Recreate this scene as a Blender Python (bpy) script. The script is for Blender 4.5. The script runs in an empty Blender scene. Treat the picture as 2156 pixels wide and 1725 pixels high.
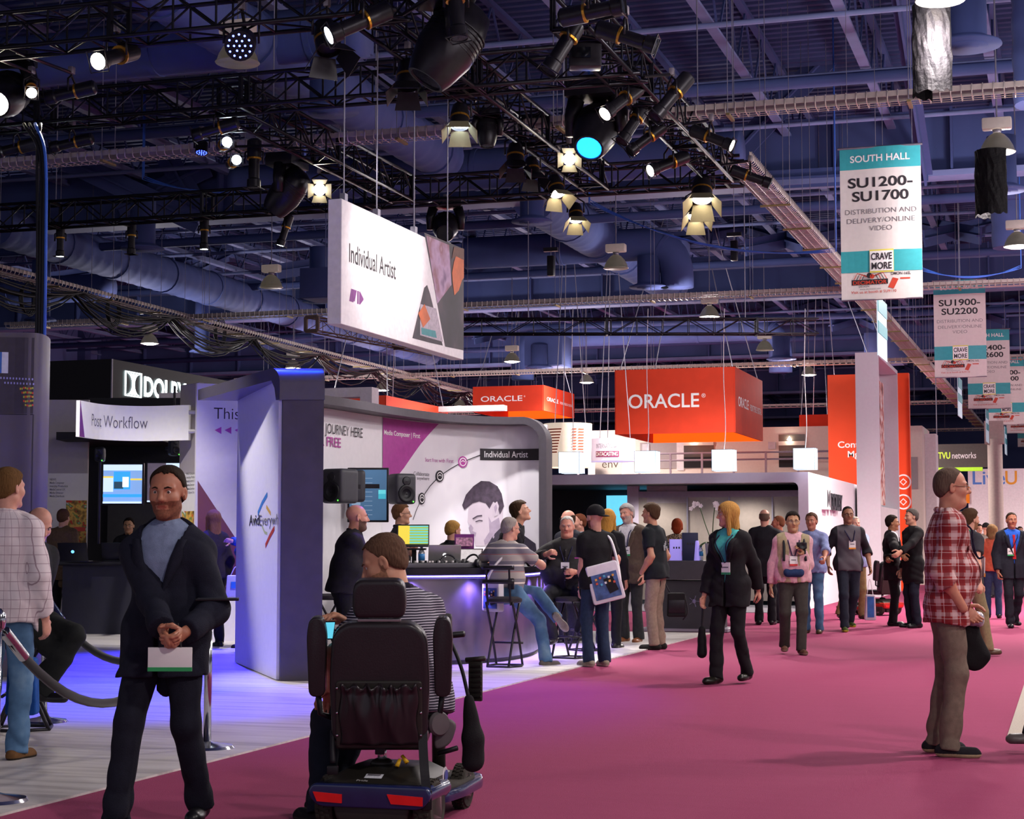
import bpy, bmesh, math, random
import numpy as np
from mathutils import Vector, Matrix
R = math.radians
SC = bpy.context.scene
COL = SC.collection
# ---------------------------------------------------------------- camera
F = 3700.0; CX, CY = 1078.0, 862.5; HOR = 1140.0; CAMZ = 1.35
YAW = R(17.6); PITCH = math.atan((HOR - CY) / F)
FWD = Vector((-math.sin(YAW), math.cos(YAW), 0)); RGT = Vector((math.cos(YAW), math.sin(YAW), 0)); UP = Vector((0, 0, 1))
CAM = Vector((0, 0, CAMZ))
cd = bpy.data.cameras.new('camera'); cam = bpy.data.objects.new('camera', cd); COL.objects.link(cam)
cam.location = CAM; cam.rotation_euler = (R(90) + PITCH, 0, YAW)
cd.sensor_width = 36; cd.lens = F / 2156 * 36; cd.clip_end = 500; cd.clip_start = 0.05
SC.camera = cam
# ---------------------------------------------------------------- world, exposure
w = bpy.data.worlds.new('hall_ambient'); SC.world = w; w.use_nodes = True
w.node_tree.nodes['Background'].inputs[0].default_value = (0.58, 0.56, 0.69, 1)
w.node_tree.nodes['Background'].inputs[1].default_value = 0.5
SC.view_settings.view_transform = 'Standard'; SC.view_settings.look = 'None'
SC.view_settings.gamma = 1.0; SC.view_settings.use_curve_mapping = False
SC.view_settings.exposure = 0.62
SC.cycles.max_bounces = 4; SC.cycles.diffuse_bounces = 2; SC.cycles.glossy_bounces = 2
SC.cycles.adaptive_threshold = 0.03; SC.cycles.sample_clamp_indirect = 4.0; SC.cycles.caustics_reflective = False; SC.cycles.caustics_refractive = False
LAMP_W = 520.0
def lamp(name, kind, loc, power, color=(1, 1, 1), target=None, size=0.12, angle=60, blend=0.5, parent=None):
    l = bpy.data.lights.new(name, kind); l.energy = power; l.color = color
    if kind == 'SPOT': l.spot_size = R(angle); l.spot_blend = blend; l.shadow_soft_size = size
    elif kind == 'POINT': l.shadow_soft_size = size
    o = bpy.data.objects.new(name, l); COL.objects.link(o); o.location = loc
    d = (Vector(target) - Vector(loc)) if target is not None else Vector((0, 0, -1))
    o.rotation_euler = d.to_track_quat('-Z', 'Y').to_euler()
    if parent is not None:
        o.parent = parent; o.matrix_parent_inverse = pm(parent).inverted()
    return o
# ---------------------------------------------------------------- pixel rays
def ray(px, py):
    r = (px - CX) / F; u = (CY - py) / F
    f = math.cos(PITCH) - u * math.sin(PITCH); v = math.sin(PITCH) + u * math.cos(PITCH)
    return RGT * (r / f) + FWD + UP * (v / f)
def P(px, py, D): return CAM + ray(px, py) * D
def PZ(px, py, z):
    d = ray(px, py); return CAM + d * ((z - CAMZ) / d.z)
def G(px, py): return PZ(px, py, 0.0)
def PYp(px, py, Y):
    d = ray(px, py); return CAM + d * (Y / d.y)
def PXp(px, py, X):
    d = ray(px, py); return CAM + d * (X / d.x)
def depth(p): return (Vector(p) - CAM).dot(FWD)
def ZAT(py, D, px=CX): return P(px, py, D).z
# ---------------------------------------------------------------- colours and materials
def lin(c):
    return c / 12.92 if c <= 0.04045 else ((c + 0.055) / 1.055) ** 2.4
def C(h):
    if isinstance(h, str):
        h = h.lstrip('#'); return tuple(lin(int(h[i:i + 2], 16) / 255) for i in (0, 2, 4)) + (1,)
    return tuple(h) + ((1,) if len(h) == 3 else ())
MATS = {}
def mat(name, col='#808080', rough=0.6, metal=0.0, emit=None, es=1.0, var=0.06, scale=14, spec=0.35, bump=0.0, bscale=60, alpha=None, trans=0.0, coat=0.0, sheen=0.0):
    if name in MATS: return MATS[name]
    m = bpy.data.materials.new(name); m.use_nodes = True; MATS[name] = m
    nt = m.node_tree; b = nt.nodes['Principled BSDF']; L = nt.links.new
    c = C(col)
    b.inputs['Roughness'].default_value = rough; b.inputs['Metallic'].default_value = metal
    b.inputs['Specular IOR Level'].default_value = spec; b.inputs['Coat Weight'].default_value = coat
    b.inputs['Sheen Weight'].default_value = sheen
    tc = nt.nodes.new('ShaderNodeTexCoord')
    if var > 0:
        n = nt.nodes.new('ShaderNodeTexNoise'); n.inputs['Scale'].default_value = scale; n.inputs['Detail'].default_value = 3
        L(tc.outputs['Object'], n.inputs['Vector'])
        rp = nt.nodes.new('ShaderNodeValToRGB'); L(n.outputs['Fac'], rp.inputs['Fac'])
        rp.color_ramp.elements[0].position = 0.3; rp.color_ramp.elements[1].position = 0.7
        rp.color_ramp.elements[0].color = tuple(x * (1 - var) for x in c[:3]) + (1,)
        rp.color_ramp.elements[1].color = tuple(min(1, x * (1 + var)) for x in c[:3]) + (1,)
        L(rp.outputs['Color'], b.inputs['Base Color'])
    else:
        b.inputs['Base Color'].default_value = c
    if emit is not None:
        b.inputs['Emission Color'].default_value = C(emit); b.inputs['Emission Strength'].default_value = es
    if bump > 0:
        n2 = nt.nodes.new('ShaderNodeTexNoise'); n2.inputs['Scale'].default_value = bscale; n2.inputs['Detail'].default_value = 4
        L(tc.outputs['Object'], n2.inputs['Vector'])
        bp = nt.nodes.new('ShaderNodeBump'); bp.inputs['Strength'].default_value = bump; bp.inputs['Distance'].default_value = 0.02
        L(n2.outputs['Fac'], bp.inputs['Height']); L(bp.outputs['Normal'], b.inputs['Normal'])
    if alpha is not None: b.inputs['Alpha'].default_value = alpha
    if trans: b.inputs['Transmission Weight'].default_value = trans
    return m
class NT:
    """small node graph helper for patterned materials"""
    def __init__(s, name, rough=0.7):
        s.m = bpy.data.materials.new(name); MATS[name] = s.m; s.m.use_nodes = True; s.t = s.m.node_tree
        s.b = s.t.nodes['Principled BSDF']; s.b.inputs['Roughness'].default_value = rough; s.b.inputs['Specular IOR Level'].default_value = 0.3
        tc = s.t.nodes.new('ShaderNodeTexCoord'); s.obj = tc.outputs['Object']
        sp = s.t.nodes.new('ShaderNodeSeparateXYZ'); s.t.links.new(s.obj, sp.inputs[0]); s.x, s.y, s.z = sp.outputs
    def put(s, v, inp):
        if hasattr(v, 'is_output'): s.t.links.new(v, inp)
        else: inp.default_value = v
    def m_(s, op, a, b=0.0, c=None):
        n = s.t.nodes.new('ShaderNodeMath'); n.operation = op; s.put(a, n.inputs[0]); s.put(b, n.inputs[1])
        if c is not None: s.put(c, n.inputs[2])
        return n.outputs[0]
    def mix(s, f, a, b):
        n = s.t.nodes.new('ShaderNodeMix'); n.data_type = 'RGBA'
        s.put(f, n.inputs[0]); s.put(C(a) if isinstance(a, str) else a, n.inputs[6]); s.put(C(b) if isinstance(b, str) else b, n.inputs[7])
        return n.outputs[2]
    def noise(s, scale, vec=None, detail=3, mul=None):
        n = s.t.nodes.new('ShaderNodeTexNoise'); n.inputs['Scale'].default_value = scale; n.inputs['Detail'].default_value = detail
        v = vec if vec is not None else s.obj
        if mul is not None:
            mp = s.t.nodes.new('ShaderNodeMapping'); mp.inputs['Scale'].default_value = mul; s.t.links.new(v, mp.inputs[0]); v = mp.outputs[0]
        s.t.links.new(v, n.inputs['Vector']); return n.outputs['Fac']
    def ramp(s, f, stops):
        n = s.t.nodes.new('ShaderNodeValToRGB'); s.put(f, n.inputs[0]); e = n.color_ramp.elements
        while len(e) < len(stops): e.new(0.5)
        for el, (p, c) in zip(e, stops): el.position = p; el.color = C(c)
        return n.outputs[0]
    def stripe(s, v, period, duty, off=0.0):   # 1 inside the stripe
        fr = s.m_('FRACT', s.m_('ADD', s.m_('DIVIDE', v, period), off)); return s.m_('LESS_THAN', fr, duty)
    def bump(s, h, strength=0.3, dist=0.02):
        bp = s.t.nodes.new('ShaderNodeBump'); bp.inputs['Strength'].default_value = strength; bp.inputs['Distance'].default_value = dist
        s.put(h, bp.inputs['Height']); s.t.links.new(bp.outputs['Normal'], s.b.inputs['Normal'])
    def out(s, col): s.put(C(col) if isinstance(col, str) else col, s.b.inputs['Base Color']); return s.m
# ---------------------------------------------------------------- objects
def pm(o): return Matrix.Translation(o.location) @ o.rotation_euler.to_matrix().to_4x4()
def tag(o, label=None, cat=None, group=None, kind=None):
    if label: o['label'] = label
    if cat: o['category'] = cat
    if group: o['group'] = group
    if kind: o['kind'] = kind
    return o
def thing(name, label, cat, loc=(0, 0, 0), rz=0.0, group=None):
    o = bpy.data.objects.new(name, None); COL.objects.link(o); o.location = loc; o.rotation_euler = (0, 0, rz)
    o.empty_display_size = 0.2
    return tag(o, label, cat, group)
def link(name, me, parent=None, loc=None):
    o = bpy.data.objects.new(name, me); COL.objects.link(o)
    if parent is not None: o.parent = parent
    if loc is not None: o.location = loc
    return o
def copy_tree(o, parent=None):
    c = o.copy(); COL.objects.link(c); c.parent = parent
    for ch in list(o.children): copy_tree(ch, c)
    return c
def frame_for(d):
    d = Vector(d).normalized(); a = Vector((0, 0, 1)) if abs(d.z) < 0.95 else Vector((0, 1, 0))
    x = d.cross(a).normalized(); y = x.cross(d).normalized(); return x, y, d
class MB:
    def __init__(s): s.v = []; s.f = []; s.mi = []; s.cur = 0
    def add(s, vs, fs):
        n = len(s.v); s.v += [tuple(p) for p in vs]
        for f in fs: s.f.append(tuple(i + n for i in f)); s.mi.append(s.cur)
        return s
    def box(s, c, size, rz=0.0, M=None):
        x, y, z = (k / 2 for k in size); vs = [Vector((a * x, b * y, d * z)) for d in (-1, 1) for b in (-1, 1) for a in (-1, 1)]
        if M is not None: vs = [M @ p for p in vs]
        elif rz: m = Matrix.Rotation(rz, 3, 'Z'); vs = [m @ p for p in vs]
        c = Vector(c); return s.add([p + c for p in vs], [(0, 2, 3, 1), (4, 5, 7, 6), (0, 1, 5, 4), (2, 6, 7, 3), (0, 4, 6, 2), (1, 3, 7, 5)])
    def box2(s, a, b): return s.box([(a[i] + b[i]) / 2 for i in range(3)], [abs(b[i] - a[i]) for i in range(3)])
    def beam(s, a, b, wx, wy):
        a, b = Vector(a), Vector(b); x, y, d = frame_for(b - a)
        vs = [p + x * (i * wx / 2) + y * (j * wy / 2) for p in (a, b) for j in (-1, 1) for i in (-1, 1)]
        return s.add(vs, [(0, 1, 3, 2), (4, 6, 7, 5), (0, 4, 5, 1), (2, 3, 7, 6), (0, 2, 6, 4), (1, 5, 7, 3)])
    def tube(s, pts, r, n=8, caps=True, closed=False):
        pts = [Vector(p) for p in pts]; m = len(pts); rs = r if isinstance(r, (list, tuple)) else [r] * m
        vs = []; x = None
        for i, p in enumerate(pts):
            if closed: d = pts[(i + 1) % m] - pts[i - 1]
            else: d = pts[min(i + 1, m - 1)] - pts[max(i - 1, 0)]
            if d.length < 1e-9: d = Vector((0, 0, 1))
            d.normalize()
            if x is None: x, y, _ = frame_for(d)
            else:
                x = (x - d * x.dot(d)); x = x.normalized() if x.length > 1e-6 else frame_for(d)[0]
            y = d.cross(x)
            for k in range(n):
                t = 2 * math.pi * k / n; vs.append(p + (x * math.cos(t) + y * math.sin(t)) * rs[i])
        fs = []
        for i in range(m if closed else m - 1):
            j = (i + 1) % m
            for k in range(n): fs.append((i * n + k, i * n + (k + 1) % n, j * n + (k + 1) % n, j * n + k))
        if caps and not closed: fs += [tuple(range(n - 1, -1, -1)), tuple((m - 1) * n + k for k in range(n))]
        return s.add(vs, fs)
    def lathe(s, prof, c=(0, 0, 0), axis=(0, 0, 1), n=24, sx=1.0):
        x, y, d = frame_for(axis); c = Vector(c); vs = []
        for r, h in prof:
            for k in range(n):
                t = 2 * math.pi * k / n; vs.append(c + x * (r * math.cos(t)) + y * (r * sx * math.sin(t)) + d * h)
        fs = [(i * n + k, i * n + (k + 1) % n, (i + 1) * n + (k + 1) % n, (i + 1) * n + k) for i in range(len(prof) - 1) for k in range(n)]
        if prof[0][0] > 1e-6: fs.append(tuple(range(n - 1, -1, -1)))
        if prof[-1][0] > 1e-6: fs.append(tuple((len(prof) - 1) * n + k for k in range(n)))
        return s.add(vs, fs)
    def prism(s, poly, z0, z1, M=None):
        n = len(poly); vs = [Vector((p[0], p[1], z0)) for p in poly] + [Vector((p[0], p[1], z1)) for p in poly]
        if M is not None: vs = [M @ p for p in vs]
        return s.add(vs, [tuple(range(n - 1, -1, -1)), tuple(range(n, 2 * n))] + [(i, (i + 1) % n, n + (i + 1) % n, n + i) for i in range(n)])
    def quad(s, a, b, c, d): return s.add([a, b, c, d], [(0, 1, 2, 3)])
    def mesh(s, name, mats, smooth=False, inv=None):
        me = bpy.data.meshes.new(name); vs = s.v if inv is None else [inv @ Vector(p) for p in s.v]
        me.from_pydata(vs, [], s.f)
        for m in (mats if isinstance(mats, (list, tuple)) else [mats]): me.materials.append(m)
        if any(s.mi): me.polygons.foreach_set('material_index', s.mi)
        me.update()
        if smooth is True: me.polygons.foreach_set('use_smooth', [True] * len(me.polygons))
        elif smooth: 
            me.polygons.foreach_set('use_smooth', [True] * len(me.polygons)); me.set_sharp_from_angle(angle=R(smooth))
        return me
    def build(s, name, mats, parent=None, smooth=False, world=False, bevel=0.0, seg=2):
        inv = pm(parent).inverted() if (world and parent is not None) else None
        me = s.mesh(name, mats, smooth, inv)
        if bevel > 0:
            bm = bmesh.new(); bm.from_mesh(me); bmesh.ops.remove_doubles(bm, verts=bm.verts, dist=1e-5)
            bmesh.ops.recalc_face_normals(bm, faces=bm.faces)
            es = [e for e in bm.edges if len(e.link_faces) == 2 and e.calc_face_angle() > R(35)]
            bmesh.ops.bevel(bm, geom=es, offset=bevel, segments=seg, affect='EDGES', profile=0.6, clamp_overlap=True)
            bm.to_mesh(me); bm.free(); me.polygons.foreach_set('use_smooth', [True] * len(me.polygons)); me.set_sharp_from_angle(angle=R(40))
        return link(name, me, parent)
def single(mb, name, mats, label, cat, group=None, origin=None, smooth=False, kind=None, bevel=0.0, seg=2):
    """one-mesh thing whose coordinates were given in world space; origin is put at its base"""
    if origin is None:
        a = np.array(mb.v); origin = ((a[:, 0].min() + a[:, 0].max()) / 2, (a[:, 1].min() + a[:, 1].max()) / 2, a[:, 2].min())
    mb.v = [(p[0] - origin[0], p[1] - origin[1], p[2] - origin[2]) for p in mb.v]
    o = mb.build(name, mats, None, smooth, bevel=bevel, seg=seg); o.location = origin
    return tag(o, label, cat, group, kind)
def bez(pts, n=12):
    """smooth polyline through points (Catmull-Rom)"""
    p = [Vector(q) for q in pts]; p = [p[0] * 2 - p[1]] + p + [p[-1] * 2 - p[-2]]; out = []
    for i in range(1, len(p) - 2):
        for k in range(n):
            t = k / n; a, b, c, d = p[i - 1:i + 3]
            out.append(0.5 * ((2 * b) + (c - a) * t + (2 * a - 5 * b + 4 * c - d) * t * t + (3 * b - a - 3 * c + d) * t ** 3))
    out.append(p[-2]); return out
def sag(a, b, drop, n=12):
    a, b = Vector(a), Vector(b); return [a.lerp(b, i / n) - Vector((0, 0, drop * 4 * (i / n) * (1 - i / n))) for i in range(n + 1)]
# ---------------------------------------------------------------- lettering and flat print
_glyph = {}
def text_mesh(s, bold=0.0, extrude=0.0, space=1.0, shear=0.0):
    key = (s, bold, extrude, space, shear)
    if key in _glyph: return _glyph[key]
    cu = bpy.data.curves.new('t', 'FONT'); cu.body = s; cu.offset = bold; cu.extrude = extrude; cu.space_character = space; cu.shear = shear
    cu.resolution_u = 4; cu.align_x = 'LEFT'
    o = bpy.data.objects.new('t', cu); COL.objects.link(o)
    me = bpy.data.meshes.new_from_object(o.evaluated_get(bpy.context.evaluated_depsgraph_get()))
    vs = [v.co.copy() for v in me.vertices]; fs = [tuple(p.vertices) for p in me.polygons]
    bpy.data.objects.remove(o); bpy.data.curves.remove(cu); bpy.data.meshes.remove(me)
    _glyph[key] = (vs, fs); return vs, fs
class Panel:
    """flat print on a surface: origin o, right u, up v (unit vectors), fn maps (x, y, off) for curved surfaces; world space"""
    def __init__(s, parent, o=None, u=None, v=(0, 0, 1), fn=None, step=0.0018):
        s.parent = parent; s.inv = pm(parent).inverted(); s.k = 1; s.step = step; s.curved = fn is not None
        if s.curved: s.step = 0.004
        if fn is None:
            o = Vector(o); u = Vector(u).normalized(); v = Vector(v).normalized(); n = u.cross(v).normalized()
            fn = lambda x, y, d: o + u * x + v * y + n * d
        s.fn = fn
    def mesh(s, name, vs, fs, m, off=None, lay=None):
        d = s.step * (lay if lay is not None else s.k)
        me = bpy.data.meshes.new(name); me.from_pydata([s.inv @ s.fn(p[0], p[1], d + (p[2] if len(p) > 2 else 0)) for p in vs], [], fs)
        me.materials.append(m); me.update()
        if lay is None: s.k += 1
        return link(name, me, s.parent)
    def poly(s, pts, m, name='print', lay=None):
        if not s.curved: return s.mesh(name, pts, [tuple(range(len(pts)))], m, lay=lay)
        def clip(q, x, sg):
            o = []
            for i in range(len(q)):
                a, b = q[i], q[(i + 1) % len(q)]; ia, ib = (a[0] - x) * sg >= 0, (b[0] - x) * sg >= 0
                if ia: o.append(a)
                if ia != ib: k = (x - a[0]) / (b[0] - a[0]); o.append((x, a[1] + k * (b[1] - a[1])))
            return o
        vs = []; fs = []; x0 = min(p[0] for p in pts); x1 = max(p[0] for p in pts); n = max(1, int((x1 - x0) / .12))
        for i in range(n):
            q = clip(clip(list(pts), x0 + (x1 - x0) * i / n, 1), x0 + (x1 - x0) * (i + 1) / n, -1)
            if len(q) > 2: fs.append(tuple(range(len(vs), len(vs) + len(q)))); vs += q
        return s.mesh(name, vs, fs, m, lay=lay)
    def rect(s, x0, y0, x1, y1, m, name='print', lay=None, n=1):
        vs = []; fs = []
        for i in range(n + 1):
            x = x0 + (x1 - x0) * i / n; vs += [(x, y0), (x, y1)]
        for i in range(n): fs.append((2 * i, 2 * i + 2, 2 * i + 3, 2 * i + 1))
        return s.mesh(name, vs, fs, m, lay=lay)
    def disc(s, x, y, r, m, name='print', n=24, lay=None):
        return s.poly([(x + r * math.cos(2 * math.pi * k / n), y + r * math.sin(2 * math.pi * k / n)) for k in range(n)], m, name, lay)
    def ring(s, x, y, r0, r1, m, name='print', n=24, a0=0, a1=360, lay=None):
        vs = []
        for k in range(n + 1):
            t = R(a0 + (a1 - a0) * k / n); vs += [(x + r0 * math.cos(t), y + r0 * math.sin(t)), (x + r1 * math.cos(t), y + r1 * math.sin(t))]
        return s.mesh(name, vs, [(2 * k, 2 * k + 1, 2 * k + 3, 2 * k + 2) for k in range(n)], m, lay=lay)
    def line(s, pts, wd, m, name='print', lay=None):
        vs = []; P_ = [Vector((p[0], p[1])) for p in pts]
        for i, p in enumerate(P_):
            d = (P_[min(i + 1, len(P_) - 1)] - P_[max(i - 1, 0)]).normalized(); n = Vector((-d.y, d.x)) * wd / 2
            vs += [tuple(p + n), tuple(p - n)]
        return s.mesh(name, vs, [(2 * i, 2 * i + 1, 2 * i + 3, 2 * i + 2) for i in range(len(P_) - 1)], m, lay=lay)
    def text(s, t, x, y, h, m, wd=None, bold=0.0, align='L', ext=0.0, space=1.0, shear=0.0, name='lettering', lay=None, mirror=False, clip=None):
        vs, fs = text_mesh(t, bold, 0.0, space, shear)
        if not vs: return
        x0 = min(p.x for p in vs); x1 = max(p.x for p in vs); cap = 0.69
        sy = h / cap; sx = (wd / (x1 - x0)) if wd else sy
        ox = x - x0 * sx
        if align == 'C': ox = x - (x0 + x1) / 2 * sx
        if align == 'R': ox = x - x1 * sx
        q = [(ox + (p.x if not mirror else x0 + x1 - p.x) * sx, y + p.y * sy, 0.0) for p in vs]
        if clip is not None: q = [(min(max(a, clip[0]), clip[1]), b, c) for a, b, c in q]
        if ext > 0:
            n = len(q); q2 = q + [(a, b, ext) for a, b, c in q]; f2 = list(fs) + [tuple(i + n for i in f) for f in fs]
            ec = {}
            for f in fs:
                for i in range(len(f)):
                    e = (f[i], f[(i + 1) % len(f)]); ec[tuple(sorted(e))] = ec.get(tuple(sorted(e)), []) + [e]
            for k, l in ec.items():
                if len(l) == 1: a, b = l[0]; f2.append((a, b, b + n, a + n))
            return s.mesh(name, q2, f2, m, lay=lay)
        return s.mesh(name, q, fs, m, lay=lay)
# ================================================================ the hall
M_white = mat('white_panel', '#e6e1e4', 0.5)
M_black = mat('black_metal', '#17161a', 0.45, 0.3)
M_chrome = mat('chrome', '#c8c8cc', 0.15, 1.0)
M_dark = mat('dark_charcoal', '#2b2a2f', 0.6)
def mk():
    t = NT('magenta_carpet', 0.95); n = t.noise(220, detail=4); n2 = t.noise(0.7, detail=3); n3 = t.noise(3.0, mul=(0.4, 3, 1))
    c = t.mix(n, '#7e274b', '#a54269'); c = t.mix(t.m_('MULTIPLY', n2, 0.35), c, C('#963260')); c = t.mix(t.m_('MULTIPLY', n3, 0.22), c, C('#b45079'))
    t.bump(n, 0.5, 0.01); return t.out(c)
M_carpet = mk()
def mk():
    t = NT('pale_streaked_vinyl', 0.42); n = t.noise(1.0, detail=5, mul=(0.9, 9, 1)); n2 = t.noise(30, mul=(0.5, 3, 1))
    c = t.ramp(n, [(0.3, '#a9a2a0'), (0.5, '#cfc8c4'), (0.7, '#dcd7d4')]); c = t.mix(t.m_('MULTIPLY', n2, 0.15), c, C('#b5aeb0')); t.b.inputs['Coat Weight'].default_value = 0.15; t.b.inputs['Coat Roughness'].default_value = 0.35
    return t.out(c)
M_vinyl = mk()
M_roof = mat('blue_roof_steel', '#3c4879', 0.8, 0, var=0.15, scale=0.6)
M_deck = mat('roof_deck_steel', '#323d69', 0.8, 0, var=0.12, scale=0.4)
M_flange = mat('pale_flange_paint', '#6a739f', 0.7, var=0.12, scale=2)
M_wallp = mat('hall_wall_paint', '#556094', 0.85, var=0.06, scale=0.5)
M_duct = mat('duct_paint', '#445084', 0.85, 0, var=0.10, scale=1.5)
M_beige = mat('beige_carpet', '#b3a89c', 0.95, var=0.15, scale=90)
def struct(mb, name, m, parent=None, smooth=False):
    o = mb.build(name, m, parent, smooth)
    if parent is None: tag(o, kind='structure')
    return o
struct(MB().quad((-60, -8, 0), (50, -8, 0), (50, 130, 0), (-60, 130, 0)), 'floor', M_carpet)
struct(MB().box2((-45, 4, -0.03), (-5.05, 25.6, 0.012)), 'floor_booth', M_vinyl)
struct(MB().box2((-0.45, 12.7, -0.03), (12, 26, 0.012)), 'floor_side', M_beige)
struct(MB().box2((-26, 33.2, -0.03), (-5.1, 60, 0.01)), 'floor_rear_booth', mat('grey_carpet', '#77727a', 0.95, var=0.1, scale=60))
o_wl = struct(MB().box2((-43.4, 10, 0), (-43, 126, 12)), 'wall_left', M_wallp)
tag(o_wl, 'blue painted hall side wall')
struct(MB().box2((-43, 126, 0), (14, 126.4, 12)), 'wall_back', M_wallp)
for i in range(9):
    struct(MB().box2((-43, 52 + i * 9, 0), (-42.6, 52.5 + i * 9, 12)), 'pilaster', M_roof, o_wl)
struct(MB().box2((-43, 40, 6.0), (-42.2, 126, 6.25)), 'ledge', M_flange, o_wl)
struct(MB().box2((-43, 70, 2.2), (-42.96, 90, 5.2)), 'wall_panel', mat('pale_wall_panel', '#b9a9a0', 0.8), o_wl)
# roof deck with rolled ribs, joists, bridging and girders as parts of the ceiling
mb = MB(); y = -11.92; xs = (-44.0, 50.0); prof = []
while y < 126: prof += [(y, 11.32), (y + 0.13, 11.32), (y + 0.16, 11.40), (y + 0.29, 11.40)]; y += 0.32
vs = [(x, a, b) for a, b in prof for x in xs]
mb.add(vs, [(2 * i, 2 * i + 1, 2 * i + 3, 2 * i + 2) for i in range(len(prof) - 1)])
ceiling = struct(mb, 'ceiling', M_deck)
mb = MB(); y0, y1 = 15.0, 126.0
mb.box2((-0.09, y0, 10.0), (0.09, y1, 10.05)); mb.box2((-0.02, y0, 10.05), (0.02, y1, 10.16))
mb.cur = 1; mb.box2((-0.07, y0, 11.2), (0.07, y1, 11.3))
k = 0; yy = y0
while yy < y1:
    mb.beam((0, yy, 10.05), (0, yy + 0.9, 11.25), 0.035, 0.035); mb.beam((0, yy + 0.9, 11.25), (0, yy + 1.8, 10.05), 0.035, 0.035); yy += 1.8
me = mb.mesh('joist', [M_flange, M_roof])
for i in range(22): link('joist', me, ceiling, (-43 + i * 2.2, 0, 0))
mb = MB().tube([(-43, 0, 0), (8, 0, 0)], 0.05, 8); me = mb.mesh('bridging', [M_flange], True)
for i in range(29): link('bridging', me, ceiling, (0, 21 + i * 3.7, 9.93))
me2 = MB().tube([(-43, 0, 0), (8, 0, 0)], 0.11, 10).mesh('pipe_run', [M_roof], True)
for yy, zz in ((30.5, 9.4), (40.0, 9.0), (49, 9.2), (60, 9.0), (69, 9.3)): link('pipe_run', me2, ceiling, (0, yy, zz))
for yy in (37.2, 54.5, 72, 90, 108):
    mb = MB().box2((-43, -0.06, 9.02), (8, 0.06, 10.35)); mb.cur = 1; mb.box2((-43, -0.3, 8.9), (8, 0.3, 9.02)); mb.cur = 0
    for i in range(22): mb.box2((-43 + i * 2.4, -0.28, 9.02), (-42.95 + i * 2.4, 0.28, 10.35))
    g = mb.build('girder', [M_roof, M_flange], ceiling); g.location = (0, yy, 0)
def brace(a, b, wd=0.28):
    mb = MB().beam(a, b, wd, 0.05); x, y_, d = frame_for(Vector(b) - Vector(a))
    mb.beam(Vector(a) + y_ * wd / 2, Vector(b) + y_ * wd / 2, 0.05, wd); mb.beam(Vector(a) - y_ * wd / 2, Vector(b) - y_ * wd / 2, 0.05, wd)
    mb.build('brace', M_roof, ceiling)
brace((-2.6, 28.5, 11.3), (-2.7, 36.9, 8.95)); brace((-2.65, 36.9, 9.0), (-7.0, 36.9, 7.9) if False else (-6.2, 37.0, 9.05), 0.2)
brace(PYp(1530, 345, 36.7), PYp(1760, 100, 36.7), 0.26); brace(PYp(880, 15, 33), PYp(1010, 130, 33), 0.3)
for x in (-30.5, -21.5, -12.5, -8.0, -3.4):
    for yy in (45.5, 63, 81, 99):
        brace((x, yy, 9.05), (x + 3.0, yy + 8.8, 11.2), 0.22); brace((x + 6, yy, 9.05), (x + 3.0, yy + 8.8, 11.2), 0.22)
brace(PYp(60, 300, 36), PYp(420, 470, 36.9), 0.26); brace(PYp(440, 350, 36.9), PYp(250, 440, 36.9), 0.26); brace(PYp(300, 250, 36.8), PYp(420, 440, 36.9), 0.26)
# ---------------------------------------------------------------- ducts
def duct(label, pts, r, ribs=True, group='round air ducts under the roof'):
    t = thing('air_duct', label, 'air duct', pts[0], 0, group)
    pts = [Vector(p) for p in pts]; L = [0.0]
    path = []; step = 0.16
    for a, b in zip(pts[:-1], pts[1:]):
        n = max(1, int((b - a).length / step))
        for i in range(n): path.append(a.lerp(b, i / n))
    path.append(pts[-1]); rs = [r * (1.0 if i % 3 else 0.955) for i in range(len(path))] if ribs else r
    MB().tube(path, rs, 20).build('duct_wall', M_duct, t, 38 if ribs else True, True)
    acc = 0; d = 0
    for i in range(1, len(path) - 1):
        acc += (path[i] - path[i - 1]).length
        if acc > 2.6: 
            acc = 0; dv = (path[i + 1] - path[i - 1]).normalized() * 0.05
            MB().tube([path[i] - dv, path[i] + dv], r * 1.05, 20).build('joint_ring', M_duct, t, 40, True)
    return t
def elbow(a, c, b, rad, n=8):
    a, c, b = Vector(a), Vector(c), Vector(b); u = (a - c).normalized(); v = (b - c).normalized()
    p0 = c + u * rad; p1 = c + v * rad; return [a] + [((1 - t) ** 2) * p0 + 2 * t * (1 - t) * c + t * t * p1 for t in [i / n for i in range(n + 1)]] + [b]
duct('big ribbed round duct running away from the camera above the left light truss', [(-11.95, 16, 9.1), (-11.95, 33.0, 9.1)], 0.47)
duct('round cross duct at the top left behind the nearest truss', [(-22, 24.6, 9.2), (-10.2, 24.6, 9.2)], 0.42, False)
duct('round cross duct ending at the ribbed duct above the hanging white sign', [(-17, 33.9, 9.0), (-6, 33.9, 9.0)], 0.42, False)
duct('smooth duct bending down to a ceiling diffuser above the centre of the hall', elbow((-15, 43.3, 8.9), (-9.35, 43.3, 8.9), (-9.35, 43.3, 7.75), 0.9), 0.42, False)
duct('ribbed duct tinted pink behind the bent duct in the middle of the roof', [(-11.4, 37.6, 9.1), (-11.4, 52, 9.1)], 0.55)
duct('long ribbed duct on the far left below the roof', [(-24.4, 36, 8.9), (-24.4, 66, 8.9)], 0.5)
duct('far cross duct with both ends bent down above the large red box sign', elbow((-19.5, 62.8, 7.4), (-19.5, 62.8, 9.0), (-12, 62.8, 9.0), 1.0)[:-1] + elbow((-12, 62.8, 9.0), (-9.8, 62.8, 9.0), (-9.8, 62.8, 7.4), 1.0), 0.42, False)
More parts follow.
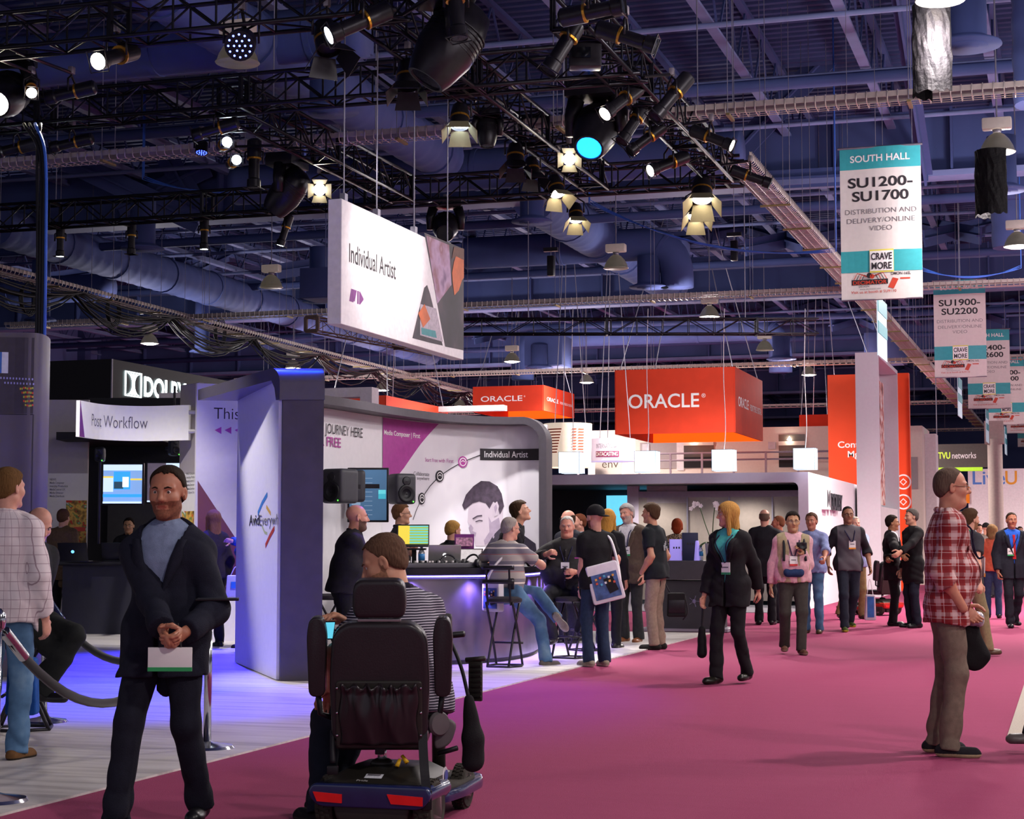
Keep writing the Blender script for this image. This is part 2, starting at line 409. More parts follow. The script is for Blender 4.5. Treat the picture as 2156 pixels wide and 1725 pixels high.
duct('round duct under the roof girder on the left', [(-32, 44, 8.6), (-26, 44, 8.6)], 0.4, False)
duct('vertical duct at the right edge beside the shrouded lamp', [(-0.2, 27.6, 8.0), (-0.2, 27.6, 11.2)], 0.5)
duct('distant vertical duct at the right edge of the roof', [(-1.1, 40.5, 7.9), (-1.1, 40.5, 11.2)], 0.45)
def diffuser(px, py, z, r, label, neck=0.8):
    p = PZ(px, py, z); t = thing('ceiling_diffuser', label, 'air vent', p, 0, 'round air diffusers')
    MB().lathe([(r, 0), (r * 0.98, 0.03), (r * 0.62, 0.10), (r * 0.58, 0.12), (r * 0.58, neck)], n=28).build('flared_collar', M_duct, t, True)
    MB().lathe([(r * 0.62, -0.02), (r * 0.60, 0.02), (r * 0.45, 0.07)], n=28).build('cone_ring', M_duct, t, True)
    MB().lathe([(0.001, -0.02), (r * 0.34, -0.03), (r * 0.33, 0.01), (r * 0.12, 0.06), (0.001, 0.06)], n=28).build('centre_cone', M_duct, t, True)
diffuser(690, 236, 7.9, 0.48, 'round diffuser hanging over the second light truss')
diffuser(2035, 97, 7.9, 0.46, 'round diffuser beside the brightest lamp at the top right')
diffuser(1366, 606, 7.75, 0.5, 'round diffuser under the bent duct')
diffuser(1120, 468, 7.8, 0.42, 'round diffuser above the hanging white sign, right of it', 1.2)
diffuser(300, 525, 7.8, 0.48, 'round diffuser over the left end of the third truss', 1.2)
diffuser(85, 675, 7.2, 0.42, 'round diffuser left above the dark curved booth wall', 1.6)
diffuser(670, 636, 7.4, 0.4, 'round diffuser just left of the hanging white sign', 1.4)
diffuser(425, 742, 7.0, 0.38, 'round diffuser above the black box sign', 1.6)
diffuser(2110, 402, 7.7, 0.45, 'round diffuser behind the black shrouded lamp', 1.0)
diffuser(1135, 775, 7.4, 0.5, 'round diffuser under the left bend of the far cross duct')
diffuser(1645, 757, 7.4, 0.5, 'round diffuser under the right bend of the far cross duct')
for px, py, D, lab in ((685, 600, 40, 'square duct box left of the hanging white sign'), (1405, 540, 46, 'square duct box right of the bent duct'), (1155, 742, 62, 'small duct box hanging from the far cross duct'), (1865, 735, 60, 'square duct box behind the tall banner'), (735, 80, 27, 'pale square duct box between the lights at the top')):
    p = P(px, py, D); s_ = D * 0.017
    t = thing('duct_box', lab, 'duct box', p, 0, 'square duct boxes')
    MB().box((0, 0, 0), (s_ * 1.3, s_ * 1.3, s_)).build('box_shell', M_duct, t, bevel=0.01); MB().tube([(0, 0, s_ / 2), (0, 0, 11.36 - p.z)], 0.012, 6).build('hanger_rod', M_flange, t); MB().box((0, 0, -s_ / 2 - 0.012), (s_ * 1.1, s_ * 1.1, 0.02)).build('bottom_grille', M_flange, t)
# ---------------------------------------------------------------- hall lamps
M_refl = mat('prismatic_reflector', '#6a6660', 0.35, 0.3, emit='#ffe9c8', es=0.03)
M_bulb = mat('lamp_glow', '#fff4e0', 0.4, emit='#fff0d6', es=28.0, var=0)
M_ball = mat('ballast_plastic', '#b4a8a4', 0.4, emit='#ffe6d0', es=0.06)
M_gal = mat('galvanised_rod', '#8b8794', 0.4, 0.6)
lamp_proto = None
def hall_lamp(pos, label, on=True, light=True):
    t = thing('hall_lamp', label, 'lamp', pos, 0, 'bell shaped hall lamps')
    MB().lathe([(0.255, 0), (0.265, 0.012), (0.25, 0.02), (0.225, 0.10), (0.175, 0.19), (0.11, 0.26), (0.06, 0.29), (0.058, 0.28), (0.105, 0.25), (0.165, 0.18), (0.215, 0.10), (0.24, 0.02)], n=28).build('bell_reflector', M_refl, t, True)
    MB().lathe([(0.001, 0.06), (0.05, 0.07), (0.075, 0.13), (0.05, 0.20), (0.03, 0.26)], n=16).build('bulb', M_bulb if on else mat('bulb_off', '#d8d0c8', 0.3), t, True)
    if on: MB().lathe([(0.001, -0.035), (0.13, -0.028), (0.235, 0.006)], n=24).build('glowing_lens', M_bulb, t, True)
    MB().lathe([(0.05, 0.28), (0.07, 0.34)], n=12).build('neck', M_gal, t, True)
    MB().box((0, 0, 0.43), (0.42, 0.2, 0.17)).build('ballast', M_ball, t, bevel=0.03)
    MB().tube([(0, 0, 0.5), (0, 0, 11.34 - pos[2])], 0.012, 6).build('suspension_rod', M_gal, t)
    if on:
        l = lamp('lamp_light', 'SPOT', (pos[0], pos[1], pos[2] + 0.04), LAMP_W * (1.0 if depth(pos) < 21 else 1.2 if depth(pos) < 27 else 3.0 if depth(pos) < 30 else 6.5), (1.0, 0.86, 0.78), size=0.2, angle=155, blend=0.6); l.parent = t; l.location = (0, 0, -0.06)
        l.rotation_euler = (0, 0, 0)
        u_ = lamp('lamp_spill', 'POINT', (0, 0, 0), 330, (1.0, 0.93, 0.95), size=0.25); u_.parent = t; u_.location = (0, 0, -0.4)
    return t
LAMPS = [((500, 134), 'behind the blue stage light at the top left'), ((1297, 566), 'in front of the ribbed pink tinted duct'), ((571, 606), 'left of the hanging white sign, below the third truss'),
 ((315, 724), 'above the black box sign'), ((617, 776), 'just above the dark portal post'), ((805, 822), 'above the low red sign behind the curved wall'), ((968, 856), 'between the two left red box signs'),
 ((1078, 762), 'between the white sign and the large red box sign'), ((1235, 806), 'left of the large red box sign'), ((1494, 668), 'over the large red box sign'), ((1610, 738), 'right of the large red box sign, under the far duct'),
 ((1703, 790), 'above the rightmost glowing cube'), ((2100, 322), 'with a black shroud at the right edge'), ((2142, 520), 'glaring at the right edge below the shrouded lamp'), ((1980, 2), 'brightest, at the top edge')]
for i, ((px, py), lab) in enumerate(LAMPS): hall_lamp(PZ(px, py, 7.0), 'bell shaped hall lamp ' + lab, i not in (1, 2, 0, 10))
for x, y, q in ((2.5, 2, 'behind the camera'), (5, 8, 'right of the camera'), (2.2, 13.5, 'right of the checked shirt'), (6, 17, 'over the beige carpet'), (3, 25, 'right of the nearest banner'), (3, 34, 'right of the second banner'), (4, 48, 'right of the third banner'), (4, 62, 'right of the fifth banner')):
    hall_lamp((x, y, 7.0), 'bell shaped hall lamp outside the picture ' + q)
# ---------------------------------------------------------------- cable trays
M_wire = mat('tray_wire', '#cfc2bc', 0.4, 0.3); M_tray = mat('tray_rail', '#b3a6a0', 0.5, 0.2)
def tray(a, b, label, pitch=0.135, wd=0.3, each=0, r=0.006):
    a, b = Vector(a), Vector(b); L = (b - a).length; rz = math.atan2((b - a).y, (b - a).x)
    t = thing('cable_tray', label, 'cable tray', a, rz, 'wire basket cable trays')
    for s_ in (-1, 1): MB().box((L / 2, s_ * wd / 2, 0.045), (L, 0.012, 0.075)).build('side_rail', M_tray, t)
    for s_ in (-0.5, 0, 0.5): MB().tube([(0, s_ * wd * 0.7, -0.06), (L, s_ * wd * 0.7, -0.06)], r, 5).build('bottom_wire', M_wire, t)
    h = wd / 2 + 0.02
    hoop = [(0, -h, 0.09), (0, -h, -0.03), (0, -h + 0.03, -0.055), (0, h - 0.03, -0.055), (0, h, -0.03), (0, h, 0.09)]
    me = MB().tube(hoop, r * 1.5, 5).mesh('rung', [M_wire], True); n = int(L / pitch)
    if each:
        for i in range(min(n, each)): link('rung', me, t, ((i + 0.5) * pitch, 0, 0))
    rest = MB()
    for i in range(each, n): rest.tube([(p[0] + (i + 0.5) * pitch, p[1], p[2]) for p in hoop], r * 1.5, 4, False)
    if n > each: tag(rest.build('rung_row', M_wire, t), kind='stuff')
    for i in range(int(L / 2.4)):
        MB().box((1.2 + i * 2.4, 0, -0.08), (0.05, wd + 0.1, 0.03)).build('support_bar', mat('brass_bar', '#8d7a52', 0.5, 0.5), t)
        for s_ in (-1, 1): MB().tube([(1.2 + i * 2.4, s_ * (wd / 2 + 0.04), -0.09), (1.2 + i * 2.4, s_ * (wd / 2 + 0.04), 11.34 - a.z)], 0.006, 5).build('hanger_rod', M_gal, t)
    return t
tray((-17.5, 23.4, 7.2), (1.5, 23.4, 7.2), 'cable tray crossing the whole width near the top, nearest one', each=141)
tray((-27.5, 41.2, 7.2), (1.0, 41.2, 7.2), 'cable tray crossing behind the hanging white sign')
tray((-29, 58, 7.2), (0.5, 58, 7.2), 'cable tray crossing just above the large red box sign', 0.2, r=0.009)
tray((-29, 76, 7.2), (0.5, 76, 7.2), 'distant cable tray crossing at the far end', 0.3, r=0.012)
tray((-29, 95, 7.2), (0.5, 95, 7.2), 'farthest cable tray crossing above the far booths', 0.4, r=0.014)
tray((-4.75, 26.3, 7.2), (-4.3, 92, 7.2), 'cable tray running away beside the banners', 0.12, 0.42, each=160)
ty = tray((-22.0, 31, 7.2), (-22.6, 76, 7.2), 'cable tray with black cable bundles running away on the left', 0.16, 0.5, each=100)
M_cable = mat('black_cable', '#15141a', 0.6); rnd = random.Random(4)
for k in range(13):
    L = 45; pts = []
    x0 = 0.0
    lo = rnd.uniform(-0.25, 0.25); dr = rnd.uniform(0.25, 0.7)
    for s_ in range(9):
        a = (x0, lo, -0.05); x0 += 4.8; b = (x0, lo + rnd.uniform(-0.1, 0.1), -0.05); pts += sag(a, b, dr * rnd.uniform(0.5, 1.3), 7)[:-1]
    MB().tube(pts, rnd.uniform(0.014, 0.03), 5).build('cable', M_cable, ty, True)
for k, (px, py) in enumerate(((55, 630), (235, 655), (460, 700))):
    p = PXp(px, py, -22.2); mb = MB()
    for j in range(4): mb.tube([p + Vector((0.03 * j, math.cos(a) * 0.28, math.sin(a) * (0.3 + 0.03 * j))) for a in [i * math.pi / 8 for i in range(16)]], 0.014, 5, closed=True)
    single(mb, 'cable_coil', M_cable, ('coiled black cable hanging from the left tray near its front', 'coiled black cable hanging mid way along the left tray', 'coiled black cable hanging at the far end of the left tray')[k], 'cable coil', 'coils of spare cable', smooth=True)
for k, (a, b, d) in enumerate(((PYp(300, 378, 30), PYp(640, 372, 30), 0.25), (PYp(1240, 428, 33), PYp(1760, 530, 33), 0.35), (PYp(1940, 570, 38), PYp(2150, 565, 38), 0.15))):
    mb = MB()
    for j in range(3): mb.tube([q + Vector((0, 0.03 * j, 0.04 * j)) for q in [Vector((a.x, a.y, 11.35))] + sag(a, b, d + 0.05 * j, 14) + [Vector((b.x, b.y, 11.35))]], 0.012, 5)
    single(mb, 'blue_cable', mat('blue_cable', '#3a63c0', 0.5), ('blue data cables sagging below the nearest tray at left', 'blue data cables sagging behind the corner of the light truss', 'blue data cables beside the tall banner at right')[k], 'cable', 'bundles of blue data cable', smooth=True)
# ---------------------------------------------------------------- light trusses
SEGS = []
M_truss = mat('truss_black', '#1d1b22', 0.35, 0.6, var=0.2)
def truss(a, b, label, s=0.40, r=0.027, group='black box trusses', m=None):
    a, b = Vector(a), Vector(b); L = (b - a).length; rz = math.atan2((b - a).y, (b - a).x); m = m or M_truss
    t = thing('light_truss', label, 'truss', a, rz, group); h = s / 2
    for j in (-h, h):
        for k in (-h, h): MB().tube([(0, j, k), (L, j, k)], r, 8).build('chord', m, t, True)
    n = max(2, int(L / 0.5)); q = L / n; lac = MB(); ver = MB()
    for i in range(n):
        x0, x1 = i * q, (i + 1) * q; f = i % 2
        for j in (-h, h): lac.tube([(x0, j, h if f else -h), (x1, j, -h if f else h)], r * 0.5, 5, False)
        for k in (-h, h): lac.tube([(x0, -h if f else h, k), (x1, h if f else -h, k)], r * 0.5, 5, False); ver.tube([(x0, -h, k), (x0, h, k)], r * 0.5, 5, False)
        for j in (-h, h): ver.tube([(x0, j, -h), (x0, j, h)], r * 0.5, 5, False)
    tag(lac.build('diagonal_lacing', m, t, True), kind='stuff'); tag(ver.build('cross_lacing', m, t, True), kind='stuff')
    SEGS.append((a - UP * h, b - UP * h))
    for i in range(int(L / 3) + 1):
        x = min(L - 0.02, i * 3 + 0.02)
        for e in ((0, -h, -h), (0, -h, h)): MB().box2((x - 0.02, -h, e[2] - 0.03), (x + 0.02, h, e[2] + 0.03)).build('end_plate', m, t)
        for e in (-h, h): MB().box2((x - 0.02, e - 0.03, -h), (x + 0.02, e + 0.03, h)).build('end_plate', m, t)
    for x in (L * 0.2, L * 0.8): MB().tube([(x, 0, h), (x, 0, 11.34 - a.z)], 0.01, 6).build('suspension_chain', M_gal, t)
    return t
TZ = 7.1
truss((-16, 17.0, TZ), (-6.6, 17.0, TZ), 'black light truss at the top left edge, nearest of all')
truss((-16, 20.2, TZ), (-4.75, 20.2, TZ), 'black light truss crossing the top third with the most lights')
truss((-20, 26.8, TZ), (-4.75, 26.8, TZ), 'black light truss behind the hanging white sign, third from the front')
truss((-10.3, 20.4, TZ), (-10.3, 26.6, TZ), 'black light truss running back from the second truss left of the white sign')
truss((-7.04, 17.2, TZ), (-7.04, 26.6, TZ), 'black light truss running back above the white sign')
truss((-5.05, 18.0, TZ), (-5.05, 26.6, TZ), 'black light truss at the right side of the light grid')
truss((-14.0, 17.2, TZ), (-14.0, 20.0, TZ), 'short black light truss at the left edge')
truss(P(960, 688, 35), P(1720, 648, 35), 'thin dark truss holding the glowing cubes', 0.3, 0.018)
truss(P(655, 682, 30), P(920, 752, 34), 'slim tan truss below the hanging white sign', 0.24, 0.014, m=mat('rusty_truss', '#5d4a44', 0.6, 0.3))
MB_pipe = MB().tube([P(330, 225, 22.6), P(355, 700, 22.6)], 0.03, 8)
p = P(83, 560, 19.5); p2 = P(75, 690, 19.5)
t = thing('cable_drop', 'thick bundle of vertical black and blue cables over the dark curved wall', 'cable', p2)
for j, (dx, m_) in enumerate(((0, M_cable), (0.035, M_cable), (0.07, mat('blue_cable')), (-0.035, M_cable))):
    MB().tube(bez([P(83, 690, 19.5) + Vector((dx, 0, -0.3)), P(85, 520, 19.5) + Vector((dx, 0, 0)), P(84, 330, 19.8) + Vector((dx, 0, 0)), P(50 + 12 * j, 260, 20)], 6), 0.02, 6).build('cable', m_, t, True, True)
# ---------------------------------------------------------------- stage lights
M_fix = mat('fixture_black', '#201d22', 0.35, 0.4, var=0.2); M_hot = mat('lens_lit_warm', '#ffffff', 0.3, emit='#fff3dc', es=30, var=0)
M_cool = mat('lens_lit_cool', '#ffffff', 0.3, emit='#dff2ff', es=16, var=0); M_blu = mat('lens_lit_blue', '#2030ff', 0.3, emit='#2a3cff', es=14, var=0)
M_cyan = mat('lens_lit_cyan', '#30a0ff', 0.3, emit='#1478ff', es=4, var=0); M_len = mat('lens_dark', '#30343c', 0.1, spec=0.8); M_brass = mat('gilt_band', '#c08a30', 0.35, 0.8)
M_door = mat('barn_door_lit', '#8e8466', 0.6)  # paler tone paints lamp light onto the doors of lit fixtures
def fixture(px, py, kind, aim, label, lit=None, sc=1.0, z=6.72, D=None, power=0, target=None, color=(1, 0.95, 0.88), angle=35):
    c = P(px, py, D) if D else PZ(px, py, z)
    A = (RGT * aim[0] + UP * aim[1] + FWD * aim[2]).normalized(); x, y, _ = frame_for(A); y = A.cross(x)
    t = thing({'leko': 'profile_spotlight', 'par': 'barn_door_spotlight', 'mover': 'moving_head_light', 'led': 'wash_light'}[kind], label, 'stage light', (c.x, c.y, c.z), 0, 'stage lights on the trusses')
    lm = {None: M_len, 'hot': M_hot, 'cool': M_cool, 'blue': M_blu, 'cyan': M_cyan}[lit]
    X = lambda a, r=0, u=0: A * a + x * r + y * u
    top = Vector((0, 0, max(0.16, TZ - 0.18 - c.z)))
    side = Vector((-A.y, A.x, 0)); side = side.normalized() if side.length > 0.2 else RGT.copy()
    if kind == 'leko':
        r = 0.085 * sc; L = 0.62 * sc
        MB().lathe([(r * 0.75, -L * 0.5), (r * 1.05, -L * 0.46), (r * 1.05, -L * 0.12), (r * 0.8, -L * 0.1), (r * 0.8, L * 0.3), (r * 1.0, L * 0.33), (r * 1.0, L * 0.5), (r * 0.93, L * 0.5), (r * 0.9, L * 0.46)], X(0), A, 16).build('barrel', M_fix, t, 40)
        MB().lathe([(0.001, 0), (r * 0.9, 0.0)], X(L * 0.49), A, 16).build('lens', lm, t)
        MB().lathe([(r * 1.07, -0.012), (r * 1.07, 0.012)], X(-L * 0.1), A, 16).build('gilt_band', M_brass, t)
        MB().box(X(L * 0.5), (r * 2.3, r * 2.3, 0.015), M=Matrix((x, y, A)).transposed()).build('gel_frame', M_fix, t) if False else MB().tube([X(L * 0.5, a * r * 1.15, b * r * 1.15) for a, b in ((1, 1), (-1, 1), (-1, -1), (1, -1))], 0.008, 5, closed=True).build('gel_frame', M_fix, t)
        MB().box(X(-L * 0.3, 0, 0), (0.05, 0.05, 0.05)).build('knob', M_fix, t)
        yr = r * 1.3
    elif kind == 'par':
        r = 0.12 * sc; L = 0.3 * sc
        MB().lathe([(r * 0.55, -L * 0.6), (r * 0.8, -L * 0.5), (r, -L * 0.1), (r * 1.02, L * 0.5), (r * 0.96, L * 0.5), (r * 0.9, L * 0.3)], X(0), A, 18).build('can', M_fix, t, 40)
        MB().lathe([(0.001, 0), (r * 0.92, 0)], X(L * 0.36), A, 18).build('lens', lm, t)
        MB().lathe([(r * 1.03, -0.014), (r * 1.03, 0.014)], X(L * 0.1), A, 18).build('gilt_band', M_brass, t)
        for u, v in ((x, y), (-x, y), (y, x), (-y, x)):
            e = X(L * 0.5) + u * r * 0.95; o = e + (A * 0.8 + u * 0.55) * r * 1.7; wd = r * 0.9
            mb = MB(); n_ = (A * 0.55 - u * 0.8) * 0.006
            mb.add([e - v * wd, e + v * wd, o + v * wd * 1.35, o - v * wd * 1.35, e - v * wd + n_, e + v * wd + n_, o + v * wd * 1.35 + n_, o - v * wd * 1.35 + n_], [(0, 1, 2, 3), (7, 6, 5, 4), (0, 4, 5, 1), (1, 5, 6, 2), (2, 6, 7, 3), (3, 7, 4, 0)])
            mb.build('barn_door', M_door if lit else M_fix, t)
        yr = r * 1.2
    elif kind == 'mover':
        r = 0.16 * sc; L = 0.5 * sc
        MB().lathe([(r * 0.35, -L * 0.55), (r * 0.8, -L * 0.48), (r * 1.05, -L * 0.2), (r * 1.08, L * 0.1), (r * 0.85, L * 0.4), (r * 0.72, L * 0.5), (r * 0.62, L * 0.5), (r * 0.58, L * 0.46)], X(0), A, 20).build('head_shell', M_fix, t, 50)
        MB().lathe([(0.001, 0), (r * 0.6, 0)], X(L * 0.48), A, 18).build('lens', lm, t)
        for k in range(6): MB().lathe([(r * 1.09, -0.006), (r * 1.09, 0.006)], X(-L * 0.22 + k * L * 0.05), A, 20).build('cooling_fin', M_fix, t)
        bz = top + Vector((0, 0, -0.14 * sc))
        if bz.z < r * 1.5: bz = Vector((0, 0, r * 1.6))
        for s_ in (-1, 1):
            p0 = side * (s_ * r * 1.25); p1 = bz + side * (s_ * r * 1.0)
            MB().tube([p0 - Vector((0, 0, 0.05)), p0.lerp(p1, 0.5) + side * s_ * 0.03, p1], [0.05 * sc, 0.06 * sc, 0.07 * sc], 8).build('yoke_arm', M_fix, t, True)
        MB().box(bz + Vector((0, 0, 0.06 * sc)), (0.42 * sc, 0.3 * sc, 0.13 * sc), rz=math.atan2(side.y, side.x)).build('base_box', M_fix, t, bevel=0.02)
        yr = None; top = bz + Vector((0, 0, 0.12 * sc))
    else:
        r = 0.15 * sc; L = 0.26 * sc
        MB().lathe([(r * 0.5, -L * 0.6), (r * 0.9, -L * 0.5), (r, 0), (r, L * 0.45), (r * 0.94, L * 0.45)], X(0), A, 20).build('head_shell', M_fix, t, 40)
        mbx = MB()
        MB().lathe([(0.001, 0), (r * 0.93, 0)], X(L * 0.42), A, 18).build('front_plate', mat('blue_plate', '#1015a0', 0.4, emit='#1420e0', es=1.5, var=0), t)
        for rr, n in ((0.0, 1), (0.36, 6), (0.74, 12)):
            for k in range(n):
                a = 2 * math.pi * k / n; MB().lathe([(0.001, 0.006), (r * 0.14, 0.0)], X(L * 0.44, r * rr * math.cos(a), r * rr * math.sin(a)), A, 8).build('emitter', M_blu if sc < 0.8 else mat('emitter_pale_blue', '#a0b0ff', 0.3, emit='#5868ff', es=5, var=0), t)
        yr = r * 1.15
    if yr:
        pts = [side * yr, side * yr + Vector((0, 0, yr * 1.3)), Vector((0, 0, yr * 1.9)), -side * yr + Vector((0, 0, yr * 1.3)), -side * yr]
        MB().tube(pts, 0.014, 6).build('yoke', M_fix, t, True); b0 = Vector((0, 0, yr * 1.9))
        if top.z > b0.z + 0.02: MB().tube([b0, top], 0.016, 6).build('stem', M_fix, t)
        else: top = b0 + Vector((0, 0, 0.03))
    MB().box(top + Vector((0, 0, 0.03)), (0.06, 0.08, 0.09)).build('clamp', mat('clamp_alloy', '#9a9094', 0.4, 0.7), t, bevel=0.01)
    if c.z > 5:
        w_ = c + top; best = None
        for a_, b_ in SEGS:
            k_ = max(0, min(1, (w_ - a_).dot(b_ - a_) / (b_ - a_).length_squared)); q_ = a_.lerp(b_, k_); dd = (q_ - w_).length
            if best is None or dd < best[0]: best = (dd, q_)
        if best[0] > .08: MB().tube([top, best[1] - c], .02, 6).build('outrigger_bar', M_fix, t)
    if power:
        tg = Vector(target); l = lamp('beam', 'SPOT', c + (tg - c).normalized() * 0.5, power, color, tg, 0.08, angle, 0.9, t)
    return t
booth_c = Vector((-9.5, 15, 0))
FX = [
 (12, 200, 'mover', (-.05, -.5, -.85), 'hot', 1.5, 'large moving head at the left edge, shining at the camera'), (245, 118, 'leko', (-.35, -.4, -.85), 'hot', 1.2, 'warm lit spotlight hanging from the nearest truss'),
 (508, 92, 'led', (0, -.45, -.9), 'blue', 1.1, 'round wash light with glowing blue emitters'), (66, 188, 'leko', (.25, -.4, -.85), 'hot', .8, 'small lit spotlight beside the large moving head'),
 (150, 195, 'leko', (-.95, -.2, .1), None, 1, 'dark tube spotlight lying level under the second truss at left'), (152, 301, 'leko', (-.97, -.2, .1), 'cool', .95, 'level tube spotlight with a white lens at the left'),
 (35, 312, 'leko', (-.97, -.2, .1), 'cool', 1, 'level tube spotlight cut by the left edge'), (455, 272, 'leko', (-.95, -.25, .1), None, 1, 'level tube spotlight under the meeting of two trusses'),
 (425, 312, 'led', (0, -.95, -.25), 'blue', .6, 'small blue wash light pointing down'), (472, 304, 'leko', (.3, -.1, -.95), 'cool', .9, 'white lit spotlight above its twin'), (492, 341, 'leko', (.3, -.1, -.95), 'cool', .9, 'white lit spotlight below its twin'),
 (535, 345, 'leko', (0, -1, -.02), None, 1.15, 'tube spotlight pointing straight down near the white sign'), (604, 405, 'mover', (-.6, -.75, .2), None, 1.5, 'dark moving head tilted left above the third truss'), (673, 397, 'par', (.1, -.35, -.93), 'hot', .8, 'dazzling bare spotlight left above the white sign'),
 (127, 508, 'leko', (0, -1, 0), 'cool', .9, 'downward spotlight leftmost under the third truss'), (277, 503, 'leko', (0, -1, 0), None, .9, 'downward spotlight second from left under the third truss'), (430, 492, 'leko', (0, -1, 0), 'cool', .9, 'downward spotlight third from left under the third truss'), (600, 485, 'leko', (-.3, -.95, 0), 'cool', .9, 'tilted spotlight at the right under the third truss left of the sign'),
 (688, 78, 'par', (.2, -.9, -.35), None, 1.15, 'spotlight with barn doors left of the top centre'), (757, 47, 'leko', (-.8, -.45, -.3), 'cool', 1.2, 'long spotlight pointing down left at the top centre'),
 (945, 95, 'mover', (-.5, -.8, -.1), None, 1.9, 'largest moving head at the top centre'), (960, 15, 'leko', (.1, -1, -.1), None, 1.1, 'spotlight above the largest moving head'), (858, 158, 'par', (0, -.9, -.3), None, 1.05, 'spotlight with barn doors under the second truss centre'),
 (968, 245, 'par', (0, -.9, -.35), 'cool', 1.0, 'lit barn door spotlight below the largest moving head'), (1026, 278, 'mover', (0, -1, -.1), None, .8, 'small dark moving head right of the white sign top'), (1085, 326, 'par', (0, -.9, -.3), None, 1.0, 'barn door spotlight at the middle of the grid'),
 (1120, 353, 'par', (.1, -.9, -.3), None, .9, 'barn door spotlight just right of another over the red lamp'), (1198, 334, 'par', (0, -.3, -.95), 'hot', .75, 'round white lit spotlight beside the blue lit moving head'), (1170, 392, 'par', (.2, -.9, -.4), 'hot', 1.0, 'glowing barn door spotlight on the third truss'),
 (1255, 275, 'mover', (-.25, -.7, -.65), 'cyan', 1.7, 'moving head with bright blue lens'), (1310, 212, 'leko', (-.65, -.6, -.45), 'hot', 1.1, 'lit spotlight at the right corner of the grid'), (1335, 258, 'leko', (-.5, -.8, -.2), None, 1.05, 'dark spotlight left of the right truss'),
 (1415, 203, 'leko', (-.6, -.75, -.2), None, 1.15, 'dark spotlight rising right above the right truss'), (1362, 292, 'leko', (-.75, -.6, -.2), None, 1.0, 'lower dark spotlight in the cluster on the right truss'), (1190, 92, 'leko', (-.5, -.85, -.1), None, 1.2, 'dark spotlight at the top right of centre'),
 (1245, 25, 'leko', (.9, .1, -.3), None, 1.1, 'spotlight at the top edge pointing right'), (1318, 78, 'leko', (.9, -.35, -.2), None, 1.1, 'spotlight with open gel frame pointing right near the top'), (1408, 344, 'leko', (-.8, -.4, -.4), 'hot', 1.1, 'white lit spotlight under the right truss'),
 (1478, 398, 'par', (-.05, -.85, -.45), 'hot', 1.3, 'lit barn door spotlight at the corner end of the truss'), (1465, 440, 'par', (0, -.8, -.5), 'hot', 1.1, 'lowest lit barn door spotlight below the truss corner'), (1498, 290, 'leko', (.8, -.4, -.3), 'hot', 1.0, 'spotlight with lettered housing right of the truss corner'),
 (1580, 372, 'leko', (.9, -.35, -.1), None, 1.0, 'spotlight hanging right of the truss corner over the tray'), (1212, 448, 'par', (.05, -.9, -.4), 'hot', .95, 'lone barn door spotlight below the third truss'), (938, 478, 'mover', (0, -.5, -.85), None, 1.3, 'moving head peeking over the white sign')]
POW = {0: (1500, (-7.9, 16.4, 1.7), (1, .95, .95), 24), 2: (6500, (-7.7, 14.0, 0), (.012, .02, 1), 40), 3: (1100, (-11.8, 20.3, 2.6), (1, .95, .92), 36), 4: (420, (-9, 9.5, 0), (1, .9, .82), 34), 8: (8000, (-9.0, 18.0, 0), (.03, .02, 1), 44),
 18: (1000, (-8.3, 21.8, 1.9), (1, .95, .95), 34), 22: (900, (-9.0, 20.2, 2.0), (1, .95, .95), 36), 23: (800, (-7.4, 23, 2), (1, .95, .95), 45), 27: (900, (-6.2, 19.6, .8), (1, .93, .88), 26), 28: (1100, (-5.6, 21, 1), (1, .93, .88), 30), 29: (2600, (-5.3, 14.4, 0), (.2, .03, 1), 30),
 32: (330, (-7.4, 18.6, 4.3), (1, .93, .88), 30), 36: (330, (-7.4, 17.8, 4.5), (1, .93, .88), 30), 37: (800, (-5.6, 19, 1), (1, .93, .9), 28), 38: (1000, (-4.6, 21, 0), (1, .93, .88), 36)}  # some unlit fixtures get beams too, added to brighten wall, floor and sign
for i, (px, py, kd, aim, lit, sc_, lab) in enumerate(FX):
    kw = {}
    if i in POW: kw = dict(power=POW[i][0], target=POW[i][1], color=POW[i][2], angle=POW[i][3])
    fixture(px, py, kd, aim, lab, lit, sc_, **kw)
t = thing('dimmer_box', 'black power unit hanging between spotlights at the top right of centre', 'stage equipment', PZ(1232, 112, 6.8))
MB().box((0, 0, 0), (0.36, 0.25, 0.36), rz=YAW).build('case', M_fix, t, bevel=0.03); MB().box((0, -0.15, -0.03), (0.2, 0.02, 0.12), rz=YAW).build('display', mat('dark_glass', '#0c0d12', 0.1, spec=0.8), t)
MB().tube([(0, 0, 0.18), (0, 0, 0.5)], 0.012, 6).build('hanger', M_fix, t)
for px, py, D, lab in ((1546, 528, 36, 'small black line speaker hanging above the large red box sign'), (1160, 560, 36, 'small black line speaker hanging right of the white sign')):
    p = P(px, py, D); t = thing('hanging_speaker', lab, 'speaker', p, 0, 'small hanging speakers')
    MB().box((0, 0, 0), (0.14, 0.14, 0.42)).build('cabinet', M_fix, t, bevel=0.02); MB().tube([(0, 0, 0.2), (0, 0, 11.36 - p.z)], 0.008, 5).build('cable', M_gal, t); MB().box((0, 0, 0.34), (0.3, 0.1, 0.08)).build('bracket', M_fix, t)
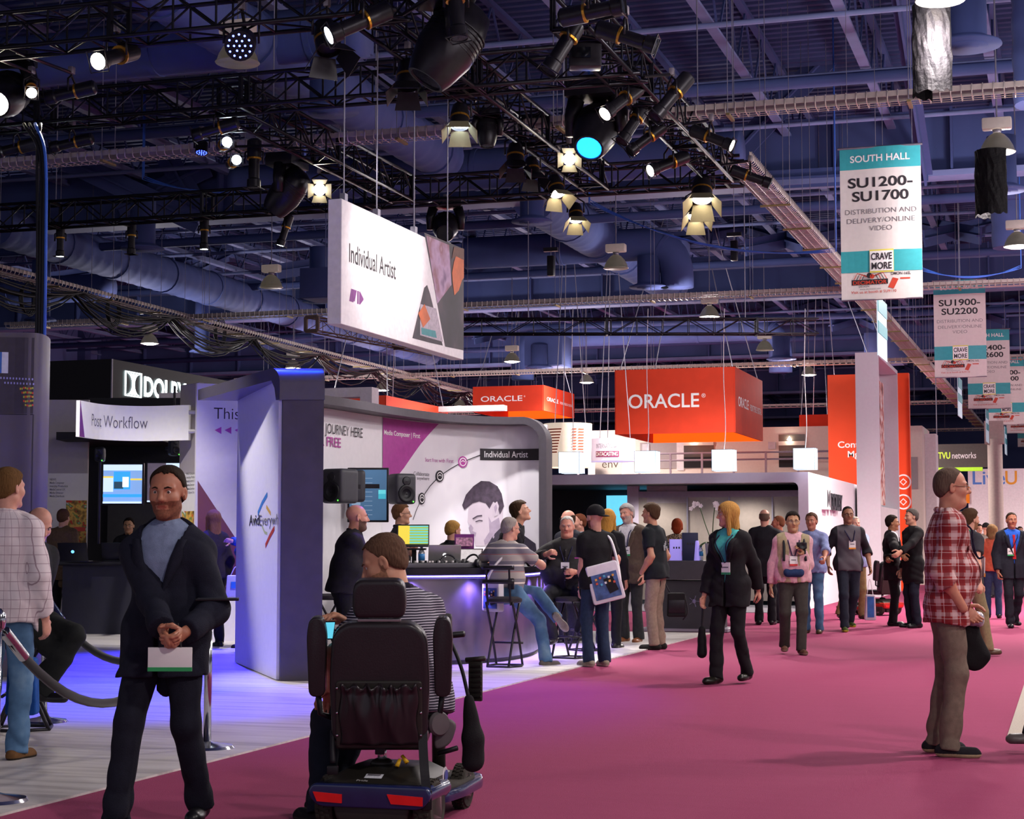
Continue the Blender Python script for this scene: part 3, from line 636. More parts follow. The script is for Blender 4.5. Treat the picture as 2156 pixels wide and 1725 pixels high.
# black foil shrouds on two lamps
M_foil = mat('black_foil', '#0a080b', 0.7, 0.0, spec=.15, var=0.3, bump=0.9, bscale=18)
def shroud(p, r, h, label, a0=100, a1=330):
    mb = MB(); n = 22; rr = random.Random(7)
    for k in range(n + 1):
        a = R(a0 + (a1 - a0) * k / n)
        for j in range(9):
            q = r * (1 + 0.05 * rr.uniform(-1, 1)); mb.v.append((math.cos(a) * q, math.sin(a) * q, -h * j / 8 * (1 + 0.02 * rr.uniform(-1, 1))))
    mb.f = [(k * 9 + j, (k + 1) * 9 + j, (k + 1) * 9 + j + 1, k * 9 + j + 1) for k in range(n) for j in range(8)]; mb.mi = [0] * len(mb.f)
    o = mb.build('lamp_shroud', M_foil); o.location = p; m = o.modifiers.new('s', 'SOLIDIFY'); m.thickness = 0.006
    tag(o, label, 'lamp shroud', 'black foil lamp shrouds')
shroud(PZ(2088, 318, 7.0), 0.24, 0.95, 'black foil shroud hanging on the lamp at the right edge')
shroud(PZ(1965, 30, 7.0) + Vector((0, 0, 0.1)), 0.22, 0.98, 'black foil shroud with crumpled silver hem under the brightest lamp')
# ================================================================ signs, banners and booths
INK = mat('ink_dark', '#2c282d', 0.6, var=0); INKL = mat('ink_grey', '#6d686e', 0.6, var=0); PURP = mat('print_purple', '#7d2f82', 0.5, var=0.08); MAG = mat('print_magenta', '#b2479c', 0.5, var=0.08)
WHT = mat('print_white', '#f4f1f2', 0.5, var=0); TEAL = mat('print_teal', '#3aa3ac', 0.5, var=0.06); RED = mat('print_red', '#c8432f', 0.5, var=0.05)
ORR = mat('sign_red_fabric', '#d2381a', 0.75, var=0.05, scale=3); ORO = mat('sign_orange_glow', '#f26a1a', 0.8, emit='#ff5a10', es=0.8, var=0.05); ORW = mat('orange_wall', '#ee4410', 0.6, var=0.04, scale=2)
CREAM = mat('cream_wall', '#e2d5ca', 0.7, var=0.03); GREYW = mat('warm_grey_wall', '#a39a9b', 0.6, var=0.03); DGREY = mat('dark_grey_laminate', '#4b464d', 0.55, var=0.08)
BLK = mat('matt_black_wall', '#141318', 0.6, var=0.05); GLOW = mat('glowing_acrylic', '#eef6ff', 0.4, emit='#d6ecff', es=1.6, var=0); LEDW = mat('sign_letter_glow', '#ffffff', 0.4, emit='#e6ffff', es=4.0, var=0)
def plane_xy(o, u, v):
    o, u, v = Vector(o), Vector(u).normalized(), Vector(v).normalized(); n = u.cross(v)
    def f(px, py):
        d = ray(px, py); k = (o - CAM).dot(n) / d.dot(n); q = CAM + d * k - o; return (q.dot(u), q.dot(v))
    return f
# ---------------------------------------------------------------- hall banners
def banner(px, py_top, D, l1, l2, label, W=1.22, H=2.36):
    c = P(px, py_top, D); t = thing('hall_banner', label, 'banner', (c.x, c.y, c.z - H), 0, 'teal and white hall banners')
    def wav(x, y, d): return Vector((c.x - W / 2 + x, c.y - d - 0.012 + 0.02 * math.sin(x * 5 + 1), c.z - H + y))
    pn = Panel(t, fn=wav)
    mb = MB(); n = 14
    for i in range(n + 1):
        for y_ in (0, H):
            for d in (0, -0.012): mb.v.append(tuple(wav(W * i / n, y_, d)))
    for i in range(n):
        a = 4 * i; mb.f += [(a, a + 4, a + 6, a + 2), (a + 1, a + 3, a + 7, a + 5), (a + 2, a + 6, a + 7, a + 3), (a, a + 1, a + 5, a + 4)]
    mb.f += [(0, 2, 3, 1), (4 * n, 4 * n + 1, 4 * n + 3, 4 * n + 2)]; mb.mi = [0] * len(mb.f)
    mb.build('cloth', mat('banner_cloth', '#ddd3d0', 0.7, var=0.03), t, False, True)
    Y = lambda f: H * (1 - f)
    pn.rect(0, Y(.143), W, H, TEAL, 'header_band', 1, 12); pn.text('SOUTH HALL', W / 2, Y(.095), H * .043, WHT, W * .74, .02, 'C', lay=2)
    pn.text(l1, W / 2, Y(.262), H * .062, INK, W * .80, .022, 'C', lay=1); pn.text(l2, W / 2, Y(.352), H * .062, INK, W * .70, .022, 'C', lay=1)
    for s_, f, wd in (('DISTRIBUTION AND', .437, .88), ('DELIVERY/ONLINE', .497, .84), ('VIDEO', .55, .28)): pn.text(s_, W / 2, Y(f), H * .032, INKL, W * wd, -.008, 'C', lay=1)
    pn.rect(0, Y(.82), W, Y(.68), TEAL, 'teal_band', 1, 12); pn.rect(W * .355, Y(.825), W * .655, Y(.675), mat('print_yellow', '#e8dc60', 0.5, var=0), 'yellow_edge', 2, 4); pn.rect(W * .36, Y(.815), W * .65, Y(.685), WHT, 'white_box', 3, 4)
    pn.text('CRAVE', W * .505, Y(.742), H * .043, INK, W * .26, .02, 'C', lay=4); pn.text('MORE', W * .505, Y(.804), H * .043, INK, W * .25, .02, 'C', lay=4)
    pn.rect(W * .13, Y(.902), W * .58, Y(.868), INK, 'logo_bar', 1, 4); pn.text('DECIMATOR', W * .355, Y(.899), H * .023, RED, W * .42, .02, 'C', lay=2)
    for s_ in (-1, 1):
        for k in range(4): x_ = W * .36 + s_ * W * .02; pn.line([(x_, Y(.855)), (x_ + s_ * W * (.05 + .03 * k), Y(.838 - .004 * k)), (x_ + s_ * W * (.08 + .035 * k), Y(.868))], W * .009, RED if k % 2 else INK, 'spider_leg', 3)
    pn.disc(W * .35, Y(.843), W * .035, INK, 'spider_body', 10, 4); pn.disc(W * .385, Y(.85), W * .03, RED, 'spider_body', 10, 4)
    pn.text('DESIGN', W * .28, Y(.918), H * .011, INK, W * .13, 0, 'C', lay=1); pn.text('www.decimator.com', W * .36, Y(.934), H * .009, INKL, W * .26, 0, 'C', lay=1)
    pn.text('Visit us at booth # SU9110', W * .4, Y(.957), H * .017, RED, W * .56, .005, 'C', lay=1)
    pn.text('DMON-16SL', W * .74, Y(.845), H * .018, INK, W * .24, .01, 'C', lay=1)
    pn.poly([(W * .58, Y(.925)), (W * .65, Y(.935)), (W * .71, Y(.872)), (W * .64, Y(.862))], RED, 'red_device', 1); pn.rect(W * .73, Y(.874), W * .85, Y(.864), RED, 'red_note', 1)
    MB().tube([(-W / 2 - .03, -.01, H), (W / 2 + .03, -.01, H)], 0.018, 8).build('top_pole', M_gal, t); MB().tube([(-W / 2, -.01, 0), (W / 2, -.01, 0)], 0.012, 8).build('bottom_pole', M_gal, t)
    for s_ in (-1, 1): MB().tube([(s_ * W * .4, 0, H), (s_ * W * .4, 0, 11.34 - c.z + H)], 0.004, 4).build('hanging_wire', M_gal, t)
banner(1852, 309, 26.6, 'SU1200-', 'SU1700', 'nearest and largest teal and white hall banner')
banner(2019, 590, 42.2, 'SU1900-', 'SU2200', 'second hall banner, right of the tall white portal')
banner(2080, 694, 52, 'SU2400-', 'SU2600', 'third hall banner, partly hidden behind the second')
banner(2117, 752, 61, 'SU2700-', 'SU3000', 'fourth hall banner, mostly behind the third')
banner(2150, 790, 71, 'SU3100-', 'SU3500', 'fifth hall banner at the right edge')
banner(2168, 840, 86, 'SU3600-', 'SU3900', 'sixth hall banner, tiny at the right edge')
for px, py, D, lab in ((1856, 632, 29.5, 'narrow side banner hanging below the nearest hall banner'), (2020, 797, 45, 'narrow side banner hanging below the second hall banner'), (2078, 865, 55, 'narrow side banner hanging below the third hall banner'), (2117, 900, 64, 'tiny side banner below the fourth hall banner')):
    c = P(px, py, D); t = thing('aisle_banner', lab, 'banner', (c.x, c.y, c.z - 1.0), R(89), 'narrow side banners')
    MB().box((0, 0, 0.5), (1.25, 0.02, 1.0)).build('board', mat('pale_blue_board', '#cfe6ee', 0.5, emit='#9fd8ea', es=0.12), t)
    MB().box((0, -.014, 0.87), (1.25, 0.01, 0.26)).build('teal_header', TEAL, t); MB().box((0, -.014, 0.48), (1.25, 0.01, 0.2)).build('teal_band', TEAL, t)
    for s_ in (-.5, .5): MB().tube([(s_, 0, 1), (s_, 0, 11.34 - c.z + 1.0)], .006, 5).build('wire', M_gal, t)
# ---------------------------------------------------------------- hanging white sign over the booth
A0 = P(718, 682, 18.4); A1 = P(976, 740, 22.1); A1.z = A0.z; ZT = P(718, 418, 18.4).z
u = (A1 - A0).normalized(); W = (A1 - A0).length; H = ZT - A0.z; n = u.cross(UP)
t = thing('hanging_sign', 'large white hanging sign with photo and black lettering over the booth', 'sign', A0, math.atan2(u.y, u.x))
MB().box((W / 2, 0.08, H / 2), (W, 0.16, H)).build('panel', M_white, t, bevel=0.006, seg=1)
pn = Panel(t, A0, u); xy = plane_xy(A0, u, UP)
pn.text('Individual Artist', *xy(735, 551), 0.20, INK, xy(833, 590)[0] - xy(735, 551)[0], .006)
lx, ly = xy(735, 634); k_ = 0.0042
lw = xy(765, 636)[0] - lx; lh = 0.14
for q in (((0, 0), (.30, 0), (.17, 1), (.13, 1)), ((.18, 1), (.52, 1), (.38, .1), (.30, .1)), ((.56, 0), (.66, 0), (.66, 1), (.56, 1)), ((.70, 0), (.76, 0), (1, .45), (1, .55), (.76, 1), (.70, 1))):
    pn.poly([(lx + a * lw, ly + b * lh) for a, b in q], PURP, 'emblem', 1)
def mk():
    t_ = NT('photo_print_dark', 0.5); n1 = t_.noise(1.6); n2 = t_.noise(5, detail=4)
    return t_.out(t_.mix(n2, t_.ramp(n1, [(.3, '#1c1a22'), (.5, '#3d3442'), (.6, '#6a5560'), (.75, '#2a2630')]), C('#2a2024')))
PHOTO = mk()
def mk():
    t_ = NT('photo_print_glow', 0.5); n1 = t_.noise(2.5)
    return t_.out(t_.ramp(n1, [(.3, '#6a4a70'), (.45, '#b090b0'), (.6, '#8a5a68'), (.75, '#c8a8b8')]))
PHOTO2 = mk(); SKO = mat('print_orange_skin', '#c8622c', 0.5, var=0.2, scale=6); SKD = mat('print_dark_skin', '#5a2a1a', 0.5, var=0.2)
X = lambda *pts: [xy(*p) for p in pts]
pn.poly(X((893, 490), (976, 524), (976, 738), (937, 730)), PHOTO, 'photo', 1)
pn.poly(X((897, 496), (945, 516), (950, 600), (920, 640)), PHOTO2, 'photo_glow', 2)
pn.poly(X((976, 527), (962, 530), (955, 552), (951, 575), (953, 600), (956, 622), (965, 612), (972, 590), (976, 585)), SKO, 'printed_face', 3)
pn.poly(X((976, 524), (955, 520), (950, 545), (960, 540), (976, 548)), SKD, 'printed_hair', 4)
pn.poly(X((868, 712), (893, 606), (899, 600), (905, 618), (932, 728), (905, 722)), PHOTO, 'photo_inset', 1)
pn.poly(X((884, 640), (918, 650), (932, 720), (884, 706)), mat('print_screen_grey', '#b0a4b0', 0.5, var=.2, scale=20), 'printed_screen', 2)
pn.poly(X((880, 660), (893, 640), (905, 672), (890, 690)), SKO, 'printed_face', 3)
pn.poly(X((886, 690), (916, 697), (919, 712), (887, 704)), mat('print_teal2', '#3a8a90', .5, var=.1), 'printed_timeline', 3)
for f in (.06, .3, .6, .9):
    MB().tube([(W * f, .08, H), (W * f, .08, TZ - A0.z)], .008, 6).build('suspension_cable', M_gal, t); MB().box((W * f, .08, H + .05), (.08, .06, .1)).build('hanger_clamp', M_gal, t)
# ---------------------------------------------------------------- red box signs
def orbox(px0, px1, pyt, pyb, D, dep, label, txt=True, sub=True):
    a = P(px0, pyb, D); b = P(px1, pyb, D); Wd = (b - a).dot(Vector((1, 0, 0))); z0 = a.z; z1 = P((px0 + px1) / 2, pyt, D).z; Hh = z1 - z0
    yy = a.y; t = thing('box_sign', label, 'sign', (a.x + Wd / 2, yy + dep / 2, z0), 0, 'red hanging box signs')
    th = .06
    MB().box((0, -dep / 2, Hh / 2), (Wd, th, Hh)).build('front_face', ORR, t); MB().box((Wd / 2, 0, Hh / 2), (th, dep, Hh)).build('side_face', ORR, t)
    MB().box((-Wd / 2, 0, Hh / 2), (th, dep, Hh)).build('side_face', ORR, t); MB().box((0, dep / 2, Hh / 2), (Wd, th, Hh)).build('rear_face', ORO, t)  # rear face has its own glow in place of light inside the box
    MB().box((0, 0, Hh - .03), (Wd, dep, .03)).build('top_cover', ORR, t)
    if txt:
        pn = Panel(t, (a.x, yy - th / 2, z0), (1, 0, 0)); pn.text('ORACLE', Wd * .41, Hh * .40, Hh * .21, WHT, Wd * .60, .012, 'C', lay=2); pn.text('®', Wd * .73, Hh * .54, Hh * .06, WHT, lay=2)
        ps = Panel(t, (a.x + Wd + th / 2, yy, z0), (0, 1, 0)); ps.text('ORACLE', dep * .1, Hh * .42, Hh * .15, WHT, dep * .36, .01, lay=2)
        if sub: ps.text('FRONT PORCH DIGITAL', dep * .52, Hh * .42, Hh * .10, WHT, dep * .42, .0, lay=2)
    for sx in (-1, 1):
        for sy in (-1, 1): MB().tube([(sx * Wd * .48, sy * dep * .45, Hh), (sx * Wd * .12, sy * dep * .2, 11.36 - z0)], .015, 5).build('suspension_wire', M_gal, t)
    return t
orbox(1297, 1561, 780, 915, 50, 4.6, 'large red hanging box sign in the centre with white lettering')
orbox(997, 1157, 815, 868, 64, 4.1, 'smaller bright red hanging box sign behind the curved wall')
orbox(690, 826, 836, 905, 54, 5.6, 'low red hanging box sign without lettering over the curved wall', False)
t = orbox(1685, 1745, 874, 905, 56, 3, 'small orange glowing box sign behind the tall orange wall', False)
# ---------------------------------------------------------------- glowing cubes
for px, py, lab in ((1204, 975, 'leftmost glowing white cube hung by the curved wall'), (1363, 973, 'second glowing white cube from the left'), (1525, 970, 'third glowing white cube from the left'), (1696, 967, 'rightmost glowing white cube beside the orange wall')):
    c = P(px, py, 35); s_ = .42; t = thing('cube_lantern', lab, 'lantern', (c.x, c.y, c.z - s_ / 2), 0, 'glowing white cubes')
    MB().box((0, 0, s_ / 2), (s_, s_, s_)).build('acrylic_shell', GLOW, t, bevel=.008)
    e = s_ / 2 + .003; eb = MB(); nm = mat('lantern_edge', '#6f8f9c', .4)
    for pr in (((-e, -e, 0), (e, -e, 0)), ((-e, -e, s_), (e, -e, s_)), ((-e, -e, 0), (-e, -e, s_)), ((e, -e, 0), (e, -e, s_)), ((e, -e, 0), (e, e, 0)), ((e, -e, s_), (e, e, s_))): MB().beam(pr[0], pr[1], .008, .008).build('edge_strip', nm, t)
    MB().tube(bez([(0, 0, s_), (.03, 0, s_ + .5), (0, 0, s_ + 1.6), (.03, 0, P(px, 650, 35).z - c.z + s_ / 2)], 6), .008, 5).build('power_cord', M_white, t, True)
# ---------------------------------------------------------------- curved graphics wall
class Curve:
    def __init__(s, pts, n=6):
        s.p = [Vector((q.x, q.y, 0)) for q in bez(pts, n)]; s.L = [0.0]
        for a, b in zip(s.p[:-1], s.p[1:]): s.L.append(s.L[-1] + (b - a).length)
        s.S = s.L[-1]
    def at(s, x):
        i = 0
        while i < len(s.p) - 2 and s.L[i + 1] < x: i += 1
        a, b = s.p[i], s.p[i + 1]; d = (b - a).normalized()
        # blended tangent for smooth normals
        d0 = (s.p[min(i + 1, len(s.p) - 1)] - s.p[max(i - 1, 0)]).normalized(); d1 = (s.p[min(i + 2, len(s.p) - 1)] - s.p[i]).normalized(); f = (x - s.L[i]) / max(1e-6, s.L[i + 1] - s.L[i])
        return a + d * (x - s.L[i]), d0.lerp(d1, min(1, max(0, f))).normalized()
    def fn(s, x, z, off):
        q, d = s.at(x); n = Vector((d.y, -d.x, 0)); return q + n * off + UP * z
    def xy(s, px, py):
        d = ray(px, py)
        for i in range(len(s.p) - 1):
            a, b = s.p[i], s.p[i + 1]; e = b - a; den = d.x * e.y - d.y * e.x
            if abs(den) < 1e-9: continue
            k = ((a.x - CAM.x) * e.y - (a.y - CAM.y) * e.x) / den; q = CAM + d * k; f = (q - Vector((a.x, a.y, q.z))).dot(e) / e.dot(e)
            if -1e-6 <= f <= 1 + 1e-6: return (s.L[i] + f * e.length, q.z)
        q = None; a = s.p[-1]; return (s.S + (px - 1150) * .006, CAM.z + d.z * depth(a))
    def sheet(s, z0, z1, off, th, x0=0.0, x1=None, n=110, mb=None):
        mb = mb or MB(); x1 = s.S if x1 is None else x1; k = len(mb.v)
        for i in range(n + 1):
            x = x0 + (x1 - x0) * i / n
            for o in (off, off - th):
                for z in (z0, z1): mb.v.append(tuple(s.fn(x, z, o)))
        for i in range(n):
            a = k + 4 * i; mb.f += [(a, a + 4, a + 5, a + 1), (a + 2, a + 3, a + 7, a + 6), (a + 1, a + 5, a + 7, a + 3), (a, a + 2, a + 6, a + 4)]; mb.mi += [mb.cur] * 4
        mb.f += [(k, k + 1, k + 3, k + 2), (k + 4 * n, k + 4 * n + 2, k + 4 * n + 3, k + 4 * n + 1)]; mb.mi += [mb.cur] * 2
        return mb
ZW = 3.02
cw = Curve([PZ(x, y, ZW) for x, y in ((560, 826), (640, 837), (700, 846), (770, 858), (840, 868), (910, 876), (990, 881), (1070, 883), (1152, 882))], 6)
o_ = cw.p[0]; tw = thing('graphics_wall', 'curved white booth wall with printed portrait in a dark rounded frame', 'booth wall', (cw.p[20].x, cw.p[20].y, 0))
cw.sheet(0, ZW - .08, 0, .06).build('wall_sheet', mat('wall_print_white', '#ece8ec', .5, var=.02), tw, 40, True)
mb = MB(); S = cw.S; rr_ = .28; path = [(x, ZW - .04, 0, 1) for x in np.linspace(0, S - rr_, 40)] + [(S - rr_ + rr_ * math.sin(a), ZW - .04 - rr_ + rr_ * math.cos(a), math.sin(a), math.cos(a)) for a in np.linspace(.1, math.pi / 2, 10)] + [(S, z, 1, 0) for z in np.linspace(ZW - .04 - rr_, 0, 6)[1:]]
for x, z, nx, nz in path:
    for o in (-.1, .32):
        for w_ in (-.05, .05): mb.v.append(tuple(cw.fn(x + nx * w_, z + nz * w_, o)))
for i in range(len(path) - 1):
    a = 4 * i; mb.f += [(a, a + 4, a + 5, a + 1), (a + 2, a + 3, a + 7, a + 6), (a, a + 2, a + 6, a + 4), (a + 1, a + 5, a + 7, a + 3)]
mb.f += [(0, 1, 3, 2)]; mb.mi = [0] * len(mb.f)
mb.build('rounded_frame', DGREY, tw, 40, True)
pn = Panel(tw, fn=cw.fn); xy = cw.xy
def CT(txt, px, py, hpx, px1, m, bold=0.0, lay=3, align='L'):
    a = xy(px, py); b = xy(px1, py); h = xy(px, py - hpx)[1] - a[1]; return pn.text(txt, a[0], a[1], h, m, b[0] - a[0], bold, lay=lay)
CT('JOURNEY HERE', 683, 912, 21, 762, INK, -.004); CT('R FREE', 672, 938, 20, 716, MAG, .012)
xl = xy(805, 900)[0]; S2 = xy(1136, 900)[0]
def mk():
    t_ = NT('photo_backdrop_print', .5); n1 = t_.noise(1.1, detail=2); n2 = t_.noise(3, detail=1)
    return t_.out(t_.mix(t_.m_('MULTIPLY', n2, .5), t_.ramp(n1, [(.35, '#e9e4ec'), (.55, '#f4f0f4'), (.7, '#cfc8d6')]), C('#e6e0ea')))
pn.rect(xl, .0, S2, ZW - .1, mk(), 'photo_backdrop', 1, 110)
zt = ZW - .1; xt = xy(923, 884)[0]
pts = [(xl, zt)] + [(xl + (xt - xl) * f, zt) for f in (.25, .5, .75, 1)]
zb = xy(806, 1005)[1]; mid = [(xy(px, py)) for px, py in ((885, 935), (850, 985), (826, 1015))]
pn.poly(pts + mid + [(xl, zb - .2)], MAG, 'purple_flash', 2)
CT('Media Composer | First', 807, 915, 10, 883, WHT, .012); CT('Start free with First', 894, 972, 8, 954, MAG, 0, 2); CT('Collaborate', 870, 1001, 8, 903, INKL, 0, 2); CT('anywhere', 877, 1010, 7, 903, INKL, 0, 2)
CT('connect', 848, 1048, 7, 871, INKL, 0, 2); CT('peers', 852, 1057, 7, 871, INKL, 0, 2)
a = xy(1010, 969); b = xy(1140, 945); pn.rect(a[0], a[1], S2 + .02, b[1], INK, 'title_bar', 3, 40); CT('Individual Artist', 1019, 963, 13, 1112, WHT, .004, 4)
for (px, py), m_ in (((973, 973), MAG), ((924, 1003), INK), ((886, 1050), INK)):
    c = xy(px, py); pn.disc(c[0], c[1], .078, m_, 'icon_disc', 24, 4); pn.ring(c[0], c[1], .045, .058, WHT, 'icon_ring', 20, lay=5)
    pn.line([(c[0] - .03, c[1]), (c[0], c[1] + .02), (c[0] + .03, c[1])], .012, WHT, 'icon_mark', 5)
ln = [xy(px, py) for px, py in ((1012, 958), (973, 973), (948, 987), (924, 1003), (904, 1024), (886, 1050), (875, 1075), (868, 1095))]
pn.line(ln, .012, INK, 'link_line', 3)
# printed portrait
PX = lambda *pts: [xy(*p) for p in pts]
PSK = mat('print_pale_skin', '#cdbfcb', .5, var=.06, scale=3); PHR = mat('print_hair', '#4b3f4e', .5, var=.35, scale=14); PSH = mat('print_skin_shade', '#a898ac', .5, var=.1)
pn.poly(PX((985, 1075), (992, 1045), (1010, 1032), (1052, 1030), (1060, 1060), (1058, 1100), (1046, 1130), (1030, 1150), (1000, 1150), (992, 1112), (984, 1100)), PSK, 'printed_face', 2)
pn.poly(PX((972, 1064), (980, 1042), (996, 1024), (1012, 1013), (1030, 1014), (1047, 1024), (1056, 1040), (1061, 1066), (1052, 1084), (1046, 1062), (1038, 1056), (1030, 1072), (1022, 1060), (1008, 1056), (994, 1060), (977, 1074)), PHR, 'printed_hair', 3)
pn.poly(PX((1036, 1064), (1046, 1056), (1050, 1066), (1047, 1085), (1040, 1088)), PSK, 'printed_ear', 4)
pn.poly(PX((1039, 1068), (1044, 1062), (1046, 1070), (1042, 1082)), PSH, 'printed_ear_shade', 5)
pn.line(PX((994, 1093), (1004, 1087), (1014, 1086)), .018, PHR, 'printed_eyebrow', 4); pn.line(PX((1000, 1099), (1008, 1096), (1015, 1097)), .014, PHR, 'printed_eye', 4)
pn.poly(PX((990, 1104), (996, 1112), (993, 1118), (1002, 1122), (1000, 1130), (992, 1128), (986, 1112)), PSH, 'printed_nose_shade', 3)
pn.poly(PX((1028, 1088), (1034, 1100), (1050, 1090), (1054, 1110), (1038, 1135), (1020, 1148), (1018, 1138), (1030, 1120)), PSH, 'printed_beard', 3)
pn.poly(PX((1046, 1115), (1075, 1105), (1100, 1125), (1128, 1145), (1134, 1190), (1020, 1190), (1024, 1150)), mat('print_dark_shirt', '#3a3442', .5, var=.2), 'printed_shirt', 3)
# second, straight white wall frame behind (far booth)
def obox(name, lab, cat, a, b, m, bev=.0, group=None, kind=None):
    return single(MB().box2(a, b), name, m, lab, cat, group, bevel=bev)
p0 = P(680, 850, 33); p1 = P(783, 815, 33)
t = thing('arch_frame', 'white square arch seen above the curved wall at left', 'booth frame', (p1.x, p1.y, 0))
MB().box2((p1.x - 4.5, p1.y, p1.z - .18), (p1.x, p1.y + .35, p1.z)).build('lintel', M_white, t, False, True); MB().box2((p1.x - .24, p1.y, 0), (p1.x, p1.y + .35, p1.z - .18)).build('upright', M_white, t, False, True)
MB().box2((p1.x - 4.5, p1.y, 0), (p1.x - 4.26, p1.y + .35, p1.z - .18)).build('upright', M_white, t, False, True)
q0 = P(895, 868, 58); q1 = P(1010, 860, 58); obox('header_beam', 'thin white beam between the two left red signs', 'beam', (q0.x - 1, q0.y, q0.z), (q1.x + 1, q0.y + .4, q1.z + .05), M_white)
# ---------------------------------------------------------------- portal post with blue lit cap
pc = G(590, 1437); dW = (G(500, 1398) - pc); Lw = dW.length; rzp = math.atan2(dW.y, dW.x); ud = dW.normalized(); nd = Vector((ud.y, -ud.x, 0))
if nd.dot(RGT) > 0: nd = -nd            # points to the white (left) side
wr = (G(680, 1437) - pc); Wp = wr.length * 0.97
t = thing('portal_post', 'thick dark portal post with white graphic side and blue lit rounded cap', 'booth wall', pc, rzp)
inv = pm(t).inverted(); ux = wr.normalized(); ZP = 3.04
c0 = pc + ux * 0; c1 = pc + ux * Wp; c2 = c1 + ud * Lw; c3 = pc + ud * Lw
mb = MB().prism([(q.x, q.y) for q in (c0, c1, c2, c3)], 0, ZP - .1); mb.build('dark_core', mat('portal_laminate', '#4c454e', .5, var=.12, scale=5), t, False, True)
e0 = pc + ud * .05 + nd * .03; e1 = c3 + nd * .03
mb = MB().prism([(q.x, q.y) for q in (pc + ud * .06, c3, e1, e0 + ud * .01)], .02, ZP - .12); mb.build('white_graphic_side', mat('stretch_fabric', '#e8e4ee', .6, var=.02), t, False, True)
# cap slab: overhanging to the white side with rounded near edge
prof = [(0, ZP - .32), (0, ZP - .16)] + [(.16 - .16 * math.cos(a), ZP - .16 + .16 * math.sin(a)) for a in np.linspace(.2, math.pi / 2, 7)] + [(Lw + .15, ZP), (Lw + .15, ZP - .12), (.16, ZP - .12), (.10, ZP - .2), (.07, ZP - .32)]
mb = MB(); n_ = len(prof); OV = .42
def capp(s_, z, side):   # side 0 = white side overhang, 1 = right
    ov = OV * min(1.0, max(0.0, (s_ - .0) / (Lw * .45))) if side == 0 else 0
    return (pc + ud * s_ - ud * .012 + (nd * ov if side == 0 else ux * (Wp + .005)) + (nd * .035 if side == 0 else Vector((0, 0, 0)))) + UP * z
for s_, z in prof: mb.v.append(tuple(capp(s_, z, 0)))
for s_, z in prof: mb.v.append(tuple(capp(s_, z, 1)))
mb.f = [(i, (i + 1) % n_, n_ + (i + 1) % n_, n_ + i) for i in range(n_)] + [tuple(range(n_ - 1, -1, -1)), tuple(range(n_, 2 * n_))]; mb.mi = [0] * len(mb.f)
mb.build('cap_slab', mat('cap_laminate', '#57515c', .35, var=.05), t, 35, True)
lamp('cap_wash', 'SPOT', pc + Vector((0.1, -1.4, 4.3)), 260, (.06, .16, 1), pc + ux * Wp / 2 + UP * 2.98, .05, 26, .5) if False else None
lamp('cap_wash', 'SPOT', pc + ux * Wp * .5 + ud * .3 + Vector((0, 0, 5.4)), 420, (.005, .06, 1), pc + ux * Wp / 2 + ud * .1 + UP * 3.0, .05, 12, .4)
o2 = pc + nd * .0306; pn = Panel(t, o2 + ud * Lw, -ud); xy = plane_xy(o2 + ud * Lw, -ud, UP)
def PT(txt, px, py, hpx, px1, m, bold=0., lay=2):
    a = xy(px, py); b = xy(px1, py); pn.text(txt, a[0], a[1], xy(px, py - hpx)[1] - a[1], m, b[0] - a[0], bold, lay=lay)
PT('Avid', 525, 1107, 22, 546, INK, .01); PT('Everywh', 547, 1107, 22, 587, INKL, -.005)
PX = lambda *pts: [xy(*p) for p in pts]
pn.line(PX((543, 1082), (552, 1060), (563, 1041)), .05, mat('print_blue', '#3f86c8', .5), 'emblem', 1); pn.line(PX((561, 1067), (566, 1075), (570, 1082)), .04, mat('print_amber', '#e8b64a', .5), 'emblem', 1)
pn.line(PX((578, 1112), (568, 1130), (559, 1150)), .05, RED, 'emblem', 1); pn.line(PX((552, 1108), (558, 1122), (563, 1124)), .03, mat('print_sage', '#b9c48a', .5), 'emblem', 1)
# ---------------------------------------------------------------- bar counter
ZB = 1.06
bc = Curve([G(800, 1404), G(870, 1405), G(940, 1403), G(1010, 1400), G(1075, 1394), G(1125, 1382), G(1150, 1360)], 6)
M_steel = mat('brushed_steel', '#8f8b98', .28, .85, var=.08, scale=4)
t = thing('bar_counter', 'curved bar counter with brushed steel front and dark top, lit violet', 'counter', (bc.p[18].x, bc.p[18].y, 0))
bc.sheet(.06, ZB - .12, 0, .5).build('steel_front', M_steel, t, 40, True); bc.sheet(0, .06, -.05, .4).build('plinth', DGREY, t, 40, True)
bc.sheet(ZB - .07, ZB, .10, .85).build('worktop', mat('black_laminate', '#1d1a22', .3, var=.05), t, 40, True); bc.sheet(ZB - .12, ZB - .075, .04, .5).build('apron', DGREY, t, 40, True)
bc.sheet(ZB - .095, ZB - .085, .06, .014).build('led_strip', mat('led_violet', '#a090ff', .4, emit='#8a7cff', es=16, var=0), t, 40, True)
for i in range(7):
    q = bc.fn(bc.S * (i + .5) / 7, ZB - .13, .10); lamp('led_glow', 'SPOT', q, 42, (.34, .20, 1), q + Vector((0, 0, -1)) + Vector((bc.at(bc.S * (i + .5) / 7)[1].y, -bc.at(bc.S * (i + .5) / 7)[1].x, 0)) * -.10, .05, 120, .6, t)
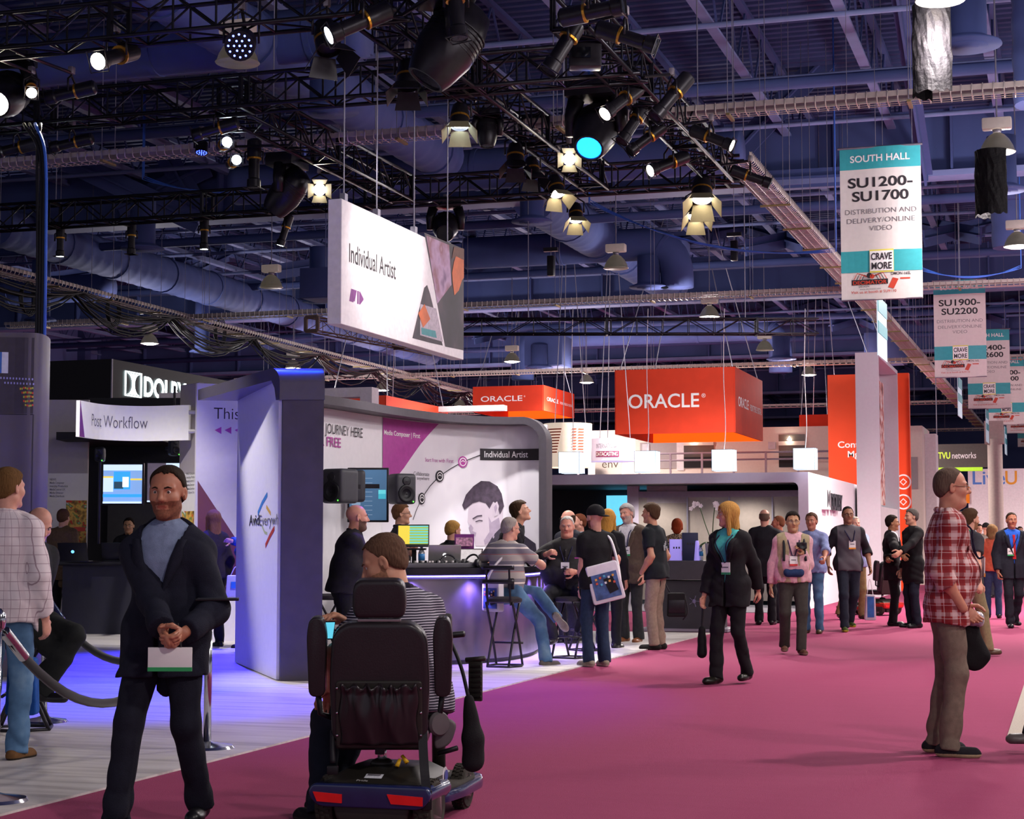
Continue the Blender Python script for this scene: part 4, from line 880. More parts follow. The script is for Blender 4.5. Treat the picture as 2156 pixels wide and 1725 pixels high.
# ---------------------------------------------------------------- rear grey booth with glass front
yf = G(1717, 1283).y; xr = -5.0
t = thing('grey_portal_booth', 'low grey booth with rounded opening, dark interior and glass wall', 'booth', ((-13 + xr) / 2, yf, 0))
zt = P(1717, 994, depth((xr, yf, 0))).z; zo = zt - .2; xL = -16.5; MG = mat('portal_grey', '#a79dab', .5, var=.02); MW2 = mat('portal_white', '#ebe7ee', .5, var=.02)
outer = [(xL, 0), (xL, zt), (xr, zt), (xr, 0)]; xi = xr - .2; rr_ = .12
inner = [(xL, 0.0), (xL, zo)] + [(xi - rr_ + rr_ * math.sin(a), zo - rr_ + rr_ * math.cos(a)) for a in np.linspace(0, math.pi / 2, 6)] + [(xi, 0)]
mb = MB(); ring = [(xL, zo), (xL, zt), (xr, zt), (xr, 0), (xi, 0)] + [inner[k] for k in range(len(inner) - 2, 1, -1)]
mb.prism([(a, b) for a, b in ring], 0, .5, M=Matrix(((1, 0, 0, 0), (0, 0, 1, yf), (0, 1, 0, 0), (0, 0, 0, 1)))); mb.build('portal_frame', MG, t, False, True)
MB().box2((xr - .12, yf + .02, 0), (xr + .004, yf + 9.5, zt)).build('white_side_wall', MW2, t, False, True)
MB().box2((xL, yf + .5, zo), (xr - .12, yf + 9.5, zo + .1)).build('roof', BLK, t, False, True); MB().box2((xL, yf + 4.5, 0), (xi, yf + 4.6, zo)).build('black_back_wall', BLK, t, False, True)
xg = PYp(1345, 1100, yf + 1.6).x; M_glass = mat('tinted_glass_wall', '#8d837a', .12, spec=.7, var=.04)
MB().box2((xg, yf + 1.6, .1), (xi, yf + 1.66, zo - .25)).build('glass_pane_wall', M_glass, t, False, True); MB().box2((xg - .25, yf + 1.58, 0), (xg, yf + 1.7, zo)).build('glass_frame', MG, t, False, True)
MB().box2((xg, yf + 1.58, zo - .25), (xi, yf + 1.7, zo - .12)).build('glass_rail', mat('rail_grey', '#8b8290', .5), t, False, True)
for px in (1448, 1536, 1627): x_ = PYp(px, 1100, yf + 1.6).x; MB().box2((x_ - .015, yf + 1.56, .1), (x_ + .015, yf + 1.6, zo - .25)).build('mullion', M_gal, t, False, True)
pn = Panel(t, (xg, yf + 1.6, 0), (1, 0, 0)); xy = plane_xy((xg, yf + 1.6, 0), (1, 0, 0), UP)
a = xy(1362, 1060); b = xy(1447, 1030); pn.rect(a[0], a[1], b[0], b[1] + .1, mat('reflected_banner', '#8c8287', .3), 'reflected_panel', 1); pn.text('Education & Cert', *xy(1364, 1047), .07, INKL, xy(1416, 1047)[0] - xy(1364, 1047)[0], 0, mirror=True, lay=2)  # reflection of a banner, drawn as flat print on the glass
sc0 = PYp(1270, 1075, yf + 4); MB().box2((sc0.x, yf + 4.3, sc0.z - .45), (sc0.x + 1.4, yf + 4.4, sc0.z + .35)).build('bright_screen', mat('warm_screen', '#3aa0c0', .3, emit='#58b0d8', es=1.1, var=.5, scale=2), t, False, True)
pn = Panel(t, (xr + .004, yf, 0), (0, 1, 0)); xy = plane_xy((xr + .004, yf, 0), (0, 1, 0), UP)
a = xy(1731, 1073); b = xy(1744, 1030); hgt = b[1] - a[1]; wd = .62
M_let = mat('sign_letter_dark', '#26262c', .4, var=0)
mbs = MB(); y0_ = yf + a[0] - .1; 
MB().box2((xr + .005, y0_, a[1]), (xr + .12, y0_ + wd, a[1] + hgt)).build('emblem_block', WHT, t, False, True)
pe = Panel(t, (xr + .12, y0_, a[1]), (0, 1, 0))
pe.poly([(.06, .04)] + [(.06 + .24 * math.sin(s_), hgt / 2 - (hgt / 2 - .04) * math.cos(s_)) for s_ in np.linspace(0, math.pi, 10)] + [(.06, hgt - .04)], M_let, 'emblem_d', 1)
pe.poly([(wd - .06, .04), (wd - .06, hgt - .04)] + [(wd - .06 - .24 * math.sin(s_), hgt / 2 + (hgt / 2 - .04) * math.cos(s_)) for s_ in np.linspace(0, math.pi, 10)], M_let, 'emblem_d', 1)
pe.text('DOLBY', wd + .15, .02, hgt * .72, M_let, 2.0, .03, ext=.08, lay=-50)
for x_ in (-6.5, -8.5, -12): lamp('booth_fill_light', 'SPOT', (x_, yf + .8, zo - .06), 110, (1, .93, .88), None, .1, 150, .6, t)  # unseen fill lights added to brighten the booth interior
# ---------------------------------------------------------------- upstairs rooms behind it
yb = 56.0; t = thing('upper_rooms', 'cream two storey booth with balcony rail above the grey booth', 'booth', (-12, yb, 0))
zc = lambda py: P(1400, py, depth((-11, yb, 0))).z; xat = lambda px: PYp(px, 950, yb).x
x0, x1 = xat(1238), xat(1760); MB().box2((x0, yb, 0), (x1, yb + 4, zc(902))).build('cream_wall', CREAM, t, False, True)
for pa, pb, ya, yb2, m_ in ((1348, 1425, 930, 985, 'd'), (1440, 1503, 915, 985, 'w'), (1640, 1695, 918, 986, 'w'), (1425, 1440, 925, 990, 'p')):
    mm = {'d': GREYW, 'w': mat('dark_window_glass', '#55504c', .2, spec=.6), 'p': M_white}[m_]; MB().box2((xat(pa), yb - .03, zc(yb2)), (xat(pb), yb + .01, zc(ya))).build('window_pane' if m_ == 'w' else 'panel', mm, t, False, True)
    if m_ == 'w':
        MB().box2((xat(pa), yb - .05, zc(ya) - .35), (xat(pb), yb - .02, zc(ya) - .22)).build('window_bar', CREAM, t, False, True); MB().box2((xat(pa), yb - .04, zc(yb2)), (xat(pb), yb - .02, zc(yb2) + .35)).build('lower_pane', BLK, t, False, True)
        lb = MB().lathe([(.001, .0), (.07, .02), (.001, .14)], (xat(pa) + .35, yb - .1, zc(ya) - .2), n=10).build('downlight', M_bulb, t, True, True)
for pa, ya in ((1353, 940), (1618, 940)): MB().box2((xat(pa), yb - .05, zc(ya + 8)), (xat(pa + 15), yb, zc(ya - 7))).build('door_plaque', mat('plaque_grey', '#c9c4cc', .5), t, False, True)
zr = zc(958); 
for z in (zr, zr - .22): MB().tube([(x0 - 1, yb - 1.2, z), (x1, yb - 1.2, z)], .03, 8).build('rail', MG, t, True, True)
for k in range(9): x_ = x0 + (x1 - x0) * k / 8; MB().box2((x_ - .03, yb - 1.23, zr - 1.0), (x_ + .03, yb - 1.17, zr)).build('rail_post', MG, t, False, True)
MB().box2((x0 - 1, yb - 1.25, zr - 1.1), (x1, yb, zr - .75)).build('balcony_floor', M_white, t, False, True)
# round drum signs
def drum(px, py0, py1, D, rpx, label, m, rt=1.0):
    a = P(px, py1, D); b = P(px, py0, D); r = rpx * D / F; h = b.z - a.z
    t = thing('drum_sign', label, 'sign', a, 0, 'round hanging drum signs'); MB().lathe([(r, 0), (r * rt, h), (r * rt - .03, h), (r - .03, 0)], n=40).build('drum_skin', m, t, 40)
    for s_ in range(3): an = s_ * 2.1; MB().tube([(r * .8 * math.cos(an), r * .8 * math.sin(an), h), (0, 0, 11.36 - a.z)], .012, 5).build('suspension_wire', M_gal, t)
    def fn(x, y, d): an = -math.pi / 2 + YAW + x / r; rr = r * (1 + (rt - 1) * y / h) + d + .01; return Vector(a) + Vector((rr * math.cos(an), rr * math.sin(an), y))
    return t, Panel(t, fn=fn), r, h
t, pn, r, h = drum(1196, 893, 985, 46, 48, 'white flared drum sign with orange bars beside the curved wall', mat('warm_white_skin', '#f6e6d8', .6, emit='#ffe6cc', es=.35), 1.06)
for k in range(9):
    for xa, xb in ((-.75, -.22 - .02 * k), (.1, .24), (.3, .5)): pn.rect(xa * .8, h * (.84 - .065 * k), xb * .8, h * (.84 - .065 * k) + h * .028, mat('print_orange_bar', '#d0553a', .6), 'printed_bar', 1, 5)
t, pn, r, h = drum(1290, 925, 972, 47, 48, 'pale lilac drum sign with maroon lettering band', mat('lilac_skin', '#e9dff0', .6, emit='#e0d0f0', es=.2))
pn.text('INTERNATIONAL', -.5, h * .55, h * .20, INKL, .62, -.005, lay=1); pn.rect(-.52, h * .16, .13, h * .42, mat('print_maroon', '#8a1f58', .6), 'printed_band', 1, 6); pn.text('DATACASTING', -.5, h * .21, h * .17, WHT, .6, .02, lay=2)
e0 = P(1253, 990, 48.5); e1 = P(1306, 968, 48.5); t = thing('letter_board', 'cream board with thin serif style lettering behind the balcony rail', 'sign', e0); MB().box2((e0.x, e0.y, e0.z - 1.4), (e0.x + .75, e0.y + .05, e1.z + .05)).build('board', CREAM, t, False, True)
Panel(t, (e0.x, e0.y, e0.z), (1, 0, 0)).text('env', .2, .06, .22, mat('ink_brown', '#5a4a3c', .6, var=0), .46, -.006)
# ---------------------------------------------------------------- tall orange wall and white portal
yo = 49.2; a = PYp(1742, 790, yo); b = PYp(1913, 784, yo); t = thing('orange_wall', 'tall orange wall panel with white lettering and round icons', 'booth wall', ((a.x + b.x) / 2, yo, 0))
MB().box2((a.x, yo, 0), (b.x, yo + .3, a.z)).build('panel', ORW, t, False, True); pn = Panel(t, (a.x, yo, 0), (1, 0, 0)); xy = plane_xy((a.x, yo, 0), (1, 0, 0), UP)
pn.text('Content', *xy(1764, 943), .17, WHT, .95, .02, lay=1); pn.text('Mgmt', *xy(1785, 963), .17, WHT, .6, .02, lay=1)
for py in (1015, 1057):
    c = xy(1902, py); pn.ring(c[0], c[1], .17, .21, WHT, 'icon_ring', 28, lay=1); pn.ring(c[0], c[1], .07, .10, WHT, 'icon_mark', 4, lay=1)
    pn.rect(c[0] - .34, c[1] - .012, c[0] - .2, c[1] + .012, WHT, 'icon_line', 1)
y0 = 43.3; a = PYp(1800, 743, y0); b = PYp(1849, 743, y0); zt = a.z; y1 = 48.3
t = thing('white_portal', 'tall white hollow portal frame beside the orange wall', 'booth frame', ((a.x + b.x) / 2, y0, 0)); MP = mat('portal_matt_white', '#d9d5dc', .6, var=.02); th = .1; dp = b.x - a.x
MB().box2((a.x, y0, 0), (b.x, y0 + th, zt)).build('front_panel', MP, t, False, True); MB().box2((a.x, y0 + th, zt - th), (b.x, y1 - th, zt)).build('top_panel', MP, t, False, True); MB().box2((a.x, y1 - th, 0), (b.x, y1, zt)).build('rear_panel', MP, t, False, True); MB().box2((a.x, y0 + th, 0), (a.x + th, y1 - th, zt - th)).build('side_panel', MP, t, False, True)
MB().box2((a.x + th, y0 + th, 0), (b.x - .05, y1 - th, 2.2)).build('lower_cabinet', M_white, t, False, True)
def mk():
    t_ = NT('comic_print', .6); n1 = t_.noise(4, detail=2); return t_.out(t_.ramp(n1, [(.3, '#2c2430'), (.42, '#c85a48'), (.55, '#f0dcd4'), (.65, '#f6eee8'), (.8, '#a83a58')]))
MB().box2((b.x - .35, y0 + .9, 2.3), (b.x - .32, y1 - .6, zt - .4)).build('printed_banner', mk(), t, False, True)
for px in (1828, 1866):
    q = P(px, 748, 44.5); MB().tube([q, q + Vector((-.5, .2, 1.4)), q + Vector((-.5, .2, 3))], .015, 5).build('chain', M_gal, t, False, True)
# far right booths
D_ = 55; a = P(1915, 1240, D_); b = P(1966, 897, D_); t = thing('white_block_booth', 'white block shaped booth behind the orange wall', 'booth', (a.x, a.y, 0)); MB().box2((a.x - 1, a.y, 0), (P(1942, 900, D_).x, a.y + 3, b.z)).build('block', CREAM, t, False, True)
MB().box2((P(1942, 900, D_).x, a.y + 1, 0), (b.x, a.y + 2, b.z - .2)).build('side_block', M_white, t, False, True); q = P(1916, 1030, D_); MB().box2((q.x, a.y - .04, q.z), (q.x + .25, a.y, q.z + 1.0)).build('blind', GREYW, t, False, True)
D_ = 62; a = P(1960, 985, D_); b = P(2094, 936, D_); t = thing('overhead_sign', 'dark grey overhead sign with lime and white lettering', 'sign', (a.x, a.y, a.z)); MB().box2((a.x, a.y, a.z), (b.x, a.y + .3, b.z)).build('board', mat('sign_grey', '#57534f', .6), t, False, True); MB().box2((a.x, a.y - .02, a.z - .13), (b.x - .4, a.y + .3, a.z - .002)).build('lime_edge', mat('lime', '#a8d838', .6, emit='#a0d830', es=.35), t, False, True)
pn = Panel(t, (a.x, a.y, a.z), (1, 0, 0)); wd = b.x - a.x; hh = b.z - a.z; pn.text('TVU', wd * .12, hh * .38, hh * .27, mat('ink_lime', '#c8e84a', .5, emit='#b8e040', es=.4, var=0), wd * .19, .02); pn.text('networks', wd * .34, hh * .38, hh * .26, WHT, wd * .38, .01)
for f in (.1, .9): MB().tube([(a.x + wd * f, a.y + .1, b.z), (a.x + wd * f, a.y + .1, 9.2)], .02, 5).build('wire', M_gal, t, False, True)
D_ = 66; a = P(2040, 1110, D_); b = P(2200, 988, D_); t = thing('white_logo_wall', 'white wall with large blue and amber lettering at the right', 'booth wall', (a.x, a.y, 0)); MB().box2((a.x, a.y, 0), (b.x, a.y + .3, b.z)).build('wall', M_white, t, False, True)
pn = Panel(t, (a.x, a.y, 0), (1, 0, 0)); xy = plane_xy((a.x, a.y, 0), (1, 0, 0), UP); pn.text('Liv', *xy(2048, 1020), .5, mat('ink_blue', '#5a8ad8', .5, var=0), .85, .01); pn.text('e', *xy(2100, 1020), .5, mat('ink_blue'), .28, .01); pn.text('U', *xy(2117, 1020), .5, mat('ink_amber', '#e8a030', .5, var=0), .42, .01)
MB().box2((P(2034, 1060, D_).x, a.y - .1, P(2034, 1060, D_).z), (P(2042, 1060, D_).x, a.y - .02, P(2034, 1025, D_).z)).build('orange_card', mat('card_orange', '#f08a1a', .6), t, False, True)
D_ = 58; a = P(2082, 1130, D_); b = P(2111, 925, D_); single(MB().lathe([(.24, 0), (.24, b.z)], ((a.x + b.x) / 2, a.y, 0), n=20), 'round_column', mat('column_grey', '#b9ada6', .7), 'pale round column in front of the white wall with blue lettering', 'column', smooth=40)
a = P(2080, 935, 58); obox('column_head', 'pale square box on top of the round column', 'box', (a.x - .1, a.y - .2, a.z), (a.x + .5, a.y + .3, a.z + .75), mat('column_grey'))
for px, D_, w_, h_, m_, lab in ((2030, 80, 5, 2.6, CREAM, 'low cream booth far down the aisle'), (2125, 95, 7, 3, M_white, 'low white booth at the end of the aisle'), (2075, 74, 1.2, 1.9, GREYW, 'grey display unit far down the aisle')):
    a = G(px, 1140 + 1.35 * F / D_); t = thing('far_booth', lab, 'booth', a); MB().box((0, 1, h_ / 2), (w_, 2, h_)).build('wall', m_, t); MB().box((0, -.05, h_ - .2), (w_ * .8, .06, .3)).build('fascia', mat('card_orange'), t)
# ================================================================ left side of the booth
# big dark curved wall at the left edge
D_ = 17.5; a = P(-60, 1140, D_); b = P(107, 700, D_); zt = b.z
cl = Curve([P(-130, 700, D_ - .3), P(-60, 700, D_ - .1), P(20, 700, D_), P(75, 700, D_ + .05), P(96, 700, D_ + .25), P(106, 700, D_ + .6), P(106, 700, D_ + 1.0)], 6)
t = thing('curved_booth_wall', 'dark grey curved booth wall at the left edge with printed mixing desk', 'booth wall', (cl.p[12].x, cl.p[12].y, 0))
cl.sheet(0, zt, 0, .12, n=60).build('curved_shell', mat('wall_laminate', '#5a5258', .5, var=.06, scale=3), t, 60, True)
pn = Panel(t, fn=cl.fn); xy = cl.xy
a = xy(0, 872); b = xy(72, 735); pn.rect(cl.xy(-50, 800)[0], a[1] + .01, b[0], zt - .05, mat('photo_dark_print', '#3c353c', .5, var=.1), 'photo_print', 1, 6)
pn.rect(cl.xy(-50, 800)[0], a[1] - .006, b[0], a[1] + .004, INK, 'seam', 1, 6); pn.rect(b[0], 0, b[0] + .008, a[1], INK, 'seam', 1)
a = xy(0, 786); b = xy(18, 742); pn.rect(a[0] - .1, a[1], b[0], b[1], mat('print_screen_pale', '#cdd0d6', .5, var=.1), 'printed_monitor', 2); pn.rect(a[0] - .1, a[1], a[0] + .015, b[1], mat('print_screen_blue', '#3a68b0', .5), 'printed_monitor', 3)
rn = random.Random(2)
for r_ in range(7):
    for c_ in range(11):
        if c_ < r_ * .8: continue
        px = 2 + c_ * 6.6 + (r_ % 2) * 2; py = 796 + r_ * 10 + c_ * .3
        if r_ >= 2: px = 36 + c_ * 3.6; py = 818 + (r_ - 2) * 9 + rn.uniform(-1, 1)
        if px > 71: continue
        q = xy(px, py); col = ('print_key_blue', '#9a98c8') if r_ < 2 else [('print_key_red', '#c8442c'), ('print_key_yellow', '#c8a83a'), ('print_key_green', '#a8b03c')][(r_ + c_) % 3]
        pn.rect(q[0] - .007, q[1] - .01, q[0] + .007, q[1] + .01, mat(col[0], col[1], .5, var=0), 'printed_key', 2)
# back of the left bay: walls, black recess, posters
def wallpanel(name, lab, px0, px1, pyt, D, m, cat='booth wall', z0=0.0, dD=0.0, th=.08):
    a = P(px0, pyt, D); b = P(px1, pyt, D + dD); zt = a.z; u = Vector((b.x - a.x, b.y - a.y, 0)); L = u.length
    t = thing(name, lab, cat, ((a.x, a.y, 0)), math.atan2(u.y, u.x)); MB().box((L / 2, th / 2, (zt + z0) / 2), (L, th, zt - z0)).build('panel', m, t)
    o = Vector((a.x, a.y, 0)); return t, Panel(t, o, u), plane_xy(o, u, UP), L, zt
POST = mat('poster_white', '#ded9d6', .5, var=.02)
def mk():
    t_ = NT('poster_city_lights', .5); n1 = t_.noise(7, detail=2); n2 = t_.noise(16, detail=1)
    c = t_.ramp(n1, [(.28, '#2a2418'), (.42, '#8a6a30'), (.52, '#e0b050'), (.6, '#4a7a40'), (.72, '#f0e8d0')]); return t_.out(t_.mix(t_.m_('GREATER_THAN', n2, .62), c, C('#c83020')))
CITY = mk()
def listing(pn, xy, px, py, lines, step, hpx, wpx):
    for i, (s_, f) in enumerate(lines):
        a = xy(px, py + i * step); b = xy(px + wpx * f, py + i * step); pn.text(s_, a[0], a[1], xy(px, py + i * step - hpx)[1] - a[1], INKL, b[0] - a[0], .005, lay=2)
LST = [('NEWS', .35), ('Media Composer', .8), ('Interplay Production', 1), ('MediaCentral UX', .85), ('Media Director', .75), ('Media Distribute', .8)]
t, pn, xy, L, zt = wallpanel('poster_wall', 'light grey booth wall with tall poster of city lights', 60, 187, 842, 27.6, GREYW)
a = xy(72, 1205); b = xy(186, 997); pn.rect(a[0], a[1], b[0], b[1], POST, 'poster', 1); listing(pn, xy, 105, 1012, LST, 7, 4.5, 38)
a = xy(137, 1175); b = xy(183, 1054); pn.rect(a[0], a[1], b[0], b[1], CITY, 'poster_photo', 2); q = xy(155, 1119); q2 = xy(180, 1110); pn.rect(q[0], q[1], q2[0], q2[1], RED, 'poster_red_bar', 3)
t, pn, xy, L, zt = wallpanel('black_recess', 'black recessed bay wall behind the two screens', 186, 386, 838, 29, BLK); MB().box((L / 2, -1.0, zt - .75), (L, 2.0, .12)).build('soffit', BLK, t)
MB().box((L * .62, -.06, 1.2), (L * .76, .1, 2.4)).build('grey_back_panel', mat('bay_grey', '#3b3a3c', .6), t)
t, pn, xy, L, zt = wallpanel('grey_column_wall', 'grey narrow wall beside the lettered white panel', 380, 418, 812, 24.4, GREYW, dD=-.5)
a = xy(381, 1190); b = xy(416, 996); pn.rect(a[0], a[1], b[0], b[1], POST, 'poster', 1); listing(pn, xy, 393, 1000, LST[1:] + [('ISIS Shared Storage', 1)], 8, 5, 22); a = xy(383, 1110); b = xy(415, 1076); pn.rect(a[0], a[1], b[0], b[1], CITY, 'poster_photo', 2); a = xy(380, 1038); b = xy(388, 998); pn.rect(a[0], a[1], b[0], b[1], mat('print_dusk', '#a06a5a', .5, var=.4, scale=9), 'poster_strip', 2)
t, pn, xy, L, zt = wallpanel('lettered_panel', 'tall white booth panel with thin lettering and three purple arrows', 415, 535, 807, 23.6, mat('panel_lilac_white', '#dcd6de', .55, var=.02), dD=.3)
a = xy(450, 882); pn.text('This', a[0], a[1], .155, INK, xy(504, 882)[0] - a[0], -.006, lay=1)
for px in (452, 473, 494): q = [xy(px, 906), xy(px + 14, 899), xy(px + 14, 914)]; pn.poly([q[0], q[2], q[1]], MAG, 'arrow', 1)
def mk():
    t_ = NT('dusk_print', .5); f = t_.m_('MULTIPLY', t_.z, .45); return t_.out(t_.ramp(f, [(.25, '#2c1830'), (.5, '#5a2a4c'), (.75, '#7a4a4a')]))
pn.poly([xy(416, 1012), xy(416, 1250), xy(530, 1250), xy(530, 1185)], mk(), 'printed_dusk', 1)
# sign over the bay
cs = Curve([P(168, 860, 23.2), P(220, 858, 23.9), P(300, 856, 24.2), P(398, 855, 24.0)], 6); zs0 = P(397, 927, 24).z; zs1 = P(397, 853, 24).z
t = thing('bay_sign', 'curved white sign with thin grey lettering and purple corner over the screens', 'sign', (cs.p[8].x, cs.p[8].y, zs0)); cs.sheet(zs0, zs1, 0, .05).build('board', mat('sign_white', '#eeeae6', .5, emit='#fff6ea', es=.12, var=.02), t, 40, True)  # faint glow put into the board to lift its spotlit white
pn = Panel(t, fn=cs.fn); pn.poly([(0, zs0), (.16, zs0), (.01, zs1), (0, zs1)], PURP, 'purple_corner', 1); x_ = cs.xy(192, 900)[0]; pn.text('Post Workflow', x_, zs0 + .17, .165, INKL, cs.xy(311, 900)[0] - x_, -.008, lay=2)
for z in (zs0 + .12, zs1 - .1): MB().tube([cs.fn(cs.S, z, 0), cs.fn(cs.S, z, 0) + RGT * .35], .03, 8).build('bracket', M_white, t, False, True)
# black box sign with glowing letters
D_ = 41; c = P(236, 756, D_); zb = c.z - 1.7; t = thing('black_box_sign', 'black cube shaped booth top with glowing white lettering', 'sign', (c.x, c.y, zb)); MB().box2((c.x - 9, c.y, zb), (c.x, c.y + 16, c.z)).build('black_box', BLK, t, False, True)
MB().box2((c.x - .01, c.y - .02, zb), (c.x + .02, c.y + .01, c.z)).build('corner_trim', M_gal, t, False, True); MB().box2((c.x - 8.7, c.y + .3, 0), (c.x - .3, c.y + 15.7, zb)).build('lower_wall', DGREY, t, False, True)
pn = Panel(t, (c.x + .02, c.y, zb), (0, 1, 0)); xy = plane_xy((c.x + .02, c.y, zb), (0, 1, 0), UP); a = xy(262, 833); b = xy(299, 792); x0, y0 = a; hh = b[1] + .06 - a[1]; ww = b[0] - a[0]
fr = .09 * ww; d_ = .03
for q in (((0, 0), (1, 0), (1, .05), (0, .05)), ((0, .95), (1, .95), (1, 1), (0, 1)), ((0, .05), (.09, .05), (.09, .95), (0, .95)), ((.91, .05), (1, .05), (1, .95), (.91, .95))): pn.poly([(x0 + p_[0] * ww, y0 + p_[1] * hh) for p_ in q], LEDW, 'glowing_emblem', 2)
arc = [(.12 + .30 * math.sin(s_), .5 - .42 * math.cos(s_)) for s_ in np.linspace(0, math.pi, 12)]; mid_ = [(x0 + a_ * ww, y0 + b_ * hh) for a_, b_ in arc] + [(x0 + (1 - a_) * ww, y0 + b_ * hh) for a_, b_ in reversed(arc)]
pn.poly(mid_, LEDW, 'glowing_emblem', 2); a = xy(303, 833); pn.text('DOLBY', a[0], a[1], hh * .76, LEDW, xy(392, 838)[0] - a[0], .03, lay=2)
# screens and speakers of the bay
def screen(px0, px1, py0, py1, D, lab, parts, group='wall screens'):
    a = P(px0, py1, D); b = P(px1, py1, D); zt = P(px0, py0, D).z; u = Vector((b.x - a.x, b.y - a.y, 0)); L = u.length; h = zt - a.z
    t = thing('wall_screen', lab, 'screen', a, math.atan2(u.y, u.x), group); MB().box((L / 2, .03, h / 2), (L, .06, h)).build('housing', M_fix, t, bevel=.008); MB().box((L / 2, .12, h / 2), (.3, .14, .2)).build('wall_mount', M_fix, t)
    pn = Panel(t, a, u); b_ = .025
    for x0, y0, x1, y1, m, nm in parts: pn.rect(b_ + (L - 2 * b_) * x0, b_ + (h - 2 * b_) * y0, b_ + (L - 2 * b_) * x1, b_ + (h - 2 * b_) * y1, m, nm)
def em(name, col, s=.9, var=0.0, scale=8): return mat(name, col, .3, emit=col, es=s, var=var, scale=scale)
SB = em('screen_blue_grey', '#6f90c0', .9); SL = em('screen_pale', '#b8cbe4', .9); SY = em('screen_yellow', '#d8b840', .9); SS = em('screen_sky', '#2f8fcc', .9); SD = em('screen_teal_dark', '#2a4658', .6); SW = em('screen_white', '#e8f2f8', .9); SG = em('screen_dim', '#5c5260', .5, .4, 5)
screen(213, 302, 975, 1064, 26, 'left wall screen showing blue editing software', [(0, 0, 1, 1, SB, 'picture'), (0, .85, 1, 1, SL, 'toolbar'), (0, .3, .26, .7, SL, 'bin_list'), (0, .66, .26, .70, SY, 'yellow_row'), (.7, .6, 1, .64, SY, 'yellow_row'), (.27, .36, .7, .82, SS, 'preview'), (.28, .38, .52, .56, SD, 'preview_sea'), (.5, .42, .66, .68, SW, 'preview_splash'), (0, .16, 1, .24, SS, 'timeline'), (0, 0, 1, .05, SL, 'taskbar')])
screen(306, 384, 972, 1061, 26, 'right wall screen with a dim interview picture', [(0, 0, 1, 1, SG, 'picture'), (.55, .85, 1, 1, SL, 'toolbar'), (.2, .1, .5, .75, em('screen_figure', '#8a7a78', .5, .2), 'presenter'), (0, 0, 1, .04, SL, 'taskbar')])
def speaker(c, facing, lab, sx=.26, sy=.25, sz=.42, m=None, stand=None):
    t = thing('studio_speaker', lab, 'speaker', c, facing, 'studio speakers'); m = m or mat('speaker_grey', '#45464b', .45, var=.05)
    MB().box((0, 0, 0), (sx, sy, sz)).build('cabinet', m, t, bevel=.05, seg=4)
    mb = MB().lathe([(sx * .40, 0), (sx * .38, .012), (sx * .30, -.012 + .02), (sx * .12, -.03 + .02), (.001, -.01 + .02)], (0, -sy / 2 - .003, -sz * .16), (0, -1, 0), 24); mb.build('woofer', mat('speaker_cone', '#1b1c20', .5), t, True)
    MB().lathe([(sx * .2, 0), (sx * .16, .006), (sx * .07, -.0), (.001, .01)], (0, -sy / 2 - .003, sz * .25), (0, -1, 0), 20).build('tweeter', mat('speaker_horn', '#2c2d31', .4), t, True)
    MB().lathe([(.008, 0), (.001, .006)], (sx * .33, -sy / 2 - .002, -sz * .42), (0, -1, 0), 8).build('indicator', em('green_led', '#50ff40', 3), t)
    MB().box((0, sy / 2 + .08, 0), (.05, .18, .05)).build('mount_arm', M_fix, t)
    if stand: MB().tube([(0, 0, -sz / 2), (0, 0, -stand)], .02, 8).build('stand_pole', M_fix, t)
FC = YAW   # facing the camera (local -Y toward the camera)
speaker(P(211, 957, 25.6), YAW, 'small dark speaker above the left wall screen', .14, .16, .22, mat('speaker_dark', '#26262c', .4), 1.3); speaker(P(366, 943, 25.5), YAW + R(35), 'small dark speaker tilted at the right of the bay', .14, .16, .24, mat('speaker_dark'), -.9)
speaker(P(716, 1024, 19.3), YAW - R(35), 'large grey speaker nearest the portal post', .30, .30, .38); speaker(P(744, 1024, 20.3), YAW - R(80), 'grey speaker turned away, left of the touch screen', .26, .26, .37); speaker(P(846, 1030, 20.2), YAW + R(28), 'grey speaker right of the touch screen', .26, .26, .35)
screen(731, 818, 985, 1100, 21.2, 'upright touch screen on the curved wall between speakers', [(0, 0, 1, 1, em('touch_blue', '#41607e', .45, .15, 2), 'picture'), (.06, .3, .3, .62, em('touch_pale', '#7d95ac', .4), 'panel'), (.78, .42, .98, .52, em('touch_teal', '#3a9aaa', .6), 'tile'), (.78, .52, .98, .60, em('touch_aqua', '#58b4bc', .6), 'tile')] + [(.4, .1 + .09 * k, .62, .115 + .09 * k, em('touch_line', '#6f87a0', .4), 'menu_row') for k in range(9)])
# dark reception counter
a = G(118, 1337); b = G(505, 1340); u = (b - a); L = u.length; t = thing('reception_counter', 'long dark reception counter below the two screens', 'counter', a, math.atan2(u.y, u.x))
MB().box((L / 2, .4, .5), (L - .12, .7, 1.0)).build('body', mat('counter_navy', '#2a2935', .5, var=.05), t); MB().box((L / 2, .36, 1.03), (L, .9, .06)).build('worktop', mat('black_laminate'), t, bevel=.01); MB().box((L / 2, .42, .04), (L - .2, .72, .08)).build('plinth', BLK, t)
